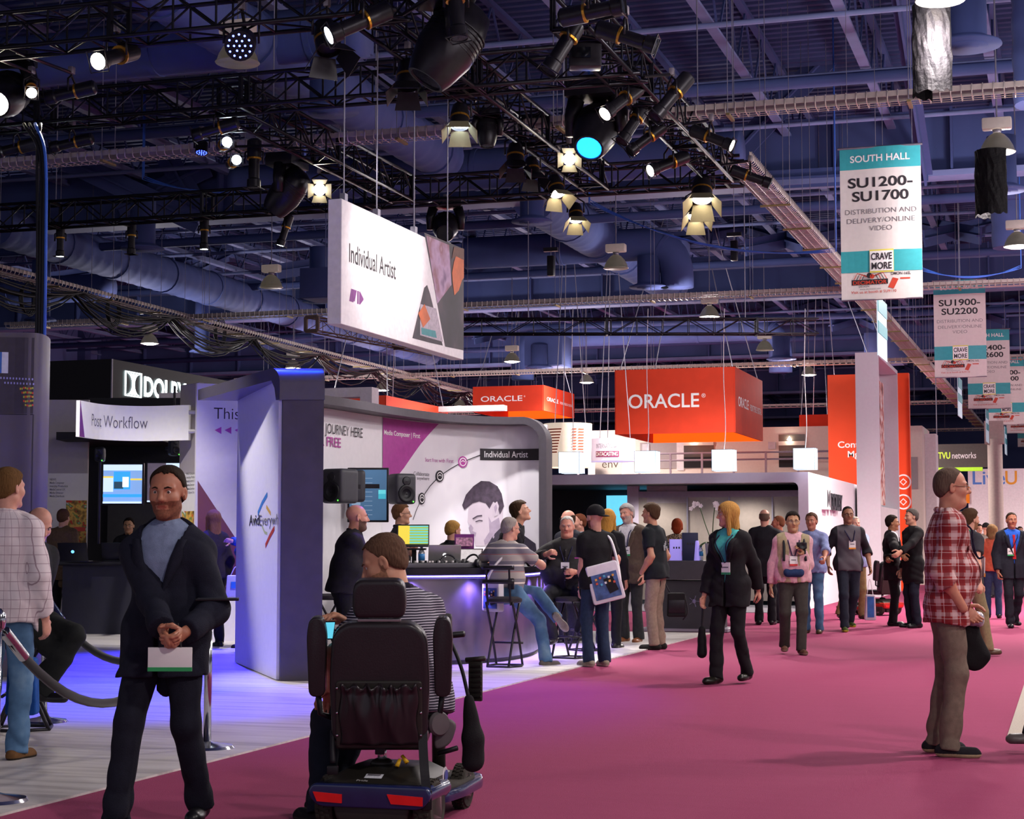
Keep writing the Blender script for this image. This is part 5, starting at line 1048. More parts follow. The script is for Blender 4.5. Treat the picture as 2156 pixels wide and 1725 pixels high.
# laptops
def laptop(p, rz, lab, scr=None, lid='#24242a', s=.36, ang=105, emblem=None):
    t = thing('laptop', lab, 'laptop', p, rz, 'laptops'); lm = mat('laptop_' + lid, lid, .35, .5, var=.03)
    MB().box((0, 0, .012), (s, s * .68, .018)).build('keyboard_base', lm, t, bevel=.004); MB().box((0, -.01, .0225), (s * .86, s * .3, .003)).build('keys', M_fix, t)
    A_ = R(ang - 90); M = Matrix.Rotation(-A_, 3, 'X'); h = s * .66; cy = s * .34
    hinge = Vector((0, cy, .02)); MB().box(hinge + M @ Vector((0, 0, h / 2)), (s, .012, h), M=M).build('lid', lm, t, bevel=.003)
    if scr:
        ob = MB().box(hinge + M @ Vector((0, -.008, h / 2)), (s * .93, .003, h * .88), M=M).build('screen', scr, t)
    if emblem: MB().lathe([(s * .055, 0), (s * .055, .003)], hinge + M @ Vector((0, .0065, h * .52)), M @ Vector((0, 1, 0)), 14).build('emblem', emblem, t)
    return t
ct = 1.063
def on(px, py, z=ct): return PZ(px, py, z)
laptop(P(160, 1184, 25.4) * 1.0, YAW + R(180), 'black laptop on the dark reception counter, lid toward us', None, '#24242a', .42, 112, em('blue_emblem', '#58a8e8', 2))
q = P(250, 1183, 25.6); laptop(q, YAW + R(175), 'dark laptop in front of the seated man with glasses', None, '#2a2a30', .4, 105)
# ---------------------------------------------------------------- things on the bar
SP = em('screen_session', '#c8c0c0', .6, .2, 20)
def mk():
    m = NT('screen_arrange', .3); f = m.stripe(m.z, .03, .55); c = m.mix(f, '#58b0b8', '#8aa040'); c2 = m.mix(m.m_('LESS_THAN', m.x, -.04), c, C('#c8b440')); m.put(c2, m.b.inputs['Emission Color']); m.b.inputs['Emission Strength'].default_value = .8; return m.out(c2)
SA = mk()
q = bc.fn(bc.xy(835, 1200)[0], 0, -.55); laptop((q.x, q.y, ct + .22), YAW, 'open laptop on a stand showing a colourful session, left of the bar', SA, '#3a3a40', .36, 100)
t = thing('laptop_riser', 'small dark riser under the left laptop on the bar', 'stand', (q.x, q.y, ct)); MB().box((0, 0, .2), (.3, .24, .02), rz=YAW).build('shelf', M_black, t); MB().box((0, .05, .1), (.05, .05, .2), rz=YAW).build('post', M_black, t); MB().box((0, 0, .006), (.26, .22, .012), rz=YAW).build('foot', M_black, t)
q = bc.fn(bc.xy(968, 1200)[0], 0, -.42); laptop((q.x, q.y, ct), YAW + R(188), 'silver laptop on the bar with glowing emblem on its lid', None, '#a8a6a4', .36, 108, em('emblem_glow', '#ffffff', 2.5))
q = bc.fn(bc.xy(1000, 1200)[0], 0, -.2); laptop((q.x, q.y, ct), YAW + R(-25), 'open laptop with pale session screen on the bar', SP, '#5c4e4c', .30, 112)
q = bc.fn(bc.xy(940, 1200)[0], 0, -.2); d_ = bc.at(bc.xy(940, 1200)[0])[1]; t = thing('mixing_console', 'flat grey mixing console with rows of faders on the bar', 'mixer', (q.x, q.y, ct), math.atan2(d_.y, d_.x))
MB().box((0, 0, .025), (1.05, .42, .05)).build('chassis', mat('console_grey', '#58565c', .4, var=.05), t, bevel=.008)
for k in range(14):
    MB().box((-.46 + k * .07, -.1, .053), (.012, .16, .006)).build('fader_slot', M_black, t); MB().box((-.46 + k * .07, -.14 + .05 * ((k * 7) % 4) / 2, .064), (.022, .04, .022)).build('fader_cap', mat('fader_cap', '#d8d4d0', .4), t, bevel=.004)
    MB().lathe([(.014, 0), (.012, .025), (.001, .026)], (-.46 + k * .07, .1, .05), n=10).build('knob', M_black, t, 40)
def bottle(p, lab, lab_m, h=.21, group='water bottles'):
    t = thing('water_bottle', lab, 'bottle', p, 0, group); r = h * .155
    MB().lathe([(r * .9, 0), (r, .01), (r, h * .3), (r * .94, h * .34), (r, h * .38), (r, h * .66), (r * .55, h * .84), (r * .42, h * .88), (r * .42, h * .93)], n=18).build('bottle_body', mat('clear_plastic', '#dfe8ee', .08, trans=.75, spec=.5, var=0), t, True)
    MB().lathe([(r * 1.01, h * .32), (r * 1.01, h * .62)], n=18).build('label_band', lab_m, t, True); MB().lathe([(r * .5, h * .92), (r * .5, h), (.001, h)], n=14).build('cap', mat('cap_blue', '#2f5fc0', .4), t, 40)
LB = mat('label_blue', '#3a86c8', .5, var=.15, scale=40)
q = bc.fn(bc.xy(921, 1200)[0], ct, -.42); bottle(q, 'water bottle with blue label on the bar', LB, .24); q = bc.fn(bc.xy(982, 1200)[0], ct, -.35); bottle(q, 'water bottle with red label behind the pale laptop', mat('label_red', '#c86a50', .5))
def headphones(p, rz, lab):
    t = thing('headphones', lab, 'headphones', p, rz, 'headphones on the bar'); hm = mat('headphone_black', '#26252a', .4)
    MB().tube([(math.cos(a) * .085, .03 + .05 * math.sin(a), .05 + .09 * math.sin(a)) for a in np.linspace(0, math.pi, 14)], .011, 8).build('headband', hm, t, True)
    for s_ in (-1, 1): MB().lathe([(.03, -.03), (.046, -.02), (.046, .012), (.03, .026)], (s_ * .085, .02, .048), (1, 0, 0), 18).build('ear_cup', hm, t, 40); MB().lathe([(.001, .0), (.03, .0)], (s_ * .085 + s_ * .028, .02, .048), (s_, 0, 0), 16).build('cup_badge', mat('cup_silver', '#b8b4ae', .3, .5), t)
q = bc.fn(bc.xy(955, 1200)[0], ct, -.1); headphones(q, YAW + .3, 'headphones lying left on the bar'); q = bc.fn(bc.xy(992, 1200)[0], ct, -.02); headphones(q, YAW - .5, 'headphones lying right on the bar in front of the pale laptop')
q = bc.fn(bc.xy(1035, 1200)[0], ct, -.42); t = thing('leaflet_stand', 'purple printed leaflet stand on the bar', 'leaflet', q, YAW); M_ = Matrix.Rotation(R(-12), 3, 'X'); MB().box((0, 0, .19), (.22, .012, .36), M=M_).build('card', PURP, t)
MB().box((0, -.012, .28), (.19, .008, .1), M=M_).build('printed_photo', mat('print_crowd', '#c890b0', .5, var=.6, scale=40), t); MB().box((0, .05, .008), (.2, .14, .016)).build('foot', M_black, t); MB().box((0, -.018, .12), (.16, .004, .02), M=M_).build('printed_line', WHT, t)
q = bc.fn(bc.xy(878, 1200)[0], ct, -.35); t = thing('notebook', 'open notebook with green edge on the bar', 'notebook', q, YAW + .4); MB().box((0, 0, .012), (.24, .18, .02)).build('pages', M_white, t); MB().box((.12, 0, .012), (.012, .18, .022)).build('green_edge', mat('green_edge', '#2f9a58', .5), t)
# ---------------------------------------------------------------- second counter with orchids
a = G(1404, 1331); b = G(1492, 1327); t = thing('dark_counter', 'dark grey side counter with a small silver emblem', 'counter', ((a.x + b.x) / 2, a.y, 0), 0); L = 1.05
MB().box((0, .4, .38), (L, .75, .76)).build('lower_body', mat('counter_charcoal', '#36333a', .5, var=.05), t); MB().box((0, .36, .92), (L + .05, .85, .28)).build('upper_body', mat('counter_top_grey', '#47434b', .5), t, bevel=.01)
for k in range(5): an = k * 1.2566; MB().beam((.17 + .02 * math.cos(an), .022, .46 + .02 * math.sin(an)), (.17 + .085 * math.cos(an), .022, .46 + .085 * math.sin(an)), .012, .008).build('emblem_ray', M_chrome, t)
MB().lathe([(.03, 0), (.03, .008)], (.17, .024, .46), (0, -1, 0), 14).build('emblem_disc', M_chrome, t); MB().box((0, .45, .03), (L + .3, .9, .04)).build('base_plate', mat('rail_grey'), t)
y_ = a.y + .35; zc_ = 1.06
def top2(px): return Vector((PYp(px, 1180, y_).x, y_, zc_))
LIL = em('lilac_box_glow', '#9a8ae0', .45)
for px, w_, h_, lab, m in ((1424, .20, .32, 'lilac lit product box on the dark side counter', LIL), (1453, .24, .42, 'dark blue upright panel on the side counter', mat('navy_panel', '#22264a', .5))):
    q = top2(px); t = thing('display_box', lab, 'box', q, YAW); MB().box((0, 0, h_ / 2), (w_, .08, h_)).build('carton', m, t, bevel=.006)
    for k in range(3): MB().box((-.04 + .04 * k, -.043, h_ * .6), (.02, .006, .03)).build('print', INK, t)
q = top2(1468); single(MB().lathe([(.05, 0), (.028, .28), (.02, .3), (.001, .3)], q, n=18), 'cone_lamp', LIL, 'lilac lit cone on the dark side counter', 'lamp', smooth=40)
bottle(top2(1440), 'water bottle with red label on the side counter', mat('label_red'), .22); bottle(top2(1476), 'clear water bottle by the lilac cone', mat('label_blue'), .22)
q = top2(1500); t = thing('orchid_plant', 'potted white orchid with two flower stems on the side counter', 'plant', q, 0); MB().lathe([(.09, 0), (.11, .26), (.10, .26), (.09, .24), (.001, .24)], n=20).build('pot', M_white, t, 40)
LEAF = mat('orchid_leaf', '#3f5a34', .45, var=.2); PET = mat('orchid_petal', '#f3e6ea', .6, var=.05)
for k in range(7):
    an = k * .9 + .3; mb = MB(); 
    for i in range(7):
        f = i / 6; c = Vector((math.cos(an) * .24 * f, math.sin(an) * .24 * f, .25 + .18 * f - .26 * f * f)); s_ = Vector((-math.sin(an), math.cos(an), 0)) * .04 * math.sin(math.pi * min(1, f * .9 + .1)); mb.v += [tuple(c - s_), tuple(c + Vector((0, 0, -.012))), tuple(c + s_)]
    mb.f = [(3 * i + j, 3 * i + j + 1, 3 * i + j + 4, 3 * i + j + 3) for i in range(6) for j in range(2)]; mb.mi = [0] * 12; mb.build('leaf', LEAF, t, True)
for (sx, tz, fx) in ((-.10, .86, -.30), (.02, .86, .10)):
    st = bez([(0, 0, .25), (sx, -.03, .55), (sx + (fx - sx) * .5, -.05, tz - .02), (fx, -.08, tz - .08)], 8); MB().tube(st, .007, 6).build('flower_stem', LEAF, t, True)
    for k in range(6):
        c = st[len(st) - 1 - k * 2] + Vector((.02 * (k % 2), -.03, .015 * (k % 3))); fl = MB()
        for j in range(5):
            an = j * 1.2566 + k; d = Vector((math.cos(an), -.25, math.sin(an))); e = Vector((-math.sin(an), 0, math.cos(an)))
            fl.add([c, c + d * .014 + e * .014, c + d * .028 + e * .013, c + d * .036, c + d * .028 - e * .013, c + d * .014 - e * .014], [(0, 1, 2, 3, 4, 5)])
        fl.build('blossom', PET, t)
# ---------------------------------------------------------------- stanchions and ropes
def stanchion(p, lab):
    t = thing('stanchion', lab, 'stanchion', p, 0, 'chrome rope stanchions'); MB().lathe([(.001, 0), (.175, 0), (.178, .012), (.165, .028), (.06, .045), (.03, .055)], n=32).build('base', M_chrome, t, 40)
    MB().tube([(0, 0, .04), (0, 0, .92)], .026, 14).build('post', M_chrome, t, True); MB().lathe([(.04, .9), (.045, .93), (.045, .97), (.02, 1.0), (.001, 1.005)], n=18).build('head', M_chrome, t, 40)
s1 = G(462, 1579); s2 = G(-14, 1692); s3 = G(92, 1524)
p1_ = P(436, 1579, depth(s1)); s1 = Vector((p1_.x, p1_.y, 0)); stanchion(s1, 'chrome rope stanchion beside the walking man in the navy suit'); stanchion(s2, 'chrome rope stanchion cut by the left picture edge'); stanchion(s3, 'chrome rope stanchion behind the seated man at left')
M_rope = mat('velvet_rope_black', '#19171c', .9, sheen=.4, var=.1)
def rope(a, b, drop, lab):
    pts = sag(a, b, drop, 18); t = thing('barrier_rope', lab, 'rope', pts[9], 0, 'black barrier ropes'); MB().tube(pts[1:-1], .027, 10).build('rope_cord', M_rope, t, True, True)
    for i, j in ((0, 2), (-1, -3)): d = (pts[j] - pts[i]); MB().tube([pts[i] + d * .25, pts[i] + d * .95], .031, 12).build('end_sleeve', M_chrome, t, 40, True); MB().tube([pts[i], pts[i] + d * .3], .012, 8).build('hook', M_chrome, t, True, True)
up = Vector((0, 0, .93)); rope(s2 + up, s1 + up, .52, 'black rope in front, from the left edge to the middle stanchion'); rope(s3 + up, s1 + up + Vector((0, .05, 0)), .42, 'black rope behind the walking man, from the rear stanchion')
# ---------------------------------------------------------------- bar stools
M_stool = mat('stool_black', '#1e1b20', .4, .2); M_pad = mat('stool_pad', '#28242a', .55)
def stool(p, rz, lab, back=True, zs=.72):
    t = thing('bar_stool', lab, 'stool', p, rz, 'black folding bar stools')
    MB().lathe([(.17, -.03), (.19, -.015), (.19, .015), (.15, .035), (.001, .04)], (0, 0, zs), n=24).build('seat', M_pad, t, 40)
    for s_ in (-1, 1):
        MB().tube(bez([(s_ * .15, .16, .02), (s_ * .15, .02, .36), (s_ * .15, -.16, zs - .02)], 6), .014, 8).build('leg', M_stool, t, True); MB().tube(bez([(s_ * .12, -.2, .02), (s_ * .12, -.04, .36), (s_ * .12, .15, zs - .02)], 6), .014, 8).build('leg', M_stool, t, True)
        if back: MB().tube(bez([(s_ * .13, -.16, zs - .05), (s_ * .13, -.19, zs + .12), (s_ * .13, -.21, zs + .36)], 6), .012, 8).build('back_post', M_stool, t, True)
    MB().tube([(.15, .16, .02), (-.15, .16, .02), (-.19, 0, .02), (-.12, -.2, .02), (.12, -.2, .02), (.19, 0, .02)], .014, 8, closed=True).build('floor_ring', M_stool, t, True)
    MB().tube([(-.17, .12, .26), (.17, .12, .26)], .012, 8).build('foot_bar', M_stool, t, True)
    if back:
        for z in (zs + .2, zs + .35): MB().tube([(.2 * math.sin(a), -.22 + .06 * (1 - math.cos(a)), z) for a in np.linspace(-1.1, 1.1, 10)], .026, 6).build('back_slat', M_stool, t, True)
stool(G(1062, 1406), YAW + R(-20), 'black bar stool with curved back under the man in the striped shirt'); stool(G(1200, 1388), YAW + R(150), 'black bar stool under the heavy man in the dark shirt', False, .68); stool(G(1235, 1372), YAW + R(120), 'empty black bar stool behind the heavy man', False, .68)
stool(G(692, 1392), YAW + R(-70), 'black bar stool with back beside the portal post'); stool(G(45, 1540), YAW + R(100), 'black bar stool under the seated man at left', False, .70)
# ================================================================ people: implicit surfaces turned into meshes
def V3(*a): return np.array(a, float)
def unit(v): v = np.asarray(v, float); return v / (np.linalg.norm(v) + 1e-12)
def surfnet(f, lo, h):
    ins = f < 0; nx, ny, nz = f.shape; c = np.zeros((nx - 1, ny - 1, nz - 1)); acc = np.zeros(c.shape + (3,))
    sl = lambda d, ax: slice(d, f.shape[ax] - 1 + d)
    for ax in range(3):
        o = [a for a in range(3) if a != ax]
        for i in (0, 1):
            for j in (0, 1):
                d0 = [0, 0, 0]; d0[o[0]] = i; d0[o[1]] = j; d1 = list(d0); d1[ax] = 1
                A = f[sl(d0[0], 0), sl(d0[1], 1), sl(d0[2], 2)]; B = f[sl(d1[0], 0), sl(d1[1], 1), sl(d1[2], 2)]
                m = (A < 0) != (B < 0)
                if not m.any(): continue
                t = A[m] / (A[m] - B[m]); q = np.tile(np.array(d0, float), (t.size, 1)); q[:, ax] = t
                acc[m] += q; c[m] += 1
    act = c > 0; idx = -np.ones(c.shape, int); n = int(act.sum()); idx[act] = np.arange(n)
    base = np.argwhere(act); v = (base + acc[act] / c[act][:, None]) * h + lo; fs = []
    for ax in range(3):
        o = [a for a in range(3) if a != ax]; s0 = [slice(None)] * 3; s1 = [slice(None)] * 3; s0[ax] = slice(0, -1); s1[ax] = slice(1, None)
        A = ins[tuple(s0)]; B = ins[tuple(s1)]; e = np.argwhere(A != B); 
        e = e[(e[:, o[0]] > 0) & (e[:, o[1]] > 0) & (e[:, o[0]] < f.shape[o[0]] - 1) & (e[:, o[1]] < f.shape[o[1]] - 1)]
        if len(e) == 0: continue
        def g(a, b):
            q = e.copy(); q[:, o[0]] -= a; q[:, o[1]] -= b; return idx[q[:, 0], q[:, 1], q[:, 2]]
        Q = np.stack([g(1, 1), g(0, 1), g(0, 0), g(1, 0)], 1); sg = A[e[:, 0], e[:, 1], e[:, 2]]
        flip = sg if ax != 1 else ~sg; Q[~flip] = Q[~flip][:, ::-1]; fs.append(Q)
    return v, (np.concatenate(fs) if fs else np.zeros((0, 4), int))
def wob(p, seed, fr=9.0):
    r = np.random.RandomState(seed); s = 0
    for k in range(4):
        d = r.normal(size=3) * fr * (1 + .55 * k); w2 = r.normal(size=3) * fr * .5
        s = s + np.sin(p @ d + 1.6 * np.sin(p @ w2 + r.rand() * 6) + r.rand() * 6) / (1 + .5 * k)
    return s / 2.2
def folds(p, seed, fr=30.0):
    r = np.random.RandomState(seed); s = 0
    for k in range(3):
        d = unit(r.normal(size=3) * V3(1, 1, 1.3)) * fr * (.7 + .5 * k); w2 = r.normal(size=3) * 7; w3 = r.normal(size=3) * 4
        s = s + (1 - 2 * np.abs(np.sin(p @ d * .5 + 1.5 * np.sin(p @ w2 + r.rand() * 6) + r.rand() * 6))) * (.55 + .45 * np.sin(p @ w3 + r.rand() * 6)) / (1 + .35 * k)
    return s / 2
class Fld:
    def __init__(s): s.pr = []; s.post = []
    def cone(s, a, b, ra, rb, k=.03, A=None, cuts=(), neg=False):
        s.pr.append((np.asarray(a, float), np.asarray(b, float), ra, rb, k, A, cuts, neg)); return s
    def ell(s, c, r, M=None, k=.02, cuts=(), neg=False):
        r = np.asarray(r, float); m = r.max(); A = np.diag(m / r) if M is None else np.diag(m / r) @ np.asarray(M); return s.cone(c, c, m, m, k, A, cuts, neg)
    @staticmethod
    def d(p, q):
        a, b, ra, rb, k, A, cuts, neg = q; x = p - a; ba = b - a
        if A is not None: x = x @ A.T; ba = A @ ba
        L = ba @ ba
        if L > 1e-12: t = np.clip(x @ ba / L, 0, 1); dd = np.linalg.norm(x - t[:, None] * ba, axis=1) - (ra + (rb - ra) * t)
        else: dd = np.linalg.norm(x, axis=1) - ra
        if A is not None: dd = dd / max(1.0, np.linalg.norm(A, 2) ** .5)
        for pt, n in cuts: dd = np.maximum(dd, (p - pt) @ n)
        return dd
    @staticmethod
    def comb(f, d, q):
        k = q[4]
        if q[7]: d = -d; h = np.clip(.5 - .5 * (f - d) / k, 0, 1); return f * (1 - h) + d * h + k * h * (1 - h)
        h = np.clip(.5 + .5 * (f - d) / k, 0, 1); return f * (1 - h) + d * h - k * h * (1 - h)
    def ev(s, p):
        p = np.asarray(p, float).reshape(-1, 3); f = np.full(len(p), 5.0)
        for q in s.pr: f = s.comb(f, s.d(p, q), q)
        for g in s.post: f = g(p, f)
        return f
    def mesh(s, h, pad=.03):
        lo = np.min([np.minimum(q[0], q[1]) - max(q[2], q[3]) for q in s.pr if not q[7]], 0) - pad; hi = np.max([np.maximum(q[0], q[1]) + max(q[2], q[3]) for q in s.pr if not q[7]], 0) + pad
        n = np.ceil((hi - lo) / h).astype(int) + 1; ax = [lo[i] + h * np.arange(n[i]) for i in range(3)]; f = np.full(tuple(n), 5.0)
        for q in s.pr:
            m = q[4] + 2 * h; a = np.minimum(q[0], q[1]) - max(q[2], q[3]) - m; b = np.maximum(q[0], q[1]) + max(q[2], q[3]) + m
            i0 = np.clip(np.floor((a - lo) / h).astype(int), 0, n); i1 = np.clip(np.ceil((b - lo) / h).astype(int) + 1, 0, n)
            if (i1 <= i0).any(): continue
            X, Y, Z = np.meshgrid(ax[0][i0[0]:i1[0]], ax[1][i0[1]:i1[1]], ax[2][i0[2]:i1[2]], indexing='ij'); p = np.stack([X.ravel(), Y.ravel(), Z.ravel()], 1)
            S_ = tuple(slice(i0[i], i1[i]) for i in range(3)); f[S_] = s.comb(f[S_].ravel(), s.d(p, q), q).reshape(X.shape)
        if s.post:
            near = np.abs(f) < max(.12, 4 * h); ii = np.argwhere(near); p = lo + ii * h; v = f[near]
            for g in s.post: v = g(p, v)
            f[near] = v
        return surfnet(f, lo, h)
def np_obj(name, v, f, mats, parent, mi=None, M=None):
    me = bpy.data.meshes.new(name); v = np.asarray(v)
    if M is not None: v = v @ M[0].T + M[1]
    me.vertices.add(len(v)); me.vertices.foreach_set('co', v.astype('f').ravel()); nf = len(f)
    me.loops.add(nf * 4); me.loops.foreach_set('vertex_index', np.asarray(f, 'i').ravel()); me.polygons.add(nf); me.polygons.foreach_set('loop_start', np.arange(0, nf * 4, 4, dtype='i'))
    try: me.polygons.foreach_set('loop_total', np.full(nf, 4, 'i'))
    except Exception: pass
    for m in (mats if isinstance(mats, (list, tuple)) else [mats]): me.materials.append(m)
    if mi is not None: me.polygons.foreach_set('material_index', np.asarray(mi, 'i'))
    me.polygons.foreach_set('use_smooth', np.ones(nf, bool)); me.update(calc_edges=True); me.validate()
    return link(name, me, parent)
def ik(a, t, l1, l2, pole):
    a, t, pole = (np.asarray(q, float) for q in (a, t, pole)); d = t - a; L = min(np.linalg.norm(d), l1 + l2 - .004); u = unit(d); x = (l1 * l1 - l2 * l2 + L * L) / (2 * L); h = math.sqrt(max(0, l1 * l1 - x * x)); q = pole - u * (pole @ u); q = unit(q) if np.linalg.norm(q) > 1e-6 else unit(np.cross(u, V3(1, 0, 0)))
    return a + u * x + q * h, a + u * L
def rotm(yaw=0, pitch=0, roll=0):
    cy, sy, cp, sp, cr, sr = (g(R(a)) for a in (yaw, pitch, roll) for g in (math.cos, math.sin))
    Z = np.array([[cy, -sy, 0], [sy, cy, 0], [0, 0, 1]]); X = np.array([[1, 0, 0], [0, cp, -sp], [0, sp, cp]]); Y = np.array([[cr, 0, sr], [0, 1, 0], [-sr, 0, cr]]); return Z @ X @ Y
def skin_mat(c='#c58f76'):
    if 'skin' + c in MATS: return MATS['skin' + c]
    m = mat('skin' + c, c, .5, var=.07, scale=35, spec=.4); b = m.node_tree.nodes['Principled BSDF']; b.inputs['Subsurface Weight'].default_value = .0; return m
def cloth(c, rough=.85, sheen=.0, fine=True): return mat('cloth' + c, c, rough, var=.14, scale=30, spec=.2, bump=.25, bscale=220, sheen=sheen)
def hairm(c):
    if 'hair' + c in MATS: return MATS['hair' + c]
    t = NT('hair' + c, .8); t.b.inputs['Specular IOR Level'].default_value = .12; n = t.noise(18, mul=(9, 9, 1.2), detail=4); k = C(c); lo = tuple(x * .45 for x in k[:3]) + (1,); hi = tuple(min(1, x * 1.45) for x in k[:3]) + (1,)
    t.bump(n, .5, .01); return t.out(t.mix(n, lo, hi))
def hand(fl, w, f, n, side, curl=.45, s=1.0, k=.008):
    """w wrist, f forearm direction, n palm normal, thumb on the side given by cross"""
    f = unit(f); n = unit(n - f * (n @ f)); t = unit(np.cross(f, n)) * side
    A = np.stack([t, f, n * 2.3]); fl.cone(w - f * .01, w + f * .075 * s, .030 * s, .040 * s, .012, A)
    fl.cone(w - f * .05, w, .027 * s, .026 * s, .012)
    for i, (o, L) in enumerate(((.028, .072), (.010, .080), (-.009, .075), (-.027, .058))):
        b = w + f * .082 * s + t * o * s; d = f + t * o * 1.2; ang = 0; r = .0092 * s
        for j, q in enumerate((.45, .32, .26)):
            ang += curl * (55 if j == 0 else 62) * (1 + .08 * i); dd = unit(d) * math.cos(R(ang)) + n * math.sin(R(ang)); e = b + dd * L * q * s; fl.cone(b, e, r, r * .92, .004); b = e; r *= .92
    b = w + f * .025 * s + t * .03 * s + n * .008
    for j, (q, dv) in enumerate(((.045, unit(f * .7 + t * .75 + n * .3)), (.032, unit(f * .9 + t * .25 + n * (.2 + .5 * curl))), (.026, unit(f * .9 - t * .05 + n * (.2 + .7 * curl))))):
        e = b + dv * q * s; fl.cone(b, e, .0125 * s - .0015 * j, .0115 * s - .0015 * j, .006); b = e
def person(label, pos, phi, H=1.75, lod=1, fem=False, girth=1.0, belly=0.0, pz=.95, lean=(0, 0), twist=0, head=(0, 0, 0), lh=None, rh=None, lpole=None, rpole=None, lf=None, rf=None, lk=None, rk=None, ltoe=None, rtoe=None,
           top=('long', '#333333'), under=None, bottom='#2b2b30', shoes='#1c1a1c', skin='#c58f76', hair=('short', '#3a2a1e'), hem=.06, lcurl=.35, rcurl=.35, lpalm=None, rpalm=None, glasses=None, beard=None, badge=None, lany='#2a2a48', tie=None, belt=None, shorts=False, age=0, extra=None, collar=None, cuffz=None, neckext=0.0, strap=None, noface=False, vest=None, sdrop=0.0, hscale=1.0):
    hd = -FWD * math.cos(R(phi)) + RGT * math.sin(R(phi)); rz = math.atan2(hd.y, hd.x) - math.pi / 2
    t = thing('person', label, 'person', (pos[0], pos[1], pos[2] if len(pos) > 2 else 0), rz); s = H / 1.765; HB = {0: .024, 1: .0155, 2: .0105}[lod]; HH = {0: .012, 1: .0075, 2: .005}[lod]
    tm = (lambda c: MATS[c] if c in MATS else cloth(c)); sk = skin_mat(skin); g = girth
    iv = Matrix.Rotation(-rz, 3, 'Z'); p0 = Vector(t.location)
    lc = lambda q: q if q is None or not isinstance(q, Vector) else np.array(iv @ (q - p0)) / s
    lh, rh, lf, rf = (lc(q) for q in (lh, rh, lf, rf))
    pel = V3(0, 0, pz) * s; nk = pel + unit(V3(lean[0], lean[1], .51)) * .51 * s; up = unit(nk - pel); ct, st = math.cos(R(twist)), math.sin(R(twist)); X = V3(ct, st, 0); X = unit(X - up * (X @ up)); Y = np.cross(up, X)
    sw = (.145 if fem else .168) * s * (1 + .35 * (g - 1)); sh = {1: nk + X * sw - up * (.068 + sdrop) * s, -1: nk - X * sw - up * (.068 + sdrop) * s}
    L1, L2 = .29 * s, .255 * s; el = {}; wr = {}
    for sd, tg, pl in ((1, rh, rpole), (-1, lh, lpole)):
        tgt = np.asarray(tg, float) * s if tg is not None else sh[sd] + V3(sd * (.07 + .06 * (g - 1)), .05, -.52) * s
        el[sd], wr[sd] = ik(sh[sd], tgt, L1, L2, pl if pl is not None else V3(sd * .5, -1, -.1))
    hip = {1: pel + V3(ct, st, 0) * .085 * s * (1 + .3 * (g - 1)), -1: pel - V3(ct, st, 0) * .085 * s * (1 + .3 * (g - 1))}; kn = {}; an = {}
    for sd, tg, pl in ((1, rf, rk), (-1, lf, lk)):
        tgt = np.asarray(tg, float) * s if tg is not None else V3(sd * .1, 0, .085) * s
        kn[sd], an[sd] = ik(hip[sd], tgt, .44 * s, .43 * s, pl if pl is not None else V3(sd * .12, 1, 0))
    TA = np.stack([X, Y * 1.42, up]); PA = np.stack([V3(ct, st, 0), V3(-st, ct, 0) * 1.25, V3(0, 0, 1)])
    hr = (.168 if fem else .160) * g; wa = (.128 if fem else .150) * g; chs = (.150 if fem else .168) * (1 + .5 * (g - 1))
    def torso(F_, o=0.0, low=.0, k=.05, lx=.0):
        F_.cone(pel - up * low * s, pel + up * .16 * s, (hr + o + lx) * s, (wa + o) * s, k, TA); F_.cone(pel + up * .16 * s, pel + up * .36 * s, (wa + o) * s, (chs + o) * s, k, TA); F_.cone(pel + up * .36 * s, nk - up * .07 * s, (chs + o) * s, (.125 + o) * s, k, TA)
        F_.cone(sh[-1] * .9 + nk * .1, sh[1] * .9 + nk * .1, (.062 + o) * s, (.062 + o) * s, .05); F_.cone(nk - up * .012 * s, sh[1], (.048 + o) * s, (.046 + o) * s, .04); F_.cone(nk - up * .012 * s, sh[-1], (.048 + o) * s, (.046 + o) * s, .04)
        if belly: F_.ell(pel + up * .15 * s + Y * .075 * s, ((.14 + .05 * belly) * g * s, (.10 + .06 * belly) * s, (.15) * s), np.stack([X, Y, up]), .08)
        if fem:
            for sd in (-1, 1): F_.ell(pel + up * .375 * s + X * sd * .075 * s + Y * .085 * s, (.068 * s + o, .062 * s + o, .068 * s + o), np.stack([X, Y, up]), .05)
    kind, tc = top; jac = kind == 'jacket'; off = .02 if jac else (.012 if kind in ('long', 'roll') else .008)
    # ---- trousers
    fp = Fld(); loose = .006
    fp.cone(hip[-1] + V3(0, 0, .03) * s, hip[1] + V3(0, 0, .03) * s, .094 * g * s, .094 * g * s, .05, PA); fp.cone(pel + V3(0, 0, .02) * s, pel + up * .09 * s, (hr - .014) * s, (wa - .004) * s, .05, TA)
    if belly or g > 1.15: pass
    for sd in (-1, 1):
        shin = unit(an[sd] - kn[sd]); cut = [(an[sd] + shin * .035 * s, shin)] if not shorts else [(kn[sd] - unit(kn[sd] - hip[sd]) * .02 * s, unit(kn[sd] - hip[sd]))]
        fp.cone(hip[sd], kn[sd], (.096 + .02 * (g - 1)) * s * (1 + .25 * (g - 1)), .068 * s * (1 + .3 * (g - 1)), .035, None, cut if shorts else ())
        if not shorts: fp.cone(kn[sd], an[sd] + shin * .05 * s, .066 * s * (1 + .3 * (g - 1)), (.062 if not fem else .058) * s, .03, None, cut)
    seed = abs(hash(label)) % 9973 if False else sum(ord(c) * (i + 1) for i, c in enumerate(label)) % 9973
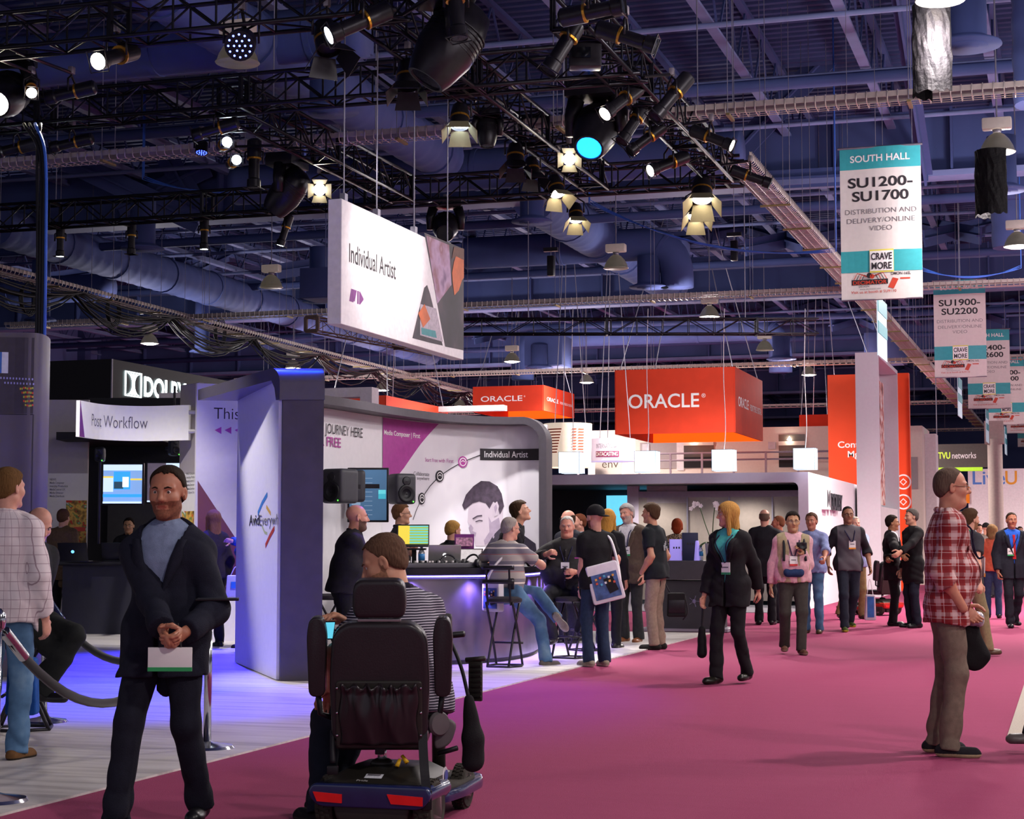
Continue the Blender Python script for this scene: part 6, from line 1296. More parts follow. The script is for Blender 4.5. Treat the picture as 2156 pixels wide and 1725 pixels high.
    fp.post.append(lambda p, f: f + .003 * wob(p * V3(1, 1, 1.5), seed + 1, 16) + .014 * folds(p, seed + 1, 26) * (.6 + .8 * np.exp(-((p[:, 2] - .12) / .12) ** 2))); fp.post.append(lambda p, f: np.maximum(f, (p - (pel + up * .10 * s)) @ up))
    v, f = fp.mesh(HB); np_obj('shorts' if shorts else 'trousers', v, f, tm(bottom), t)
    # ---- top
    def sleeve(F_, sd, o):
        ua = unit(el[sd] - sh[sd]); fa = unit(wr[sd] - el[sd]); kk = .03
        if kind == 'tee': F_.cone(sh[sd], el[sd], (.060 + o) * s, (.060 + o) * s, kk, None, [(sh[sd] + ua * .19 * s, ua)])
        elif kind == 'none': pass
        else:
            F_.cone(sh[sd], el[sd], (.057 + o) * s, (.047 + o) * s, kk)
            if kind == 'roll': F_.cone(el[sd], el[sd] + fa * .12 * s, (.05 + o) * s, (.05 + o) * s, .02, None, [(el[sd] + fa * .075 * s, fa)]); F_.cone(el[sd] + fa * .04 * s, el[sd] + fa * .12 * s, (.056 + o) * s, (.058 + o) * s, .01, None, [(el[sd] + fa * .085 * s, fa), (el[sd] + fa * .02 * s, -fa)])
            else: F_.cone(el[sd], wr[sd] + fa * .05 * s, (.05 + o) * s, (.036 + o) * s, .02, None, [(wr[sd] - fa * .005 * s, fa)])
    ft = Fld(); torso(ft, off, hem + .06, lx=.016)
    arm = Fld()
    for sd in (-1, 1): arm.cone(sh[sd] + (el[sd] - sh[sd]) * .45, el[sd], .062 * s, .06 * s, .01); arm.cone(el[sd], wr[sd] + unit(wr[sd] - el[sd]) * .05, .06 * s, .055 * s, .01)
    keep = lambda p, f, c: np.maximum(f, np.where(arm.ev(p) < .022, -1, c))
    hz = pel - up * hem * s; ft.post.append(lambda p, f: keep(p, f, (hz - p) @ up))
    if jac and hem > .1: pass
    if hem > .02:
        ft.cone(hip[-1] + V3(0, 0, .03) * s, hip[1] + V3(0, 0, .03) * s, (.094 * g + off + .014) * s, (.094 * g + off + .014) * s, .05, PA)
        if pz > .8:
            for sd in (-1, 1): ft.cone(hip[sd], hip[sd] + (kn[sd] - hip[sd]) * .5, (.098 * (1 + .25 * (g - 1)) + off + .014) * s, (.09 + off) * s, .03)
    for sd in (-1, 1): sleeve(ft, sd, off)
    amp = {'tee': .004, 'long': .0055, 'roll': .006, 'jacket': .0045}.get(kind, .004)
    ft.post.append(lambda p, f: f + amp * .5 * wob(p * V3(1, 1, .8), seed, 15) + amp * 2.8 * folds(p, seed, 30))
    neckc = nk + up * .03 * s; ft.post.append(lambda p, f: np.maximum(f, (.064 * s + neckext) - np.linalg.norm((p - neckc) @ np.stack([X, Y * 1.0, up * .55]).T, axis=1)))
    if jac:
        zb = {0: .17}.get(0) 
        def vcut(p, f):
            q = (p - pel); x = q @ X; y = q @ Y; z = q @ up; wz = np.where(z > .16 * s, (z - .16 * s) * .30 + .012, np.minimum(.012, (.16 * s - z) * .04 + .003)); return keep(p, f, np.minimum(y - .0, wz - np.abs(x)))
        ft.post.append(vcut)
        fs = Fld(); torso(fs, .006, .0); fs.post.append(lambda p, f: np.maximum(f, -((p - pel) @ up) + .03 * s)); fs.cone(nk - up * .02 * s, nk + up * .03 * s + Y * .0, .066 * s, .062 * s, .02, None, [(nk + up * .035 * s, up)]); v, f = fs.mesh(HB); np_obj('shirt', v, f, tm(under or '#d8d8e0'), t)
    v, f = ft.mesh(HB * (.8 if jac else 1)); np_obj({'tee': 't_shirt', 'jacket': 'jacket'}.get(kind, 'shirt'), v, f, tm(tc), t)
    if vest:
        fv = Fld(); torso(fv, off + .012, hem + .05, lx=.018); fv.post.append(lambda p, f: np.maximum(f, (hz - p) @ up)); fv.post.append(lambda p, f: f + .006 * wob(p, seed + 5, 13))
        fv.post.append(lambda p, f: np.maximum(f, np.abs((p - pel) @ X) - .205 * s)); fv.post.append(lambda p, f: np.maximum(f, .085 * s - np.linalg.norm((p - neckc) @ np.stack([X, Y, up * .5]).T, axis=1)))
        fv.post.append(lambda p, f: np.maximum(f, np.minimum((p - pel) @ Y, .028 + np.maximum(0, (p - pel) @ up - .25 * s) * .25 - np.abs((p - pel) @ X)))); v, f = fv.mesh(HB); np_obj('vest', v, f, tm(vest), t)
    def front(x, z, extra_off=0.0, base=pel):
        ys = np.linspace(.42, -.1, 105) * s; pts = base + X * x + up * z + np.outer(ys, Y); vals = (ft if not jac else ft).ev(pts); k = np.argmax(vals < 0)
        if not (vals < 0).any() or jac:
            F2 = Fld(); torso(F2, off + .004); vals = F2.ev(pts); k = np.argmax(vals < 0)
        return pts[k] + Y * (.006 + extra_off)
    # ---- head, neck, arms and hands: one skin mesh
    hy, hp, hr_ = head; HM = rotm(math.degrees(math.atan2(X[1], X[0])) + hy, -hp, hr_); hs = hscale * (.94 if fem else 1.0) * (.5 + .5 * s); hc = nk + (unit(up + HM @ V3(0, .25, 1) * .8)) * .182 * s
    toL = lambda q: HM.T @ (np.asarray(q) - hc)
    fh = Fld(); fh.ell(V3(0, -.014, .036) * hs, V3(.076, .096, .083) * hs, None, .02); fh.ell(V3(0, .022, -.028) * hs, V3(.063, .068, .086) * hs, None, .03)
    for sd in (-1, 1):
        fh.cone(V3(sd * .044, .0, -.066) * hs, V3(sd * .010, .070, -.100) * hs, .021 * hs, .019 * hs, .025); fh.ell(V3(sd * .037, .055, -.026) * hs, V3(.026, .028, .026) * hs, None, .025); fh.cone(V3(sd * .014, .083, .023) * hs, V3(sd * .045, .068, .023) * hs, .010 * hs, .010 * hs, .018)
        fh.ell(V3(sd * .030, .094, .004) * hs, V3(.017, .012, .009) * hs, None, .012, neg=True)
        E = rotm(sd * 20, 0, 0); fh.ell(V3(sd * .079, -.006, -.006) * hs, V3(.008, .021, .033) * hs, E.T, .008); fh.ell(V3(sd * .085, .0, -.002) * hs, V3(.006, .010, .016) * hs, E.T, .006, neg=True)
        fh.cone(V3(sd * .012, .092, -.032) * hs, V3(sd * .012, .092, -.032) * hs, .009 * hs, .009 * hs, .01)
    fh.cone(V3(0, .086, .012) * hs, V3(0, .110, -.026) * hs, .009 * hs, .0125 * hs, .014); fh.cone(V3(-.016, .078, -.058) * hs, V3(.016, .078, -.058) * hs, .0085 * hs, .0085 * hs, .008); fh.cone(V3(-.013, .077, -.071) * hs, V3(.013, .077, -.071) * hs, .009 * hs, .009 * hs, .007)
    fh.cone(V3(-.022, .0875, -.0645) * hs, V3(.022, .0875, -.0645) * hs, .0022 * hs, .0022 * hs, .003, neg=True)
    if age or g > 1.2: fh.cone(V3(-.03, .03, -.105) * hs, V3(.03, .03, -.105) * hs, .034 * hs, .034 * hs, .04)
    nr = (.047 if fem else .057) * s * (1 + .35 * (g - 1)); n0 = toL(nk - up * .05 * s); n1 = V3(0, -.018, -.06) * hs; fh.cone(n0, n1, nr * 1.12, nr * .96, .03)
    v, f = fh.mesh(HH); ce = v[f].mean(1) / hs; mi = np.zeros(len(f), int); mats = [sk]
    lipc = mat('lip' + skin, '#%02x%02x%02x' % tuple(int(max(0, min(255, int(skin[i:i + 2], 16) * q))) for i, q in ((1, .86), (3, .68), (5, .68))), .4, var=.03); mats.append(lipc); mi[((ce[:, 0] / .023) ** 2 + ((ce[:, 2] + .0635) / .0098) ** 2 < 1) & (ce[:, 1] > .07)] = 1
    if beard:
        mats.append(mat('beard' + beard + skin, beard, .85, var=.3, scale=90)); jaw = (ce[:, 2] < -.036 + np.maximum(0, .03 - ce[:, 1]) * .9) & (ce[:, 1] > .0) & (ce[:, 2] > -.15); sub = jaw & (mi == 0) & ~((np.abs(ce[:, 0]) < .018) & (ce[:, 2] > -.045) & (ce[:, 1] > .09)) & ((np.abs(ce[:, 0]) > .03) | (ce[:, 2] < -.075) | ((ce[:, 2] < -.042) & (ce[:, 2] > -.054))); mi[sub] = 2
    VV = [v @ HM.T + hc]; FF = [f]; MI = [mi]; nv = len(v)
    def addm(F_, h):
        nonlocal nv
        v, f = F_.mesh(h); VV.append(v); FF.append(f + nv); MI.append(np.zeros(len(f), int)); nv += len(v)
    for sd, cu, pn_ in ((1, rcurl, rpalm), (-1, lcurl, lpalm)):
        fa = unit(wr[sd] - el[sd])
        if kind not in ('tee', 'roll', 'none'):
            F_ = Fld(); F_.cone(nk + up * .02 * s, sh[sd], .03 * s, .03 * s, .02); F_.cone(sh[sd], el[sd], .03 * s, .03 * s, .02); F_.cone(el[sd], wr[sd] + fa * .01 * s, .03 * s, .024 * s, .02); addm(F_, .02)
        else:
            F_ = Fld(); ua = unit(el[sd] - sh[sd]); F_.cone(nk + up * .02 * s, sh[sd], .03 * s, .03 * s, .02); F_.cone(sh[sd], el[sd], .040 * s, .041 * s, .02); F_.cone(el[sd], wr[sd], .045 * s, .028 * s, .02); F_.ell(el[sd] + fa * .07 * s, (.046 * s,) * 3, None, .03); addm(F_, HB if lod else .02)
        if cu is not None:
            pn2 = np.asarray(pn_, float) if pn_ is not None else V3(-sd, .2, 0); F_ = Fld(); hand(F_, wr[sd] + fa * .02 * s, fa, pn2, sd * (1 if True else 1) * (1 if np.cross(fa, pn2) @ Y >= 0 else -1) * sd, cu, s * (.92 if fem else 1.02)); addm(F_, {0: .01, 1: .0075, 2: .0055}[lod])
    if shorts:
        for sd in (-1, 1): F_ = Fld(); F_.cone(kn[sd], an[sd], .056 * s, .04 * s, .02); F_.ell(kn[sd] + (an[sd] - kn[sd]) * .3 - Y * .02, (.055 * s,) * 3, None, .03); addm(F_, HB)
    np_obj('body', np.concatenate(VV), np.concatenate(FF), mats, t, np.concatenate(MI))
    W_ = lambda q: HM @ (np.asarray(q, float) * hs) + hc
    hcol = hair[1] if hair else '#4a3a30'
    if lod and not noface:
        def fy(x, z): ys = np.linspace(.13, .02, 56) * hs; vals = fh.ev(np.stack([np.full(56, x * hs), ys, np.full(56, z * hs)], 1)); return ys[np.argmax(vals < 0)] / hs
        for sd in (-1, 1):
            c = W_((sd * .031, fy(sd * .031, .004) - .0045, .004)); o = MB().lathe([(.001, -.0115), (.008, -.008), (.0115, 0), (.0095, .0065), (.006, .0097), (.0058, .0098), (.001, .0116)], c, HM @ V3(0, 1, 0), 14); o.mi = [1 if (i % (6 * 14)) // 14 >= 4 else 0 for i in range(len(o.f))]; ob = o.build('eye', [mat('eye_white', '#d8cfc8', .25, var=.02), mat('iris_dark', '#2c2018', .15, var=0)], t, True)
            MB().tube([W_((sd * x, fy(sd * x, z) + .002, z)) for x, z in ((.016, .022), (.03, .027), (.046, .022))], [.0035 * hs, .0042 * hs, .002 * hs], 5).build('eyebrow', hairm(hcol), t, True)
        if glasses:
            gm = mat('glasses' + glasses, glasses, .3, .4)
            for sd in (-1, 1):
                y_ = fy(sd * .031, .02) + .012; MB().tube([W_((sd * .032 + .022 * math.cos(a), y_ - .004 * abs(math.cos(a)), .002 + .015 * math.sin(a))) for a in np.linspace(0, 2 * math.pi, 15)[:-1]], .0016, 5, closed=True).build('glasses_rim', gm, t, True)
                MB().tube([W_((sd * .054, y_, .006)), W_((sd * .079, .01, .008)), W_((sd * .08, -.02, -.004))], .002, 5).build('glasses_temple', gm, t, True)
            MB().tube([W_((-.011, fy(0, .012) + .004, .008)), W_((.011, fy(0, .012) + .004, .008))], .0018, 5).build('glasses_bridge', gm, t, True)
    # ---- hair
    if hair:
        sty = hair[0]; fr = Fld(); E = (.0835, .1035, .0895); c0 = V3(0, -.014, .038)
        if sty in ('short', 'thin', 'wavy', 'crop'):
            o = {'short': .006, 'thin': .0, 'wavy': .012, 'crop': -.0015}[sty]; fr.ell(c0 * hs, (np.array(E) + o) * hs, None, .01)
            if sty == 'wavy': fr.ell(V3(0, -.06, -.03) * hs, V3(.07, .05, .06) * hs, None, .04)
            elif sty != 'crop': fr.ell(V3(0, -.055, -.02) * hs, V3(.072, .05, .055) * hs, None, .04)
            else: fr.ell(V3(0, -.052, -.02) * hs, V3(.069, .049, .055) * hs, None, .04)
            hl = {'short': .082, 'thin': .105, 'wavy': .076, 'crop': .090}[sty]
            def cut(p, f): q = p / hs; zl = np.where(q[:, 1] > .0, hl * np.minimum(1, np.maximum(q[:, 1], 0) / .05) ** .7, np.where(q[:, 1] > -.03, 0 + q[:, 1] * 1.0, -.03 + (q[:, 1] + .03) * .9)); zl = np.where(np.abs(q[:, 0]) > .06, np.maximum(zl, np.where(q[:, 1] > -.022, .012 + np.maximum(0, q[:, 1]) * .3, -9)), zl); zl = zl + .004 * np.sin(q[:, 0] * 130) + .003 * np.sin(q[:, 0] * 310 + q[:, 1] * 200); return np.maximum(f + .0035 * hs * wob(q, seed + 3, 30), (zl - q[:, 2]) * .8 * hs)
            fr.post.append(cut)
        elif sty == 'fringe':
            fr.ell(c0 * hs, (np.array(E) + .001) * hs, None, .01); fr.ell(V3(0, -.055, -.02) * hs, V3(.072, .05, .055) * hs, None, .04)
            def cut(p, f): q = p / hs; f = np.maximum(f, (q[:, 2] - .055 + np.maximum(0, q[:, 1] + .02) * .3) * hs); f = np.maximum(f, (q[:, 1] - .025) * hs); zl = np.where(q[:, 1] > -.02, .01, -.065); return np.maximum(f, (zl - q[:, 2]) * .8 * hs)
            fr.post.append(cut)
        elif sty in ('long', 'bob'):
            L = hair[2] if len(hair) > 2 else (.27 if sty == 'long' else .1); fr.ell(c0 * hs, (np.array(E) + .012) * hs, None, .01); A2 = np.stack([V3(1, 0, 0), V3(0, 1.5, 0), V3(0, 0, 1)]); fr.cone(V3(0, -.05, .0) * hs, V3(0, -.075, -L) * hs, .088 * hs, .082 * hs, .03, A2)
            for sd in (-1, 1): fr.cone(V3(sd * .07, .02, .02) * hs, V3(sd * .082, .015, -L * .8) * hs, .028 * hs, .024 * hs, .03)
            def cut(p, f): q = p / hs; face = np.minimum(q[:, 1] - .01 - np.maximum(0, -q[:, 2]) * .0, (1 - np.sqrt((q[:, 0] / (.058 + .006 * np.sin(q[:, 2] * 60))) ** 2 + ((q[:, 2] + .035) / .125) ** 2)) * .06); return np.maximum(f, face * hs)
            fr.post.append(cut)
        elif sty == 'cap':
            fr.ell((c0 + V3(0, 0, .008)) * hs, (np.array(E) + .010) * hs, None, .01); bd = V3(*hair[2]); 
            fr.post.append(lambda p, f: np.maximum(f, ((.022 - p[:, 2] / hs)) * hs)); v, f = fr.mesh(HH, .02); np_obj('cap_crown', v, f, tm(hair[1]), t, None, (HM, hc)); fb = Fld(); a = unit(bd) * .085; A2 = np.stack([V3(1, 0, 0), V3(0, 1, 0), V3(0, 0, 9)]); fb.cone((a + V3(0, -.014, .022)) * hs, (a * 1.55 + V3(0, -.014, .012)) * hs, .068 * hs, .055 * hs, .02, A2); v, f = fb.mesh(HH, .01); np_obj('cap_peak', v, f, tm(hair[1]), t, None, (HM, hc)); fr = None
        if fr is not None:
            big = sty in ('long', 'bob', 'wavy')
            def strand(p, f): q = p / hs; a = np.arctan2(q[:, 0], q[:, 1] + .02); return f + (.0022 if big else .0007) * hs * (np.sin(a * 34 + 3 * np.sin(q[:, 2] * 22)) + .7 * np.sin(a * 61 + 4 * np.sin(q[:, 2] * 15)))
            fr.post.insert(0, strand); v, f = fr.mesh(HH, .02)
            if len(f): np_obj('hair', v, f, hairm(hair[1]), t, None, (HM, hc))
    # ---- shoes
    for sd, toe in ((1, rtoe), (-1, ltoe)):
        td = unit(np.asarray(toe, float)) if toe is not None else unit(V3(sd * .16, 1, 0)); shn = unit(kn[sd] - an[sd]); n_ = unit(shn - td * (shn @ td)) if abs(shn @ td) < .97 else V3(0, 0, 1)
        if abs(td[2]) < .12: n_ = V3(0, 0, 1); td = unit(V3(td[0], td[1], 0))
        lat = np.cross(td, n_); sole = an[sd] - n_ * .085 * s; A2 = np.stack([lat, td, n_]); fo = Fld(); cut = [(sole, -n_)]
        fo.cone(sole + n_ * .036 * s - td * .055 * s, sole + n_ * .03 * s + td * .145 * s, .037 * s, .034 * s, .02, np.stack([lat * 1.0, td, n_]), cut); fo.ell(sole + td * .10 * s + n_ * .022 * s, (.047 * s, .085 * s, .032 * s), A2, .02, cut); fo.cone(sole + n_ * .05 * s - td * .02 * s, an[sd] + n_ * .01 * s, .042 * s, .040 * s, .03, None, cut)
        v, f = fo.mesh({0: .02, 1: .011, 2: .007}[lod], .02)
        if isinstance(shoes, tuple):
            hgt = ((v[f].mean(1) - sole) @ n_) / s; np_obj('shoe', v, f, [tm(shoes[0]), tm(shoes[1])], t, (hgt < .022).astype(int))
        else: np_obj('shoe', v, f, mat('leather' + shoes, shoes, .35, var=.1), t)
    # ---- worn details
    if collar:
        fc = Fld()
        for i in range(12):
            a0, a1 = R(i * 30 - 75), R(i * 30 - 45)
            if i == 5: continue
            r_ = (.066 + .3 * neckext) * s; q0 = nk + X * r_ * math.cos(a0) + Y * r_ * math.sin(a0) + up * (.028 - .012 * math.sin(a0)) * s; q1 = nk + X * r_ * math.cos(a1) + Y * r_ * math.sin(a1) + up * (.028 - .012 * math.sin(a1)) * s
            fc.cone(q0, q1, .017 * s, .017 * s, .01)
        for sd in (-1, 1): fc.cone(nk + X * sd * .03 * s + Y * .055 * s + up * .012 * s, nk + X * sd * .055 * s + Y * .085 * s - up * .045 * s, .015 * s, .008 * s, .01)
        v, f = fc.mesh(max(.007, HH)); np_obj('collar', v, f, tm(collar), t)
    def strip(nm, xl, xr, zs, m, off_=.006):
        mb = MB()
        for z in zs:
            for x in (xl(z), (xl(z) + xr(z)) / 2, xr(z)): mb.v.append(tuple(front(x * s, z * s, off_ - .004)))
        n = len(zs); mb.f = [(3 * i + j, 3 * i + j + 1, 3 * i + j + 4, 3 * i + j + 3) for i in range(n - 1) for j in range(2)]; mb.mi = [0] * len(mb.f); o = mb.build(nm, m, t, True); o.modifiers.new('s', 'SOLIDIFY').thickness = .005
    if jac and lod:
        ed = lambda z: (z - .16) * .30 + .010
        for sd in (-1, 1): strip('lapel', lambda z: sd * ed(z), lambda z: sd * (ed(z) + .055 * min(1, (z - .15) / .18) * (1 if z < .40 else .75)), np.linspace(.17, .46, 8), tm(tc), .012)
        for z in (.14, .05): MB().lathe([(.009, 0), (.008, .004), (.001, .004)], Vector(front(.012 * s, z * s, .004)), Vector(Y), 10).build('button', mat('black_metal'), t)
    elif collar and lod and kind != 'tee':
        strip('placket', lambda z: -.016, lambda z: .016, np.linspace(-hem * .5, .44, 12), tm(tc), .004)
        for z in np.linspace(.0, .42, 6): MB().lathe([(.006, 0), (.005, .003), (.001, .003)], Vector(front(0, z * s, .003)), Vector(Y), 8).build('button', mat('button_grey', '#6a666a', .4), t)
    if belt: 
        fb = Fld(); fb.cone(pel + up * .085 * s, pel + up * .105 * s, (wa + .012) * s, (wa + .012) * s, .03, TA); fb.post.append(lambda p, f: np.maximum(f, np.abs((p - pel) @ up - .095 * s) - .018)); v, f = fb.mesh(HB * .8); np_obj('belt', v, f, mat('leather' + belt, belt, .4), t)
    if badge:
        bx, bz, bc_, by = badge[0], badge[1], badge[2], (badge[3] if len(badge) > 3 else 0.0); q = front(bx * s, bz * s, .008 + by); lm = cloth(lany)
        for sd in (-1, 1):
            pts = [nk + X * sd * .05 * s - Y * .05 * s + up * .03 * s, nk + X * sd * .075 * s + Y * .0 + up * .02 * s]
            for fz in (.80, .62, .4, .15): xx = bx * s * (1 - fz) + sd * .085 * s * fz; zz = bz * s + (.50 * s - bz * s) * fz; pts.append(front(xx, zz, .006 + by * (1 - fz)))
            pts.append(q + up * .05 * s); MB().tube(bez([Vector(a) for a in pts], 4), .0065 * s, 6).build('lanyard', lm, t, True)
        Bm = Matrix((X, Y, up)).transposed(); ctr = Vector(q - up * .012 * s); MB().box(ctr, (.095 * s, .006, .115 * s), M=Bm).build('badge', mat('badge_white', '#e4e0de', .4, var=.03), t); MB().box(ctr + Vector(-up * .05 * s + Y * .002), (.096 * s, .008, .022 * s), M=Bm).build('badge_band', mat('badge' + bc_, bc_, .5), t)
        MB().box(ctr + Vector(up * .01 * s + Y * .004), (.06 * s, .002, .012 * s), M=Bm).build('badge_print', INKL, t)
    if tie:
        tb = MB()
        for i, z in enumerate(np.linspace(.47, .10, 8)): q = front(0, z * s, -.004); wd = (.014 + .012 * i / 7 + (.008 if i == 0 else 0)) * s; tb.v += [tuple(q - X * wd), tuple(q + Y * .008), tuple(q + X * wd)]
        tb.f = [(3 * i + j, 3 * i + j + 1, 3 * i + j + 4, 3 * i + j + 3) for i in range(7) for j in range(2)]; tb.mi = [0] * 14; tb.build('tie', tm(tie), t, True)
    ctx = dict(t=t, s=s, pel=pel, nk=nk, X=X, Y=Y, up=up, sh=sh, el=el, wr=wr, kn=kn, an=an, hip=hip, front=front, W=W_, HM=HM, hc=hc, ft=ft, rz=rz)
    if extra: extra(ctx)
    return ctx
def stand(label, px, py, ytop, phi, headpx=None, **kw):
    g_ = G(px, py); D = depth(g_); H = P(headpx or px, ytop, D).z; return person(label, (g_.x, g_.y, 0), phi, H=kw.pop('H', H / 1.0), **kw)
# ================================================================ mobility scooter
def outline(pts, r=.05, n=5):
    """rounded polygon outline"""
    out = []; m = len(pts)
    for i in range(m):
        a, b, c = (Vector(pts[(i + j) % m]) for j in (-1, 0, 1)); u = (a - b); v = (c - b); k = min(r, u.length * .49, v.length * .49); p = b + u.normalized() * k; q = b + v.normalized() * k
        for j in range(n + 1): f = j / n; out.append(tuple((1 - f) ** 2 * p + 2 * f * (1 - f) * b + f * f * q))
    return out
def slab(parent, name, pts, y0, y1, m, bevel=.02, r=.05, M=None, seg=3):
    poly = outline(pts, r); XZ = Matrix(((1, 0, 0, 0), (0, 0, 1, 0), (0, 1, 0, 0), (0, 0, 0, 1))); T = XZ if M is None else M @ XZ
    mb = MB().prism([(a, b) for a, b in poly], y0, y1, M=T); return mb.build(name, m, parent, bevel=bevel, seg=seg)
LEA = mat('seat_leather', '#241f22', .35, var=.12, scale=6, bump=.06, bscale=120); PLA = mat('scooter_plastic', '#26231f', .45, var=.1); TYR = mat('tyre_rubber', '#332e28', .85, var=.15); SBL = mat('scooter_blue', '#1c2450', .22, coat=.6, var=.08); REF = mat('red_reflector', '#c01818', .25, emit='#c01010', es=.12, var=.1)
def scooter(pos, rz, turn, lab, detail=True, red=None):
    t = thing('mobility_scooter', lab, 'scooter', pos, rz); B = Matrix.Rotation(R(turn), 4, 'Z'); b3 = B.to_3x3(); bl = red or SBL
    # --- wheels: rear pair, front pair
    def wheel(x, y, r, wd, name):
        c = B @ Vector((x, y, r)); ax = b3 @ Vector((1, 0, 0)); e = []
        MB().lathe([(r * .62, -wd / 2), (r * .9, -wd / 2), (r * .99, -wd * .3), (r, 0), (r * .99, wd * .3), (r * .9, wd / 2), (r * .62, wd / 2)], c, ax, 30).build(name, TYR, t, 40)
        MB().lathe([(.001, -wd * .42), (r * .2, -wd * .45), (r * .6, -wd * .36), (r * .64, -wd * .5)], c, ax, 24).build('wheel_rim', mat('rim_silver', '#b8b0b0', .25, .7), t, 40); MB().lathe([(.001, wd * .42), (r * .2, wd * .45), (r * .6, wd * .36), (r * .64, wd * .5)], c, ax, 24).build('wheel_rim', mat('rim_silver'), t, 40)
        if detail:
            tr = MB(); fx, fy, fz = frame_for(ax)
            for k in range(30):
                a = 2 * math.pi * k / 30; d = fx * math.cos(a) + fy * math.sin(a)
                for o in (-.3, 0, .3): tr.box(c + d * r * .995 + ax * (o * wd) + (fx * -math.sin(a) + fy * math.cos(a)) * (.008 if o else 0), (.016, .016, .016), M=Matrix((ax, fx * -math.sin(a) + fy * math.cos(a), d)).transposed() @ Matrix.Diagonal((.9, .75, .7)))
            tag(tr.build('tread_blocks', TYR, t), kind='stuff')
    wheel(-.24, 0, .125, .085, 'tyre'); wheel(.24, 0, .125, .085, 'tyre'); wheel(-.16, .80, .11, .07, 'tyre'); wheel(.16, .80, .11, .07, 'tyre')
    # --- body shells
    slab(t, 'rear_bumper', [(-.255, .13), (.255, .13), (.30, .19), (.28, .235), (-.28, .235), (-.30, .19)], -.16, .18, bl, .025, .04, B)
    slab(t, 'lower_housing', [(-.17, .06), (.17, .06), (.19, .14), (-.19, .14)], -.13, .30, PLA, .02, .03, B)
    mb = MB(); top = [(-.155, .03), (.155, .03), (.15, .30), (-.15, .30)]; bot = [(-.25, -.13), (.25, -.13), (.24, .40), (-.24, .40)]
    mb.add([B @ Vector((x, y, .235)) for x, y in bot] + [B @ Vector((x, y, .298)) for x, y in top], [(3, 2, 1, 0), (4, 5, 6, 7), (0, 1, 5, 4), (1, 2, 6, 5), (2, 3, 7, 6), (3, 0, 4, 7)]); mb.build('battery_cover', PLA, t, bevel=.022, seg=3)
    dk = [(-.24, .25), (.24, .25), (.27, .5), (.26, .85), (.19, 1.05), (0, 1.10), (-.19, 1.05), (-.26, .85), (-.27, .5)]
    MB().prism(outline(dk, .06), .10, .15, M=B).build('floor_pan', bl, t, bevel=.015); MB().prism(outline([(x * .86, .28 + (y - .25) * .9) for x, y in dk], .05), .151, .158, M=B).build('floor_mat', mat('floor_mat_grey', '#3c352f', .8), t)
    tu = [B @ Vector((0, .92, .12)), B @ Vector((0, .90, .5)), B @ Vector((0, .80, .86))]; MB().tube(tu, .035, 10).build('tiller_column', PLA, t, True); MB().tube([B @ Vector((-.18, .76, .88)), B @ Vector((0, .8, .86)), B @ Vector((.18, .76, .88))], .016, 8).build('handlebar', M_black, t, True)
    mb = MB().box(B @ Vector((0, .80, .92)), (.2, .1, .12)); mb.build('control_head', PLA, t, bevel=.02)
    pt = lambda x, y, z: B @ Vector((x, y, z))
    for x0, x1 in ((-.27, -.13), (.09, .26)): MB().add([pt(x0 + .02, -.168, .155), pt(x1, -.168, .150), pt(x1 + .0, -.168, .19), pt(x0, -.168, .198), pt(x0 + .02, -.16, .155), pt(x1, -.16, .150), pt(x1, -.16, .19), pt(x0, -.16, .198)], [(0, 1, 2, 3), (0, 4, 5, 1), (1, 5, 6, 2), (2, 6, 7, 3), (3, 7, 4, 0)]).build('reflector', REF, t)
    # --- pedestal and seat
    MB().tube([(0, .12, .27), (0, .12, .42)], .022, 14).build('seat_post', M_chrome, t, True); MB().lathe([(.06, 0), (.05, .02), (.03, .03)], (0, .12, .295), n=18).build('post_collar', PLA, t, True)
    S_ = Matrix.Translation((0, 0, 0)); slab(t, 'seat_cushion', [(-.21, .375), (.21, .375), (.22, .46), (-.22, .46)], .0, .46, LEA, .03, .03)
    L_ = Matrix.Rotation(R(7), 4, 'X') ; TB = Matrix.Translation((0, -.02, .40)) @ L_ @ Matrix.Diagonal((.93, 1, 1.05, 1))
    slab(t, 'seat_back', [(-.235, 0), (.235, 0), (.25, .30), (.235, .50), (.17, .555), (-.17, .555), (-.235, .50), (-.25, .30)], -.05, .06, LEA, .035, .08, TB, 4)
    slab(t, 'back_frame', [(-.215, .0), (.215, .0), (.215, .30), (-.215, .30)], -.062, -.045, PLA, .008, .02, TB)
    slab(t, 'headrest', [(-.125, .575), (.125, .575), (.135, .64), (.125, .745), (-.125, .745), (-.135, .64)], -.05, .06, LEA, .035, .05, TB, 4)
    for x in (-.05, .05): MB().tube([TB @ Vector((x, 0, .50)), TB @ Vector((x, 0, .62))], .009, 8).build('headrest_stem', M_chrome, t, True)
    MB().box(TB @ Vector((0, -.02, .565)), (.2, .03, .012), M=L_.to_3x3()).build('headrest_bracket', mat('bracket_grey', '#8a8486', .4, .6), t, bevel=.003)
    for s_ in (-1, 1):
        x0 = s_ * .315; slab(t, 'armrest', [(x0 - .04, .22), (x0 + .04, .22), (x0 + .05, .50), (x0 + .032, .575), (x0 - .032, .575), (x0 - .05, .50)], -.02, .06, LEA, .02, .035, TB, 3); MB().tube([TB @ Vector((s_ * .24, .02, .12)), TB @ Vector((s_ * .30, .02, .14)), TB @ Vector((x0, .02, .26))], .014, 8).build('armrest_hinge', M_black, t, True)
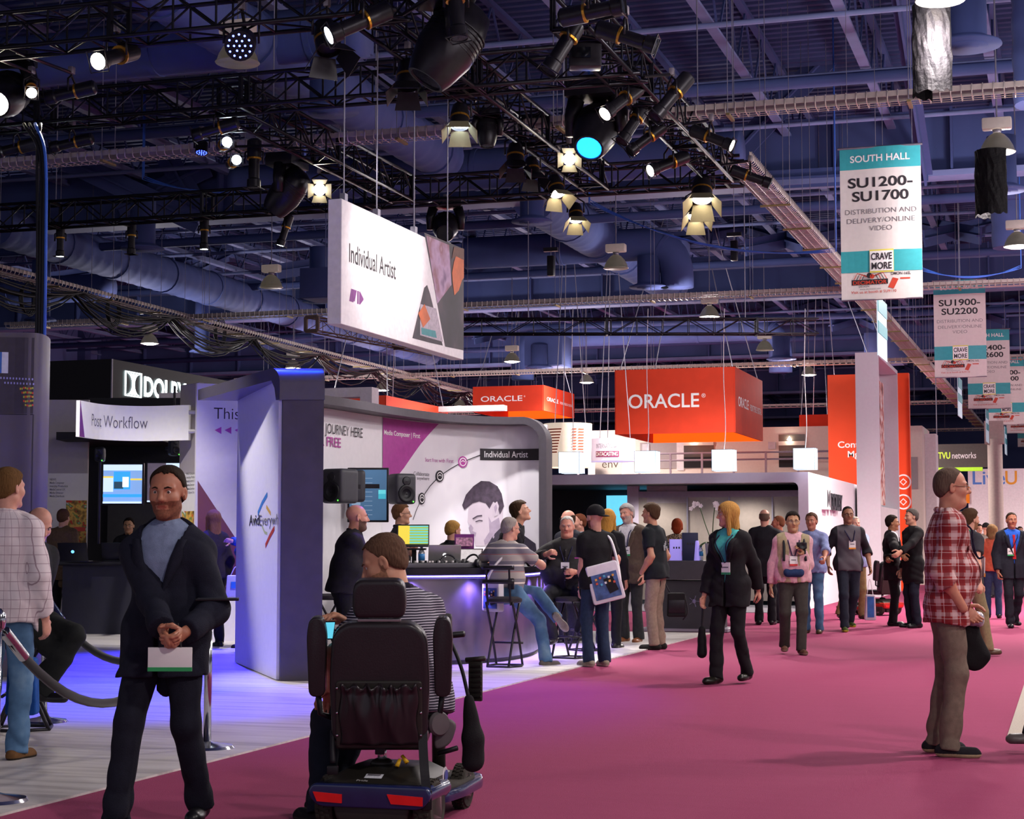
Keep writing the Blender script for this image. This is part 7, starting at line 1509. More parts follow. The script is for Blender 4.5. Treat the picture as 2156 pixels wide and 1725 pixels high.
    if detail:
        mb = MB(); nx, nz = 44, 18; rp = random.Random(5)
        for j in range(nz + 1):
            fz = j / nz
            for i in range(nx + 1):
                fx = i / nx; x = -.195 + .39 * fx; z = .02 + .265 * fz; ed = math.sin(math.pi * fx) ** .5; bul = .045 * ed * math.sin(math.pi * (.15 + .7 * fz)); fold = .016 * math.sin(fx * 52 + 2.5 * math.sin(fx * 9)) * (fz ** 2.2) + .014 * math.sin(fx * 17 + 4 * fz + 1) * (1 - fz) * ed
                lip = .012 if fz > .93 else 0; mb.v.append(tuple(TB @ Vector((x + .006 * math.sin(fz * 9 + fx * 20), -.066 - bul - fold * ed - lip, z + .012 * math.sin(fx * 40) * (fz > .9)))))
        mb.f = [(j * (nx + 1) + i, j * (nx + 1) + i + 1, (j + 1) * (nx + 1) + i + 1, (j + 1) * (nx + 1) + i) for j in range(nz) for i in range(nx)]; mb.mi = [0] * len(mb.f); o = mb.build('gathered_pocket', mat('pocket_leather', '#241d20', .28, var=.15, scale=8), t, True); md = o.modifiers.new('s', 'SOLIDIFY'); md.thickness = .006
        for s_ in (-1, 1):
            for z in (.06, .16, .27): MB().lathe([(.007, 0), (.005, .004), (.001, .005)], TB @ Vector((s_ * .208, -.066, z)), L_.to_3x3() @ Vector((0, -1, 0)), 8).build('snap_button', M_chrome, t, True)
        MB().tube([(-.03, -.065, .43), (0, -.085, .415), (.03, -.065, .43)], .006, 6).build('latch', M_gal, t, True); MB().box((.0, -.03, .385), (.045, .03, .05)).build('latch_block', M_black, t, bevel=.006)
        st = [Vector((.20, -.06, .48)), Vector((.205, -.11, .40)), Vector((.215, -.17, .30)), Vector((.225, -.19, .215))]
        MB().add([p + Vector((s_ * .021, e, 0)) for p in bez(st, 5) for s_ in (-1, 1) for e in (0, .004)], [f for i in range(15) for f in ((4 * i, 4 * i + 2, 4 * i + 6, 4 * i + 4), (4 * i + 1, 4 * i + 5, 4 * i + 7, 4 * i + 3))]).build('seat_belt', M_cable, t); MB().box((.228, -.195, .175), (.045, .02, .09)).build('buckle', M_black, t, bevel=.005); MB().box((.228, -.207, .185), (.026, .006, .03)).build('buckle_button', mat('buckle_orange', '#e05a28', .4), t)
        st = [Vector((-.22, -.04, .47)), Vector((-.215, -.09, .40)), Vector((-.21, -.11, .33))]; MB().tube(bez(st, 5), .012, 6).build('seat_belt', M_cable, t, True); MB().box((-.21, -.12, .30), (.05, .03, .04)).build('belt_buckle', M_black, t, bevel=.006)
        pn = Panel(t, pm(t) @ (B @ Vector((-.09, -.178, .212))), (pm(t).to_3x3() @ b3) @ Vector((1, 0, 0)), step=.003); 
        sl = (Vector((0, -.13, .235)), Vector((0, .03, .298))); v_ = (pm(t).to_3x3() @ b3) @ (sl[1] - sl[0]).normalized(); o_ = pm(t) @ (B @ (sl[0])); pn = Panel(t, o_, (pm(t).to_3x3() @ b3) @ Vector((1, 0, 0)), v_, step=.004)
        pn.text('Pride', -.075, .012, .015, mat('badge_silver', '#c8c4c4', .3, .3, var=0), .055, .01, lay=2); pn.rect(-.05, .05, .035, .09, mat('sticker_pale', '#cfd0d6', .5, var=.15, scale=80), 'sticker', 1); pn.rect(-.04, .072, .025, .084, INKL, 'sticker_print', 2)
        for x, y, a in ((.085, .09, .25), (.125, .12, -.5)): q = pt(x, -.10 + y, .26 + y * .5); MB().tube([q, q + Vector((a * .05, .02, .03))], [.011, .008], 8).build('yellow_lever', mat('lever_yellow', '#d8a818', .4), t, True)
        MB().lathe([(.055, -.012), (.058, 0), (.05, .014), (.001, .016)], (.275, -.02, .50), (.6, -.8, 0), 20).build('tilt_knob', mat('knob_grey', '#565052', .5), t, 40); slab(t, 'lever_paddle', [(.25, .37), (.33, .40), (.36, .50), (.30, .53), (.25, .45)], .0, .04, mat('knob_grey'), .012, .04)
        MB().tube([(.27, .0, .36), (.36, -.03, .39)], .012, 8).build('release_handle', M_black, t, True)
        pn2 = Panel(t, pm(t) @ (B @ Vector((.262, .10, .20))), (pm(t).to_3x3() @ b3) @ Vector((0, 1, 0)), step=.006); pn2.disc(.06, .05, .04, WHT, 'round_sticker', 20, 1); pn2.disc(.06, .05, .026, mat('sticker_blue', '#4a5aa8', .5), 'sticker_print', 16, 2)
    return t
sp = G(800, 1752); sp = Vector((sp.x, sp.y, 0)); SCT = scooter(sp, YAW, -15, 'navy and black mobility scooter with tall leather seat seen from behind')
# bag and plastic panel hung at its right side
def sw(x, y, z): return pm(SCT) @ Vector((x, y, z))
fb = Fld(); A_ = np.stack([V3(1, 0, 0), V3(0, 1, 0) * .8, V3(0, 0, 1)]); fb.cone(V3(.41, .12, .60), V3(.43, .13, .42), .028, .05, .03); fb.cone(V3(.43, .13, .42), V3(.43, .14, .31), .05, .056, .03); fb.post.append(lambda p, f: f + .004 * wob(p, 3, 14)); v, f = fb.mesh(.011)
tb = thing('shoulder_bag', 'slim black shoulder bag hanging at the right side of the mobility scooter', 'bag', sw(.4, .1, .3), YAW); np_obj('bag_body', v - V3(.4, .1, .3), f, cloth('#1b191c'), tb)
MB().tube(bez([(.01, .02, .30), (-.03, .03, .46), (-.10, .06, .62)], 6), .009, 6).build('strap', M_cable, tb, True)
tb = thing('slotted_panel', 'dark slotted plastic basket edge on the right side of the scooter', 'basket', sw(.44, .2, .6), YAW + R(-20)); MB().box((0, 0, .08), (.07, .02, .19)).build('frame', PLA, tb, bevel=.008)
for k in range(7): MB().box((.008, -.013, .01 + k * .024), (.05, .012, .008)).build('slot_bar', mat('slot_dark', '#15120f', .6), tb)
MB().tube([(-.05, 0, .18), (.05, 0, .19)], .012, 8).build('hook', PLA, tb, True)
g2 = G(1868, 1296); scooter((g2.x, g2.y, 0), YAW + R(30), 10, 'second mobility scooter, red and black, far back by the suited men', False, mat('scooter_red', '#a02a20', .3))
# ================================================================ the people in the picture
def mk():
    t = NT('plaid_red', .8); u = t.m_('MULTIPLY', t.m_('ARCTAN2', t.x, t.y), .17); z = t.z; P1 = .082
    def band(v, off, duty): return t.stripe(v, P1, duty, off)
    w1 = t.noise(3.0); u = t.m_('ADD', u, t.m_('MULTIPLY', w1, .02)); z2 = t.m_('ADD', z, t.m_('MULTIPLY', w1, .02))
    c = t.mix(t.m_('MULTIPLY', band(u, .0, .34), .5), '#96302f', '#d8c2c0'); c = t.mix(t.m_('MULTIPLY', band(z2, .1, .30), .5), c, C('#d8c2c0')); 
    c = t.mix(t.m_('MULTIPLY', band(u, .55, .30), .75), c, C('#7a1f26')); c = t.mix(t.m_('MULTIPLY', band(z2, .62, .30), .75), c, C('#7c1a20')); c = t.mix(t.m_('MULTIPLY', band(u, .2, .04), .5), c, C('#f2e8e6')); c = t.mix(t.m_('MULTIPLY', band(z2, .3, .04), .4), c, C('#f2e8e6'))
    return t.out(c)
mk()
def mk():
    t = NT('plaid_pale', .8); u = t.m_('MULTIPLY', t.m_('ARCTAN2', t.x, t.y), .2); c = t.mix(t.stripe(u, .055, .07), '#dccfd2', '#a58f98'); c = t.mix(t.stripe(t.z, .055, .07), c, C('#a58f98')); c = t.mix(t.m_('MULTIPLY', t.stripe(u, .11, .25, .3), .35), c, C('#c9b4ba')); return t.out(c)
mk()
def mk():
    t = NT('polo_stripe', .75); w1 = t.noise(6); z = t.m_('ADD', t.z, t.m_('MULTIPLY', w1, .012)); return t.out(t.mix(t.stripe(z, .0125, .26), '#2c2638', '#cfc8d6'))
mk()
def mk():
    t = NT('tee_stripe', .8); w1 = t.noise(4); z = t.m_('ADD', t.z, t.m_('MULTIPLY', w1, .012)); c = t.mix(t.stripe(z, .19, .42), '#77737c', '#a59d98'); c = t.mix(t.stripe(z, .19, .10, .3), c, C('#d8ccc4')); c = t.mix(t.stripe(z, .19, .028, .62), c, C('#a8474c')); return t.out(c)
mk()
def mk():
    t = NT('raglan', .8); return t.out(t.mix(t.m_('GREATER_THAN', t.m_('ABSOLUTE', t.x), .175), '#565056', '#232127'))
mk()
def mk():
    t = NT('leopard_cloth', .8); n = t.noise(60, detail=1); return t.out(t.mix(t.m_('GREATER_THAN', n, .52), '#a58c72', '#2a2422'))
mk()
def mk():
    t = NT('denim_faded', .8); n = t.noise(5); n2 = t.noise(140); c = t.ramp(n, [(.3, '#33506f'), (.55, '#54789c'), (.75, '#7c9ab4')]); return t.out(t.mix(t.m_('MULTIPLY', n2, .25), c, C('#2c4560')))
mk()
def logo_chest(x, z, w=.05):
    def f(c):
        q = c['front'](x, z, .003); MB().box(Vector(q), (w, .004, .014), M=Matrix((c['X'], c['Y'], c['up'])).transposed()).build('chest_emblem', MAG, c['t'])
    return f
SK = dict(fair='#c9947a', pink='#cf9580', tan='#a87454', asian='#b98a66', dark='#8a5a40')
A = P
# --- left edge
c = stand('man in pale checked shirt and jeans cut by the left picture edge', 2, 1602, 985, 172, lod=2, top=('long', 'plaid_pale'), bottom='denim_faded', shoes=('#6a4a2c', '#2c241e'), hair=('short', '#6a4c2c'), skin=SK['pink'], hem=.12, collar='plaid_pale', head=(-25, 0, 0), lany='#2a2a48')
g_ = G(30, 1545); g_ = Vector((g_.x, g_.y, 0)); D_ = depth(g_) + .1
person('bald seated man in black shirt holding a phone at the left', (P(52, 1500, D_ + .1).x, P(52, 1500, D_ + .1).y, 0), 62, H=1.76, lod=2, pz=.80, lean=(0, .06), top=('long', '#1f1f22'), bottom='#1d1f1f', shoes='#17161a', hair=('fringe', '#5a4638'), skin=SK['pink'], hem=.05, head=(-20, 30, 0), lf=P(95, 1452, D_ - .1), rf=P(70, 1440, D_ + .2), rk=V3(.2, 1, .3), lk=V3(-.1, 1, .3), lh=P(58, 1302, D_ - .12), rh=P(66, 1306, D_ + .1), lcurl=.6, rcurl=.6, collar='#1f1f22', extra=logo_chest(.08, .36))
q = P(52, 1302, D_ - .2); t = thing('phone', 'small dark phone held by the bald seated man', 'phone', q, YAW); MB().box((0, 0, 0), (.13, .07, .012)).build('case', M_fix, t, bevel=.004); MB().box((0, 0, .0068), (.115, .06, .002)).build('screen', mat('dark_glass'), t)
g_ = G(128, 1318); stand('man in brown jacket standing behind the reception counter', 128, 1331, 1072, 165, lod=1, top=('jacket', '#6b5540'), bottom='#1d1b20', hair=('short', '#5a4030'), skin=SK['fair'], hem=.2)
g_ = G(272, 1322); stand('dark haired man with glasses behind the reception counter', 268, 1324, 1090, 0, lod=1, top=('long', '#1c1c20'), hair=('short', '#1f1815'), glasses='#202022', skin=SK['asian'], H=1.71, rh=(.2, .35, 1.12), lh=(-.2, .35, 1.12))
stand('woman with very long brown hair at the far side of the reception counter', 447, 1364, 1074, -140, lod=1, fem=True, top=('long', '#2a2230'), hair=('long', '#7a5138', .38), skin=SK['fair'], bottom='#1c1a20')
stand('person in blue sweater half hidden behind the portal post, one hand raised', 520, 1366, 1092, -100, lod=1, fem=True, top=('long', '#2c4a80'), hair=('bob', '#3a2a20'), bottom='#201d22', rh=P(489, 1140, 22.0), rcurl=.1, lh=P(502, 1215, 21.8), skin=SK['fair'])
q = P(496, 1232, 21.7); t = thing('paper_bag', 'white paper bag beside the portal post edge', 'bag', q, YAW); slab(t, 'bag_body', [(-.12, -.16), (.12, -.16), (.10, .12), (-.10, .12)], -.04, .04, M_white, .01, .02); MB().tube(bez([(-.06, 0, .12), (0, 0, .22), (.06, 0, .12)], 5), .006, 5).build('handle', M_white, t, True); MB().box((0, -.044, 0), (.1, .006, .08)).build('printed_block', mat('print_blue'), t)
q = P(48, 1445, 11.2); t = thing('blue_tote', 'blue tote bag hanging beside the man in the pale checked shirt', 'bag', q, YAW); slab(t, 'bag_body', [(-.10, -.18), (.10, -.18), (.085, .18), (-.085, .18)], -.05, .05, cloth('#1f4f9a'), .015, .03); MB().tube(bez([(-.05, 0, .18), (-.02, 0, .33), (.02, 0, .33), (.05, 0, .18)], 5), .008, 6).build('handle', cloth('#1f4f9a'), t, True)
# --- man in navy suit, walking
g_ = G(345, 1748); D_ = depth(g_)
stand('walking man in navy suit and light blue shirt, hands clasped, nearest of all', 345, 1748, 984, -12, lod=2, top=('jacket', '#1b1c2a'), under='#7d8aa6', bottom='#1a1b27', shoes='#141318', hair=('crop', '#2c2018'), skin='#b0745a', hem=.2, rh=P(345, 1330, D_ - .33), lh=P(392, 1330, D_ - .30), rpole=V3(.5, -1, -.2), lpole=V3(-.5, -1, -.2), rcurl=.75, lcurl=.7, rpalm=V3(-1, -.3, .2), lpalm=V3(1, -.3, .2), rf=(.15, .22, .09), lf=(-.12, -.16, .12), head=(6, 4, 0), beard='#7d4c38', collar='#7d8aa6', belt='#3a1f1c', sdrop=.055, hscale=1.06)
q = P(358, 1388, D_ - .36); t = thing('name_card', 'large white name card with green band hanging before the navy suit', 'badge', q, YAW); MB().box((0, 0, 0), (.2, .008, .105)).build('card', mat('badge_white', '#e4e0de', .4, var=.03), t, bevel=.003); MB().box((0, -.001, -.046), (.2, .010, .018)).build('green_band', mat('badge#2f9a58', '#2f9a58', .5), t)
for s_ in (-1, 1): MB().tube([(s_ * .05, 0, .05), (s_ * .03, .02, .16)], .004, 5).build('cord', M_cable, t)
q = P(458, 1262, D_ - .1); t = thing('tablet', 'thin dark tablet held at the elbow of the man in the navy suit', 'tablet', q, YAW + R(8)); MB().box((0, 0, 0), (.2, .14, .012)).build('case', M_fix, t, bevel=.004); MB().box((0, 0, .007), (.18, .12, .002)).build('screen', mat('dark_glass'), t)
# --- rider
rp_ = sw(.13, .24, 0)
person('man in striped polo shirt seated on the mobility scooter, looking down', (rp_.x, rp_.y, 0), -142, H=1.80, lod=2, girth=1.2, pz=.56, lean=(.0, .12), top=('long' if False else 'tee', 'polo_stripe'), bottom='#1f2430', shoes=('#232022', '#3a3532'), hair=('crop', '#5e4536'), skin='#c28a6e', beard='#96694f', hscale=1.1, head=(48, 24, 0), hem=.06, collar='#201c2c', rh=sw(-.13, .14, .95), lh=sw(-.25, .22, .66), lpole=V3(-1, -.6, -.3), rpole=V3(1, -.2, -.3), rf=sw(-.30, .55, .085), lf=sw(-.30, .24, .085), rk=V3(0, 1, .6), lk=V3(0, 1, .6), rtoe=V3(0, 1, 0), rcurl=.35, lcurl=.3, lpalm=V3(0, 0, -1), rpalm=V3(0, 0, -1), lany='#1d1a20', badge=None,
       extra=lambda c: MB().tube(bez([Vector(c['nk'] - c['X'] * .06 - c['Y'] * .03 + c['up'] * .0), Vector(c['nk'] - c['X'] * .13 - c['Y'] * .11 - c['up'] * .1), Vector(c['nk'] - c['X'] * .17 - c['Y'] * .10 - c['up'] * .22), Vector(c['nk'] - c['X'] * .2 - c['Y'] * .04 - c['up'] * .36)], 6), .008, 6).build('shoulder_strap', M_cable, c['t'], True))
q = sw(-.255, .05, .93); t = thing('smartphone', 'phone with cyan screen in the hand of the scooter rider', 'phone', q, YAW + R(20)); MB().box((0, 0, 0), (.06, .010, .10), M=Matrix.Rotation(R(30), 3, 'X')).build('case', M_fix, t, bevel=.003); MB().box((0, -.007, .0), (.052, .003, .088), M=Matrix.Rotation(R(30), 3, 'X')).build('screen', em('phone_cyan', '#58b8d0', .8), t)
# --- around the bar
g_ = G(740, 1418); stand('bald man in black jacket with goatee leaning at the bar left', 722, 1424, 1062, 100, headpx=745, lod=1, girth=1.38, belly=.7, lean=(0, .10), hscale=1.08, top=('long', '#222026'), bottom='#1c1b22', hair=None, skin='#c98d74', beard='#5a4034', collar='#222026', rh=P(812, 1200, 18), lh=P(800, 1205, 19), head=(8, 0, 0), hem=.1)
bh = lambda px, off: bc.fn(bc.xy(px, 1200)[0], 0, off)
def atb(label, px, off, ytop, phi, **kw):
    q = P(px, 1140, 20.9 + (px - 842) * .002); H = P(px, ytop, depth(q)).z; return person(label, (q.x, q.y, 0), phi, H=kw.pop('H', H), **kw)
atb('man with glasses in black shirt standing behind the bar', 842, -1.5, 1060, 92, lod=1, top=('long', '#1e1d22'), hair=('short', '#6a4a32'), glasses='#4a4440', skin=SK['fair'], rh=P(880, 1195, 19.6), lh=P(905, 1192, 19.8), collar='#1e1d22', head=(0, 0, 0), extra=logo_chest(-.08, .36))
atb('young man with fair hair behind the silver laptop', 950, -1.55, 1098, 130, lod=1, top=('long', '#1e1d22'), hair=('short', '#a0783e'), skin=SK['pink'], collar='#1e1d22', head=(0, 10, 0))
atb('dark haired man bending over the bar in front of the printed portrait', 1048, -1.5, 1062, 85, lod=1, top=('long', '#24242a'), hair=('wavy', '#3c2a1c'), skin=SK['fair'], lean=(0, .24), head=(0, -16, 0), H=1.90, collar='#24242a', rh=P(1060, 1190, 20.5), lh=P(1075, 1190, 20.8))
g_ = G(1062, 1402); D_ = depth(g_)
person('grey haired man in striped t-shirt sitting on the bar stool', (g_.x, g_.y, 0), 158, H=1.78, lod=1, girth=1.12, belly=.5, pz=.80, lean=(.0, .09), top=('tee', 'tee_stripe'), bottom='denim_faded', shoes=('#6f665e', '#a8a29a'), hair=('thin', '#9a9088'), skin=SK['pink'], head=(-38, 8, 0), glasses='#5a5450', hem=-.02, belt='#26242c', rf=P(1150, 1388, D_ - .05), lf=P(1172, 1300, D_ + .25), rk=V3(.6, 1, .2), lk=V3(.8, 1, .2), rtoe=V3(.5, .8, 0), ltoe=V3(.3, .5, -.6), rh=P(1128, 1180, D_ + .35), lh=P(1040, 1185, D_ + .5),
       extra=lambda c: (MB().tube(bez([Vector(c['nk'] + c['X'] * .10 + c['up'] * .02), Vector(c['nk'] + c['X'] * .05 - c['Y'] * .10 - c['up'] * .10), Vector(c['nk'] - c['X'] * .08 - c['Y'] * .16 - c['up'] * .28), Vector(c['nk'] - c['X'] * .19 - c['Y'] * .08 - c['up'] * .44)], 6), .014, 6).build('bag_strap', M_white, c['t'], True), MB().box(Vector(c['pel'] + c['X'] * .13 - c['Y'] * .14 + c['up'] * .06), (.07, .03, .12)).build('belt_pouch', M_fix, c['t'], bevel=.01)))
def messenger(q, rz, lab, s=1.0):
    t = thing('messenger_bag', lab, 'bag', q, rz, 'white printed messenger bags'); slab(t, 'bag_body', [(-.17 * s, -.2 * s), (.17 * s, -.2 * s), (.165 * s, .2 * s), (-.165 * s, .2 * s)], -.04, .04, mat('bag_white', '#d9d2dc', .6), .015, .03); MB().box((0, -.043, -.03 * s), (.27 * s, .006, .26 * s)).build('printed_panel', mat('bag_print_blue', '#41598a', .5, var=.4, scale=14), t)
    MB().box((.05 * s, -.048, -.03 * s), (.1 * s, .004, .16 * s), M=Matrix.Rotation(R(-12), 3, 'Y')).build('printed_phone', M_fix, t)
    cols = [('tile_orange', '#d89a4a'), ('tile_red', '#c8503c'), ('tile_cyan', '#58a8c8'), ('tile_white', '#d8d8e0')]
    for k in range(10): n_, c_ = cols[k % 4]; MB().box((-.09 * s + (k % 5) * .045 * s, -.052, .05 * s - (k // 5) * .06 * s + .01 * (k % 3)), (.022 * s, .004, .022 * s)).build('printed_tile', mat(n_, c_, .5), t)
    return t
q = P(1038, 1255, D_ - .12); messenger(q, YAW + R(-50), 'white printed bag hanging beside the bar stool of the striped shirt', .85)
g_ = G(1195, 1385); D_ = depth(g_)
person('heavy grey haired man in dark shirt sitting and facing us, hand raised', (g_.x, g_.y, 0), -8, H=1.80, lod=1, girth=1.42, belly=1.3, pz=.80, top=('long', '#2c2a2c'), bottom='#26262a', shoes='#1c1a1c', hair=('crop', '#b4b0aa'), skin='#c88a76', hem=.02, collar='#1c1b20', badge=(.0, .24, '#2f9a58'), rh=P(1148, 1168, D_ - .30), lh=P(1212, 1205, D_ - .32), rcurl=.5, lcurl=.5, rf=P(1165, 1340, D_ - .28), lf=P(1222, 1325, D_ - .25), rk=V3(.5, 1, .2), lk=V3(-.5, 1, .2), age=1, head=(0, 4, 0), extra=logo_chest(-.12, .34))
stand('balding bearded man with glasses behind the heavy man', 1198, 1356, 1074, -50, lod=1, top=('long', '#2a2a32'), hair=('fringe', '#3c2c22'), glasses='#3a3432', beard='#4a3428', skin=SK['pink'])
stand('man with cropped reddish hair behind the balding man', 1222, 1350, 1082, -70, lod=1, top=('long', '#8a94a4'), hair=('crop', '#6a3c28'), skin=SK['pink'])
g_ = G(1256, 1402); D_ = depth(g_)
stand('man in black t-shirt and backwards cap carrying a white bag', 1256, 1404, 1066, -152, lod=1, top=('tee', '#19181b'), bottom='#26344c', shoes=('#8f8474', '#cfc8ba'), hair=('cap', '#1a191c', (.25, -1, 0)), skin=SK['pink'], beard='#7a4630', head=(10, 0, 0), hem=.1, rh=P(1290, 1205, D_ + .3), lh=P(1222, 1268, D_ - .06), lcurl=.5,
      extra=lambda c: (MB().tube(bez([Vector(c['nk'] + c['X'] * .08 + c['up'] * .0 + c['Y'] * .02), Vector(c['nk'] + c['X'] * .12 - c['Y'] * .10 - c['up'] * .06), Vector(c['nk'] + c['X'] * .17 - c['Y'] * .16 - c['up'] * .30), Vector(c['nk'] + c['X'] * .17 - c['Y'] * .22 - c['up'] * .50)], 6), .015, 6).build('bag_strap', M_white, c['t'], True), MB().tube([Vector(c['wr'][-1]) + Vector((.03 * math.cos(a), .03 * math.sin(a), .0)) for a in np.linspace(0, 2 * math.pi, 13)[:-1]], .008, 6, closed=True).build('wristband', mat('band_orange', '#d8802c', .5), c['t'], True)))
q = P(1274, 1227, D_ - .25); t = messenger(q, YAW + R(4), 'white printed bag on the hip of the man in the backwards cap', 1.05); t.rotation_euler = (0, R(-14), YAW + R(4))
g_ = G(1288, 1376); stand('blonde woman in black behind the man in the backwards cap', 1281, 1366, 1072, 158, lod=1, fem=True, top=('long', '#1b1a1e'), bottom='#1b1a20', hair=('long', '#b9883e', .24), skin=SK['fair'])
stand('grey haired man in brown blazer and white shirt', 1330, 1353, 1061, -32, headpx=1318, lod=1, top=('jacket', '#54463c'), under='#d6d0d4', bottom='#2c2c2e', shoes='#7a4626', hair=('wavy', '#a8a4a2'), skin=SK['pink'], badge=(-.02, .22, '#2f9a58'), collar='#d6d0d4', hem=.2, belt='#3a2a22', lean=(.03, .0), head=(-8, 4, 8), beard='#b09a90', rcurl=.4)
q = G(1386, 1366); stand('man in black printed t-shirt and tan trousers, hands in pockets', 1384, 1368, 1059, -118, headpx=1360, lod=1, top=('tee', '#1c2024'), bottom='#8f7c6c', shoes=('#23211f', '#3a3632'), hair=('wavy', '#4a3626'), skin='#b98468', hem=.1, lh=(-.19, .12, .92), rh=(.19, .12, .92), lcurl=None, rcurl=None, lany='#26222c', head=(0, 0, 0), lean=(0, .05),
      extra=lambda c: [MB().box(Vector(c['pel'] + c['X'] * (-.03 + .025 * k) - c['Y'] * .142 + c['up'] * (.27 + .03 * (k % 3))), (.03, .01, .07 - .01 * k), M=Matrix((c['X'], c['Y'], c['up'])).transposed()).build('back_print', mat('print_grey', '#8a8f92', .6), c['t']) for k in range(4)])
q = P(1424, 1272, 22.2); t = thing('black_briefcase', 'black soft briefcase hanging beside the man in tan trousers', 'bag', q, YAW); slab(t, 'bag_body', [(-.12, -.16), (.12, -.16), (.11, .14), (-.11, .14)], -.05, .05, cloth('#1c1a1c'), .02, .03); MB().tube(bez([(-.08, 0, .14), (-.16, 0, .30), (-.2, 0, .36)], 5), .009, 6).build('shoulder_strap', M_cable, t, True); MB().tube(bez([(.11, 0, .1), (.14, 0, -.1), (.08, 0, -.2)], 6), .008, 6).build('loose_strap', M_cable, t, True); MB().box((0, -.052, -.03), (.2, .008, .16)).build('front_pocket', M_fix, t, bevel=.004)
stand('red haired person in patterned top behind the side counter', 1427, 1310, 1092, 172, lod=1, fem=True, top=('long', 'leopard_cloth'), hair=('bob', '#8a3a1c', .07), skin=SK['fair'], bottom='#1c1a20')
# --- in the aisle
g_ = G(1540, 1438); D_ = depth(g_)
stand('blonde woman in black trouser suit and turquoise top walking toward us', 1540, 1440, 1057, -38, lod=2, fem=True, girth=.9, top=('jacket', '#1c191d'), under='#4fb2ae', bottom='#1b181c', shoes='#17140f', hair=('long', '#b88748', .26), skin='#c48a74', badge=(-.02, .18, '#2f8a58'), hem=.2, glasses='#b8a890', head=(-42, 2, 0), rf=(.1, .12, .09), lf=(-.09, -.14, .12), rh=P(1481, 1262, D_ - .05), lh=P(1603, 1262, D_ + .05), lany='#241c38')
q = P(1478, 1340, D_ - .05); t = thing('handbag', 'narrow black handbag swinging from the hand of the woman in black', 'bag', q, YAW); fb = Fld(); fb.cone(V3(0, 0, -.16), V3(0, 0, .06), .05, .035, .02, np.stack([V3(1, 0, 0), V3(0, .8, 0), V3(0, 0, 1)])); fb.post.append(lambda p, f: f + .004 * wob(p, 8, 16)); v, f = fb.mesh(.011); np_obj('bag_body', v, f, cloth('#1b191c'), t); MB().tube([(0, 0, .08), (.01, 0, .24), (.014, 0, .36)], .012, 6).build('strap', M_cable, t)
stand('man in dark suit turned away behind the blonde woman', 1612, 1316, 1072, 168, lod=1, top=('long', '#1d1b22'), bottom='#1b1a20', hair=('fringe', '#6a5648'), skin=SK['pink'], hem=.22)
stand('man with reddish face passing behind the man with the camera', 1643, 1312, 1086, -100, lod=1, top=('long', '#4a3a44'), bottom='#2a2730', hair=('crop', '#7a4a34'), skin='#b87058')
g_ = G(1672, 1376); D_ = depth(g_)
def vestx(c):
    q = Vector(c['wr'][-1]) + Vector((.02, .07, .09)); MB().box(q, (.12, .07, .08)).build('camera_body', M_fix, c['t'], bevel=.012); MB().lathe([(.035, 0), (.04, .05), (.04, .08), (.03, .08), (.001, .06)], q + Vector((0, .03, 0)), (0, 1, 0), 16).build('camera_lens', mat('speaker_cone', '#1b1c20', .5), c['t'], 40)
    fb = Fld(); fb.cone(c['pel'] - c['X'] * .06 + c['Y'] * .15 + c['up'] * .06, c['pel'] + c['X'] * .08 + c['Y'] * .15 + c['up'] * .06, .055, .055, .03); v, f = fb.mesh(.013); np_obj('waist_pouch', v, f, cloth('#26385c'), c['t'])
    for sd in (-1, 1): MB().tube(bez([Vector(c['nk'] + c['X'] * sd * .11 - c['Y'] * .06), Vector(c['nk'] + c['X'] * sd * .12 + c['Y'] * .06 + c['up'] * -.02), Vector(c['front'](sd * .12, .36, .02)), Vector(c['front'](sd * .13, .2, .02))], 6), .016, 6).build('backpack_strap', M_cable, c['t'], True)
stand('man in khaki vest and pink shirt holding a camera', 1672, 1378, 1078, -2, lod=1, girth=1.1, belly=.4, top=('long', '#d8a8b0'), vest='#a89878', bottom='#3c3834', shoes=('#5a3a2c', '#8a7a6a'), hair=('short', '#241c18'), skin=SK['asian'], badge=(.02, .22, '#c8302c', .02), glasses='#8a8078', lh=P(1690, 1165, D_ - .33), rh=P(1618, 1262, D_ - .05), rf=(.10, -.12, .12), lf=(-.08, .10, .09), extra=vestx, head=(0, 2, 0))
stand('man in pale blue shirt and jeans behind the man with the camera', 1712, 1334, 1080, -25, lod=1, top=('roll', '#8a94c0'), bottom='denim_faded', shoes='#4a3c28', hair=('short', '#5a4436'), skin='#b87a62', lh=P(1740, 1240, 24.8), lcurl=.6)
stand('man in grey shirt with black sleeves and jeans walking toward us', 1788, 1330, 1066, 2, lod=1, top=('roll', 'raglan'), bottom='#262a36', shoes=('#3c4a1c', '#b8b840'), hair=('crop', '#1c1614'), skin='#9a6a50', badge=(-.03, .28, '#e0902c'), glasses='#241f1c', rf=(.09, .12, .09), lf=(-.06, -.24, .14), hem=.1, rh=(.30, .06, .93), lh=(-.3, .02, .93))
g_ = G(1800, 1312); D_ = depth(g_)
stand('man in pale blue shirt and khakis half hidden behind the grey shirt', 1803, 1304, 1088, 10, lod=1, top=('roll', '#8f9cc4'), bottom='#7d6a48', shoes='#3a2c20', hair=('crop', '#c0b4a8'), skin='#cf9a86', lh=P(1828, 1222, D_ - .05), rf=(.30, -.02, .09), lf=(-.12, -.05, .09))
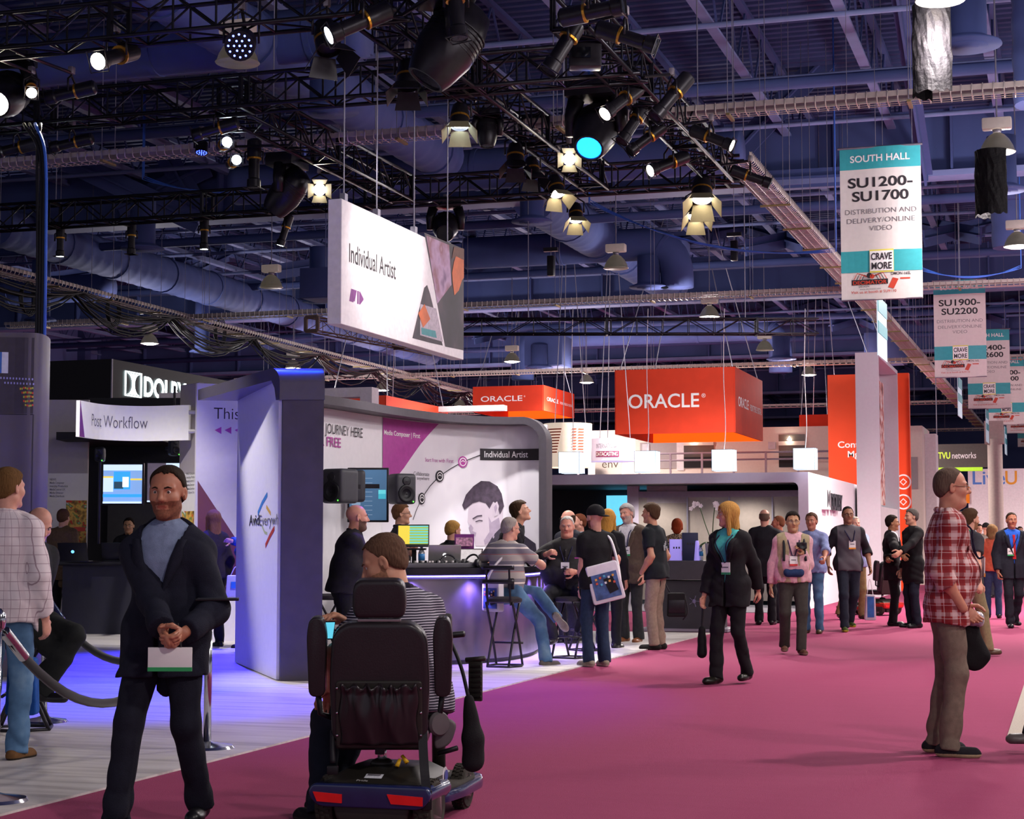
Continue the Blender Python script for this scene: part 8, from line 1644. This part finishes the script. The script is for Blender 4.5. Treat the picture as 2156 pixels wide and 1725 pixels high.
q = P(1832, 1268, D_ - .1); t = thing('plastic_bag', 'white plastic bag with blue print carried beside the grey shirt', 'bag', q, YAW); slab(t, 'bag_body', [(-.10, -.3), (.09, -.3), (.08, .12), (-.07, .12)], -.04, .04, mat('bag_film', '#d4ccd8', .4), .015, .03); MB().box((0, -.043, -.08), (.11, .006, .34)).build('blue_print', mat('bag_blue', '#3a72c0', .5, var=.2, scale=12), t); MB().tube(bez([(-.05, 0, .12), (-.02, 0, .3), (.0, 0, .38), (.02, 0, .3), (.05, 0, .12)], 4), .006, 5).build('handle', M_white, t, True)
stand('man in black suit talking, beside the second scooter', 1880, 1318, 1085, 78, lod=1, top=('jacket', '#1e1b1f'), bottom='#171519', shoes='#151315', hair=('short', '#241a16'), skin=SK['tan'], hem=.22, lh=P(1868, 1182, 28), lcurl=.6, rh=P(1905, 1180, 27.5))
stand('man in long black coat partly hidden by the plaid shirt', 1925, 1322, 1071, -75, lod=1, top=('long', '#19171a'), bottom='#1c1f2c', shoes='#151315', hair=('short', '#5a5450'), skin=SK['fair'], hem=.3, lh=P(1880, 1180, 27))
# --- plaid shirt man
g_ = G(1998, 1588); D_ = depth(g_)
def plaidx(c):
    q = Vector(c['sh'][1]); 
    for z in (.33,): p_ = c['front'](.10, z, .0); MB().box(Vector(p_), (.11, .008, .03), M=Matrix((c['X'], c['Y'], c['up'])).transposed()).build('pocket_flap', MATS['plaid_red'], c['t'], bevel=.004)
stand('man in red checked shirt and grey trousers standing in profile, hand in pocket', 1998, 1590, 984, 84, headpx=1995, lod=2, girth=1.0, belly=.35, top=('roll', 'plaid_red'), bottom='#75675a', shoes=('#232025', '#b9a882'), hair=('thin', '#5c4a40'), skin='#bd8068', hem=.14, neckext=.012, collar='plaid_red', glasses='#7a5a4a', badge=(.02, .22, '#e0902c', .02), lany='#201c34', rh=(.195, .075, .90), lh=(-.20, .12, .92), rpole=V3(.3, -1, -.1), rcurl=None, rf=(.11, -.01, .085), lf=(-.12, -.06, .085), lean=(0, .02), head=(0, 2, 0), age=1, extra=plaidx)
q = P(2046, 1330, D_ + .22); t = thing('folded_jacket', 'black garment and crumpled clear wrap held behind the man in red checks', 'garment', q, YAW); fb = Fld(); fb.cone(V3(-.02, 0, .05), V3(.02, 0, -.16), .05, .09, .03, np.stack([V3(1, 0, 0), V3(0, 2.2, 0), V3(0, 0, 1)])); fb.post.append(lambda p, f: f + .008 * wob(p, 12, 16)); v, f = fb.mesh(.011); np_obj('cloth', v, f, cloth('#171518'), t); fb = Fld(); fb.ell(V3(.02, -.02, .08), V3(.06, .04, .05)); fb.post.append(lambda p, f: f + .009 * wob(p, 14, 50)); v, f = fb.mesh(.008); np_obj('clear_wrap', v, f, mat('wrap_silver', '#b0a4b0', .2, .3, var=.3, scale=60), t)
g_ = G(2040, 1384); D_ = depth(g_)
stand('man in charcoal t-shirt and khaki trousers with backpack strap walking right', 2040, 1382, 1072, 112, headpx=2022, lod=1, girth=1.1, top=('tee', '#38353c'), bottom='#8c7a5c', shoes='#5a4638', hair=('wavy', '#4a3424'), skin=SK['pink'], beard='#8a5a40', collar='#2f9a7a', rf=(.1, .2, .09), lf=(-.1, -.22, .14), hem=.08, rh=P(2062, 1232, D_ - .25), rcurl=.5, lean=(0, .04), extra=lambda c: MB().tube(bez([Vector(c['nk'] + c['X'] * .10 - c['up'] * .02), Vector(c['nk'] + c['X'] * .12 - c['Y'] * .13 - c['up'] * .12), Vector(c['nk'] + c['X'] * .06 - c['Y'] * .16 - c['up'] * .32)], 6), .03, 6).build('backpack_strap', M_cable, c['t'], True))
stand('man in navy suit, blue shirt and red tie walking toward us', 2134, 1322, 1079, 0, lod=1, top=('jacket', '#24242e'), under='#2f62d0', tie='#b8262c', collar='#2f62d0', bottom='#23232c', shoes='#17161a', hair=('crop', '#3a2a20'), skin='#b9785c', badge=(.06, .22, '#2f9a58'), hem=.2, rf=(.08, .1, .09), lf=(-.06, -.14, .12), rcurl=.5)
stand('woman in orange red top and jeans behind the man in charcoal t-shirt', 2092, 1302, 1105, 170, lod=1, fem=True, top=('long', '#b0523c'), bottom='#2c3a58', hair=('bob', '#7a5c3c'), skin=SK['fair'])
g_ = G(2290, 1588); person('visitor whose shoe tip shows at the right picture edge', (g_.x, g_.y, 0), -88, H=1.75, lod=0, top=('long', '#33333a'), bottom='#2a2a30', shoes='#5c5654', rf=(.08, .34, .085), lf=(-.1, -.1, .1))
for i, (px, D_, top, cl, lab) in enumerate(((2064, 46, 1104, '#7a4a44', 'far visitor in maroon beside the grey display unit'), (2079, 42, 1102, '#8a8078', 'far visitor in grey with dark cap'), (2096, 50, 1107, '#a58a60', 'far fair haired visitor in tan'), (2108, 60, 1110, '#2c2c34', 'far visitor in black near the end of the aisle'), (2150, 55, 1109, '#3a4a70', 'far visitor in blue at the right edge'), (2050, 62, 1112, '#26262c', 'far visitor in black seen past the checked shirt'), (1832, 52, 1100, '#5a6a9a', 'far visitor in blue beside the tall white portal'))):
    py = 1140 + CAMZ * F / D_; stand(lab, px, py, top, (0, 160, 170, 10, 0, 180, 20)[i], lod=0, top=('long', cl), bottom='#2a2a34', hair=(('short', 'cap', 'bob', 'short', 'short', 'short', 'short')[i], ('#2a1e18', '#1c1a1c', '#b89a60', '#241a16', '#3a2a20', '#241a16', '#4a3a30')[i], (.0, 1, 0)) if i != 2 else ('bob', '#b89a60'), skin=SK['fair'], fem=(i == 2))
# ================================================================ pieces of parts go one level deeper
SUB = {'badge_band': 'badge', 'badge_print': 'badge', 'wheel_rim': 'tyre', 'tread_blocks': 'tyre', 'gilt_band': 'barrel can', 'lens': 'barrel can head_shell', 'gel_frame': 'barrel', 'knob': 'barrel chassis', 'barn_door': 'can', 'cooling_fin': 'head_shell', 'front_plate': 'head_shell',
 'keys': 'keyboard_base', 'screen': 'lid case', 'emblem': 'lid panel white_graphic_side', 'cap': 'bottle_body', 'label_band': 'bottle_body', 'fader_slot': 'chassis', 'fader_cap': 'chassis', 'glasses_temple': 'glasses_rim', 'glasses_bridge': 'glasses_rim', 'window_bar': 'window_pane', 'lower_pane': 'window_pane', 'buckle_button': 'buckle', 'headrest_stem': 'headrest',
 'bulb': 'bell_reflector', 'glowing_lens': 'bell_reflector', 'joint_ring': 'duct_wall', 'cup_badge': 'ear_cup', 'woofer': 'cabinet', 'tweeter': 'cabinet', 'indicator': 'cabinet', 'snap_button': 'back_frame', 'reflector': 'rear_bumper', 'sticker': 'battery_cover', 'sticker_print': 'battery_cover', 'yellow_lever': 'battery_cover',
 'lettering': 'cloth board panel front_face wall wall_sheet drum_skin white_graphic_side black_box battery_cover', 'print': 'carton', 'printed_face': 'panel wall_sheet', 'printed_hair': 'panel wall_sheet', 'logo_bar': 'cloth', 'spider_leg': 'cloth', 'spider_body': 'cloth', 'red_device': 'cloth', 'red_note': 'cloth', 'white_box': 'cloth', 'yellow_edge': 'cloth',
 'printed_tile': 'printed_panel', 'printed_phone': 'printed_panel', 'printed_key': 'curved_shell', 'printed_monitor': 'curved_shell', 'poster_photo': 'poster', 'poster_red_bar': 'poster', 'poster_strip': 'poster', 'arrow': 'panel', 'icon_ring': 'panel wall_sheet', 'icon_mark': 'panel wall_sheet', 'icon_line': 'panel', 'icon_disc': 'wall_sheet', 'link_line': 'wall_sheet', 'title_bar': 'wall_sheet',
 'printed_ear': 'wall_sheet', 'printed_ear_shade': 'wall_sheet', 'printed_eyebrow': 'wall_sheet', 'printed_eye': 'wall_sheet', 'printed_nose_shade': 'wall_sheet', 'printed_beard': 'wall_sheet', 'printed_shirt': 'wall_sheet', 'printed_bar': 'drum_skin', 'printed_band': 'drum_skin', 'edge_strip': 'acrylic_shell', 'blossom': 'flower_stem', 'end_sleeve': 'rope_cord', 'hook': 'rope_cord', 'camera_lens': 'camera_body', 'eyebrow': 'body', 'eye': 'body', 'toolbar': 'picture', 'bin_list': 'picture', 'yellow_row': 'picture', 'preview': 'picture', 'preview_sea': 'picture', 'preview_splash': 'picture', 'timeline': 'picture', 'taskbar': 'picture', 'presenter': 'picture', 'menu_row': 'picture', 'tile': 'picture'}
base = lambda o: o.name.split('.')[0]
def ctr(o):
    b = o.bound_box; return sum((Vector(q) for q in b), Vector()) / 8
for root in [o for o in SC.objects if o.parent is None and 'category' in o]:
    kids = [c for c in root.children if c.type == 'MESH']; by = {}
    for c in kids: by.setdefault(base(c), []).append(c)
    for c in kids:
        for want in SUB.get(base(c), '').split():
            if want in by and want != base(c):
                q = by[want]; c.parent = q[0] if len(q) == 1 else min(q, key=lambda k: (ctr(k) - ctr(c)).length); break
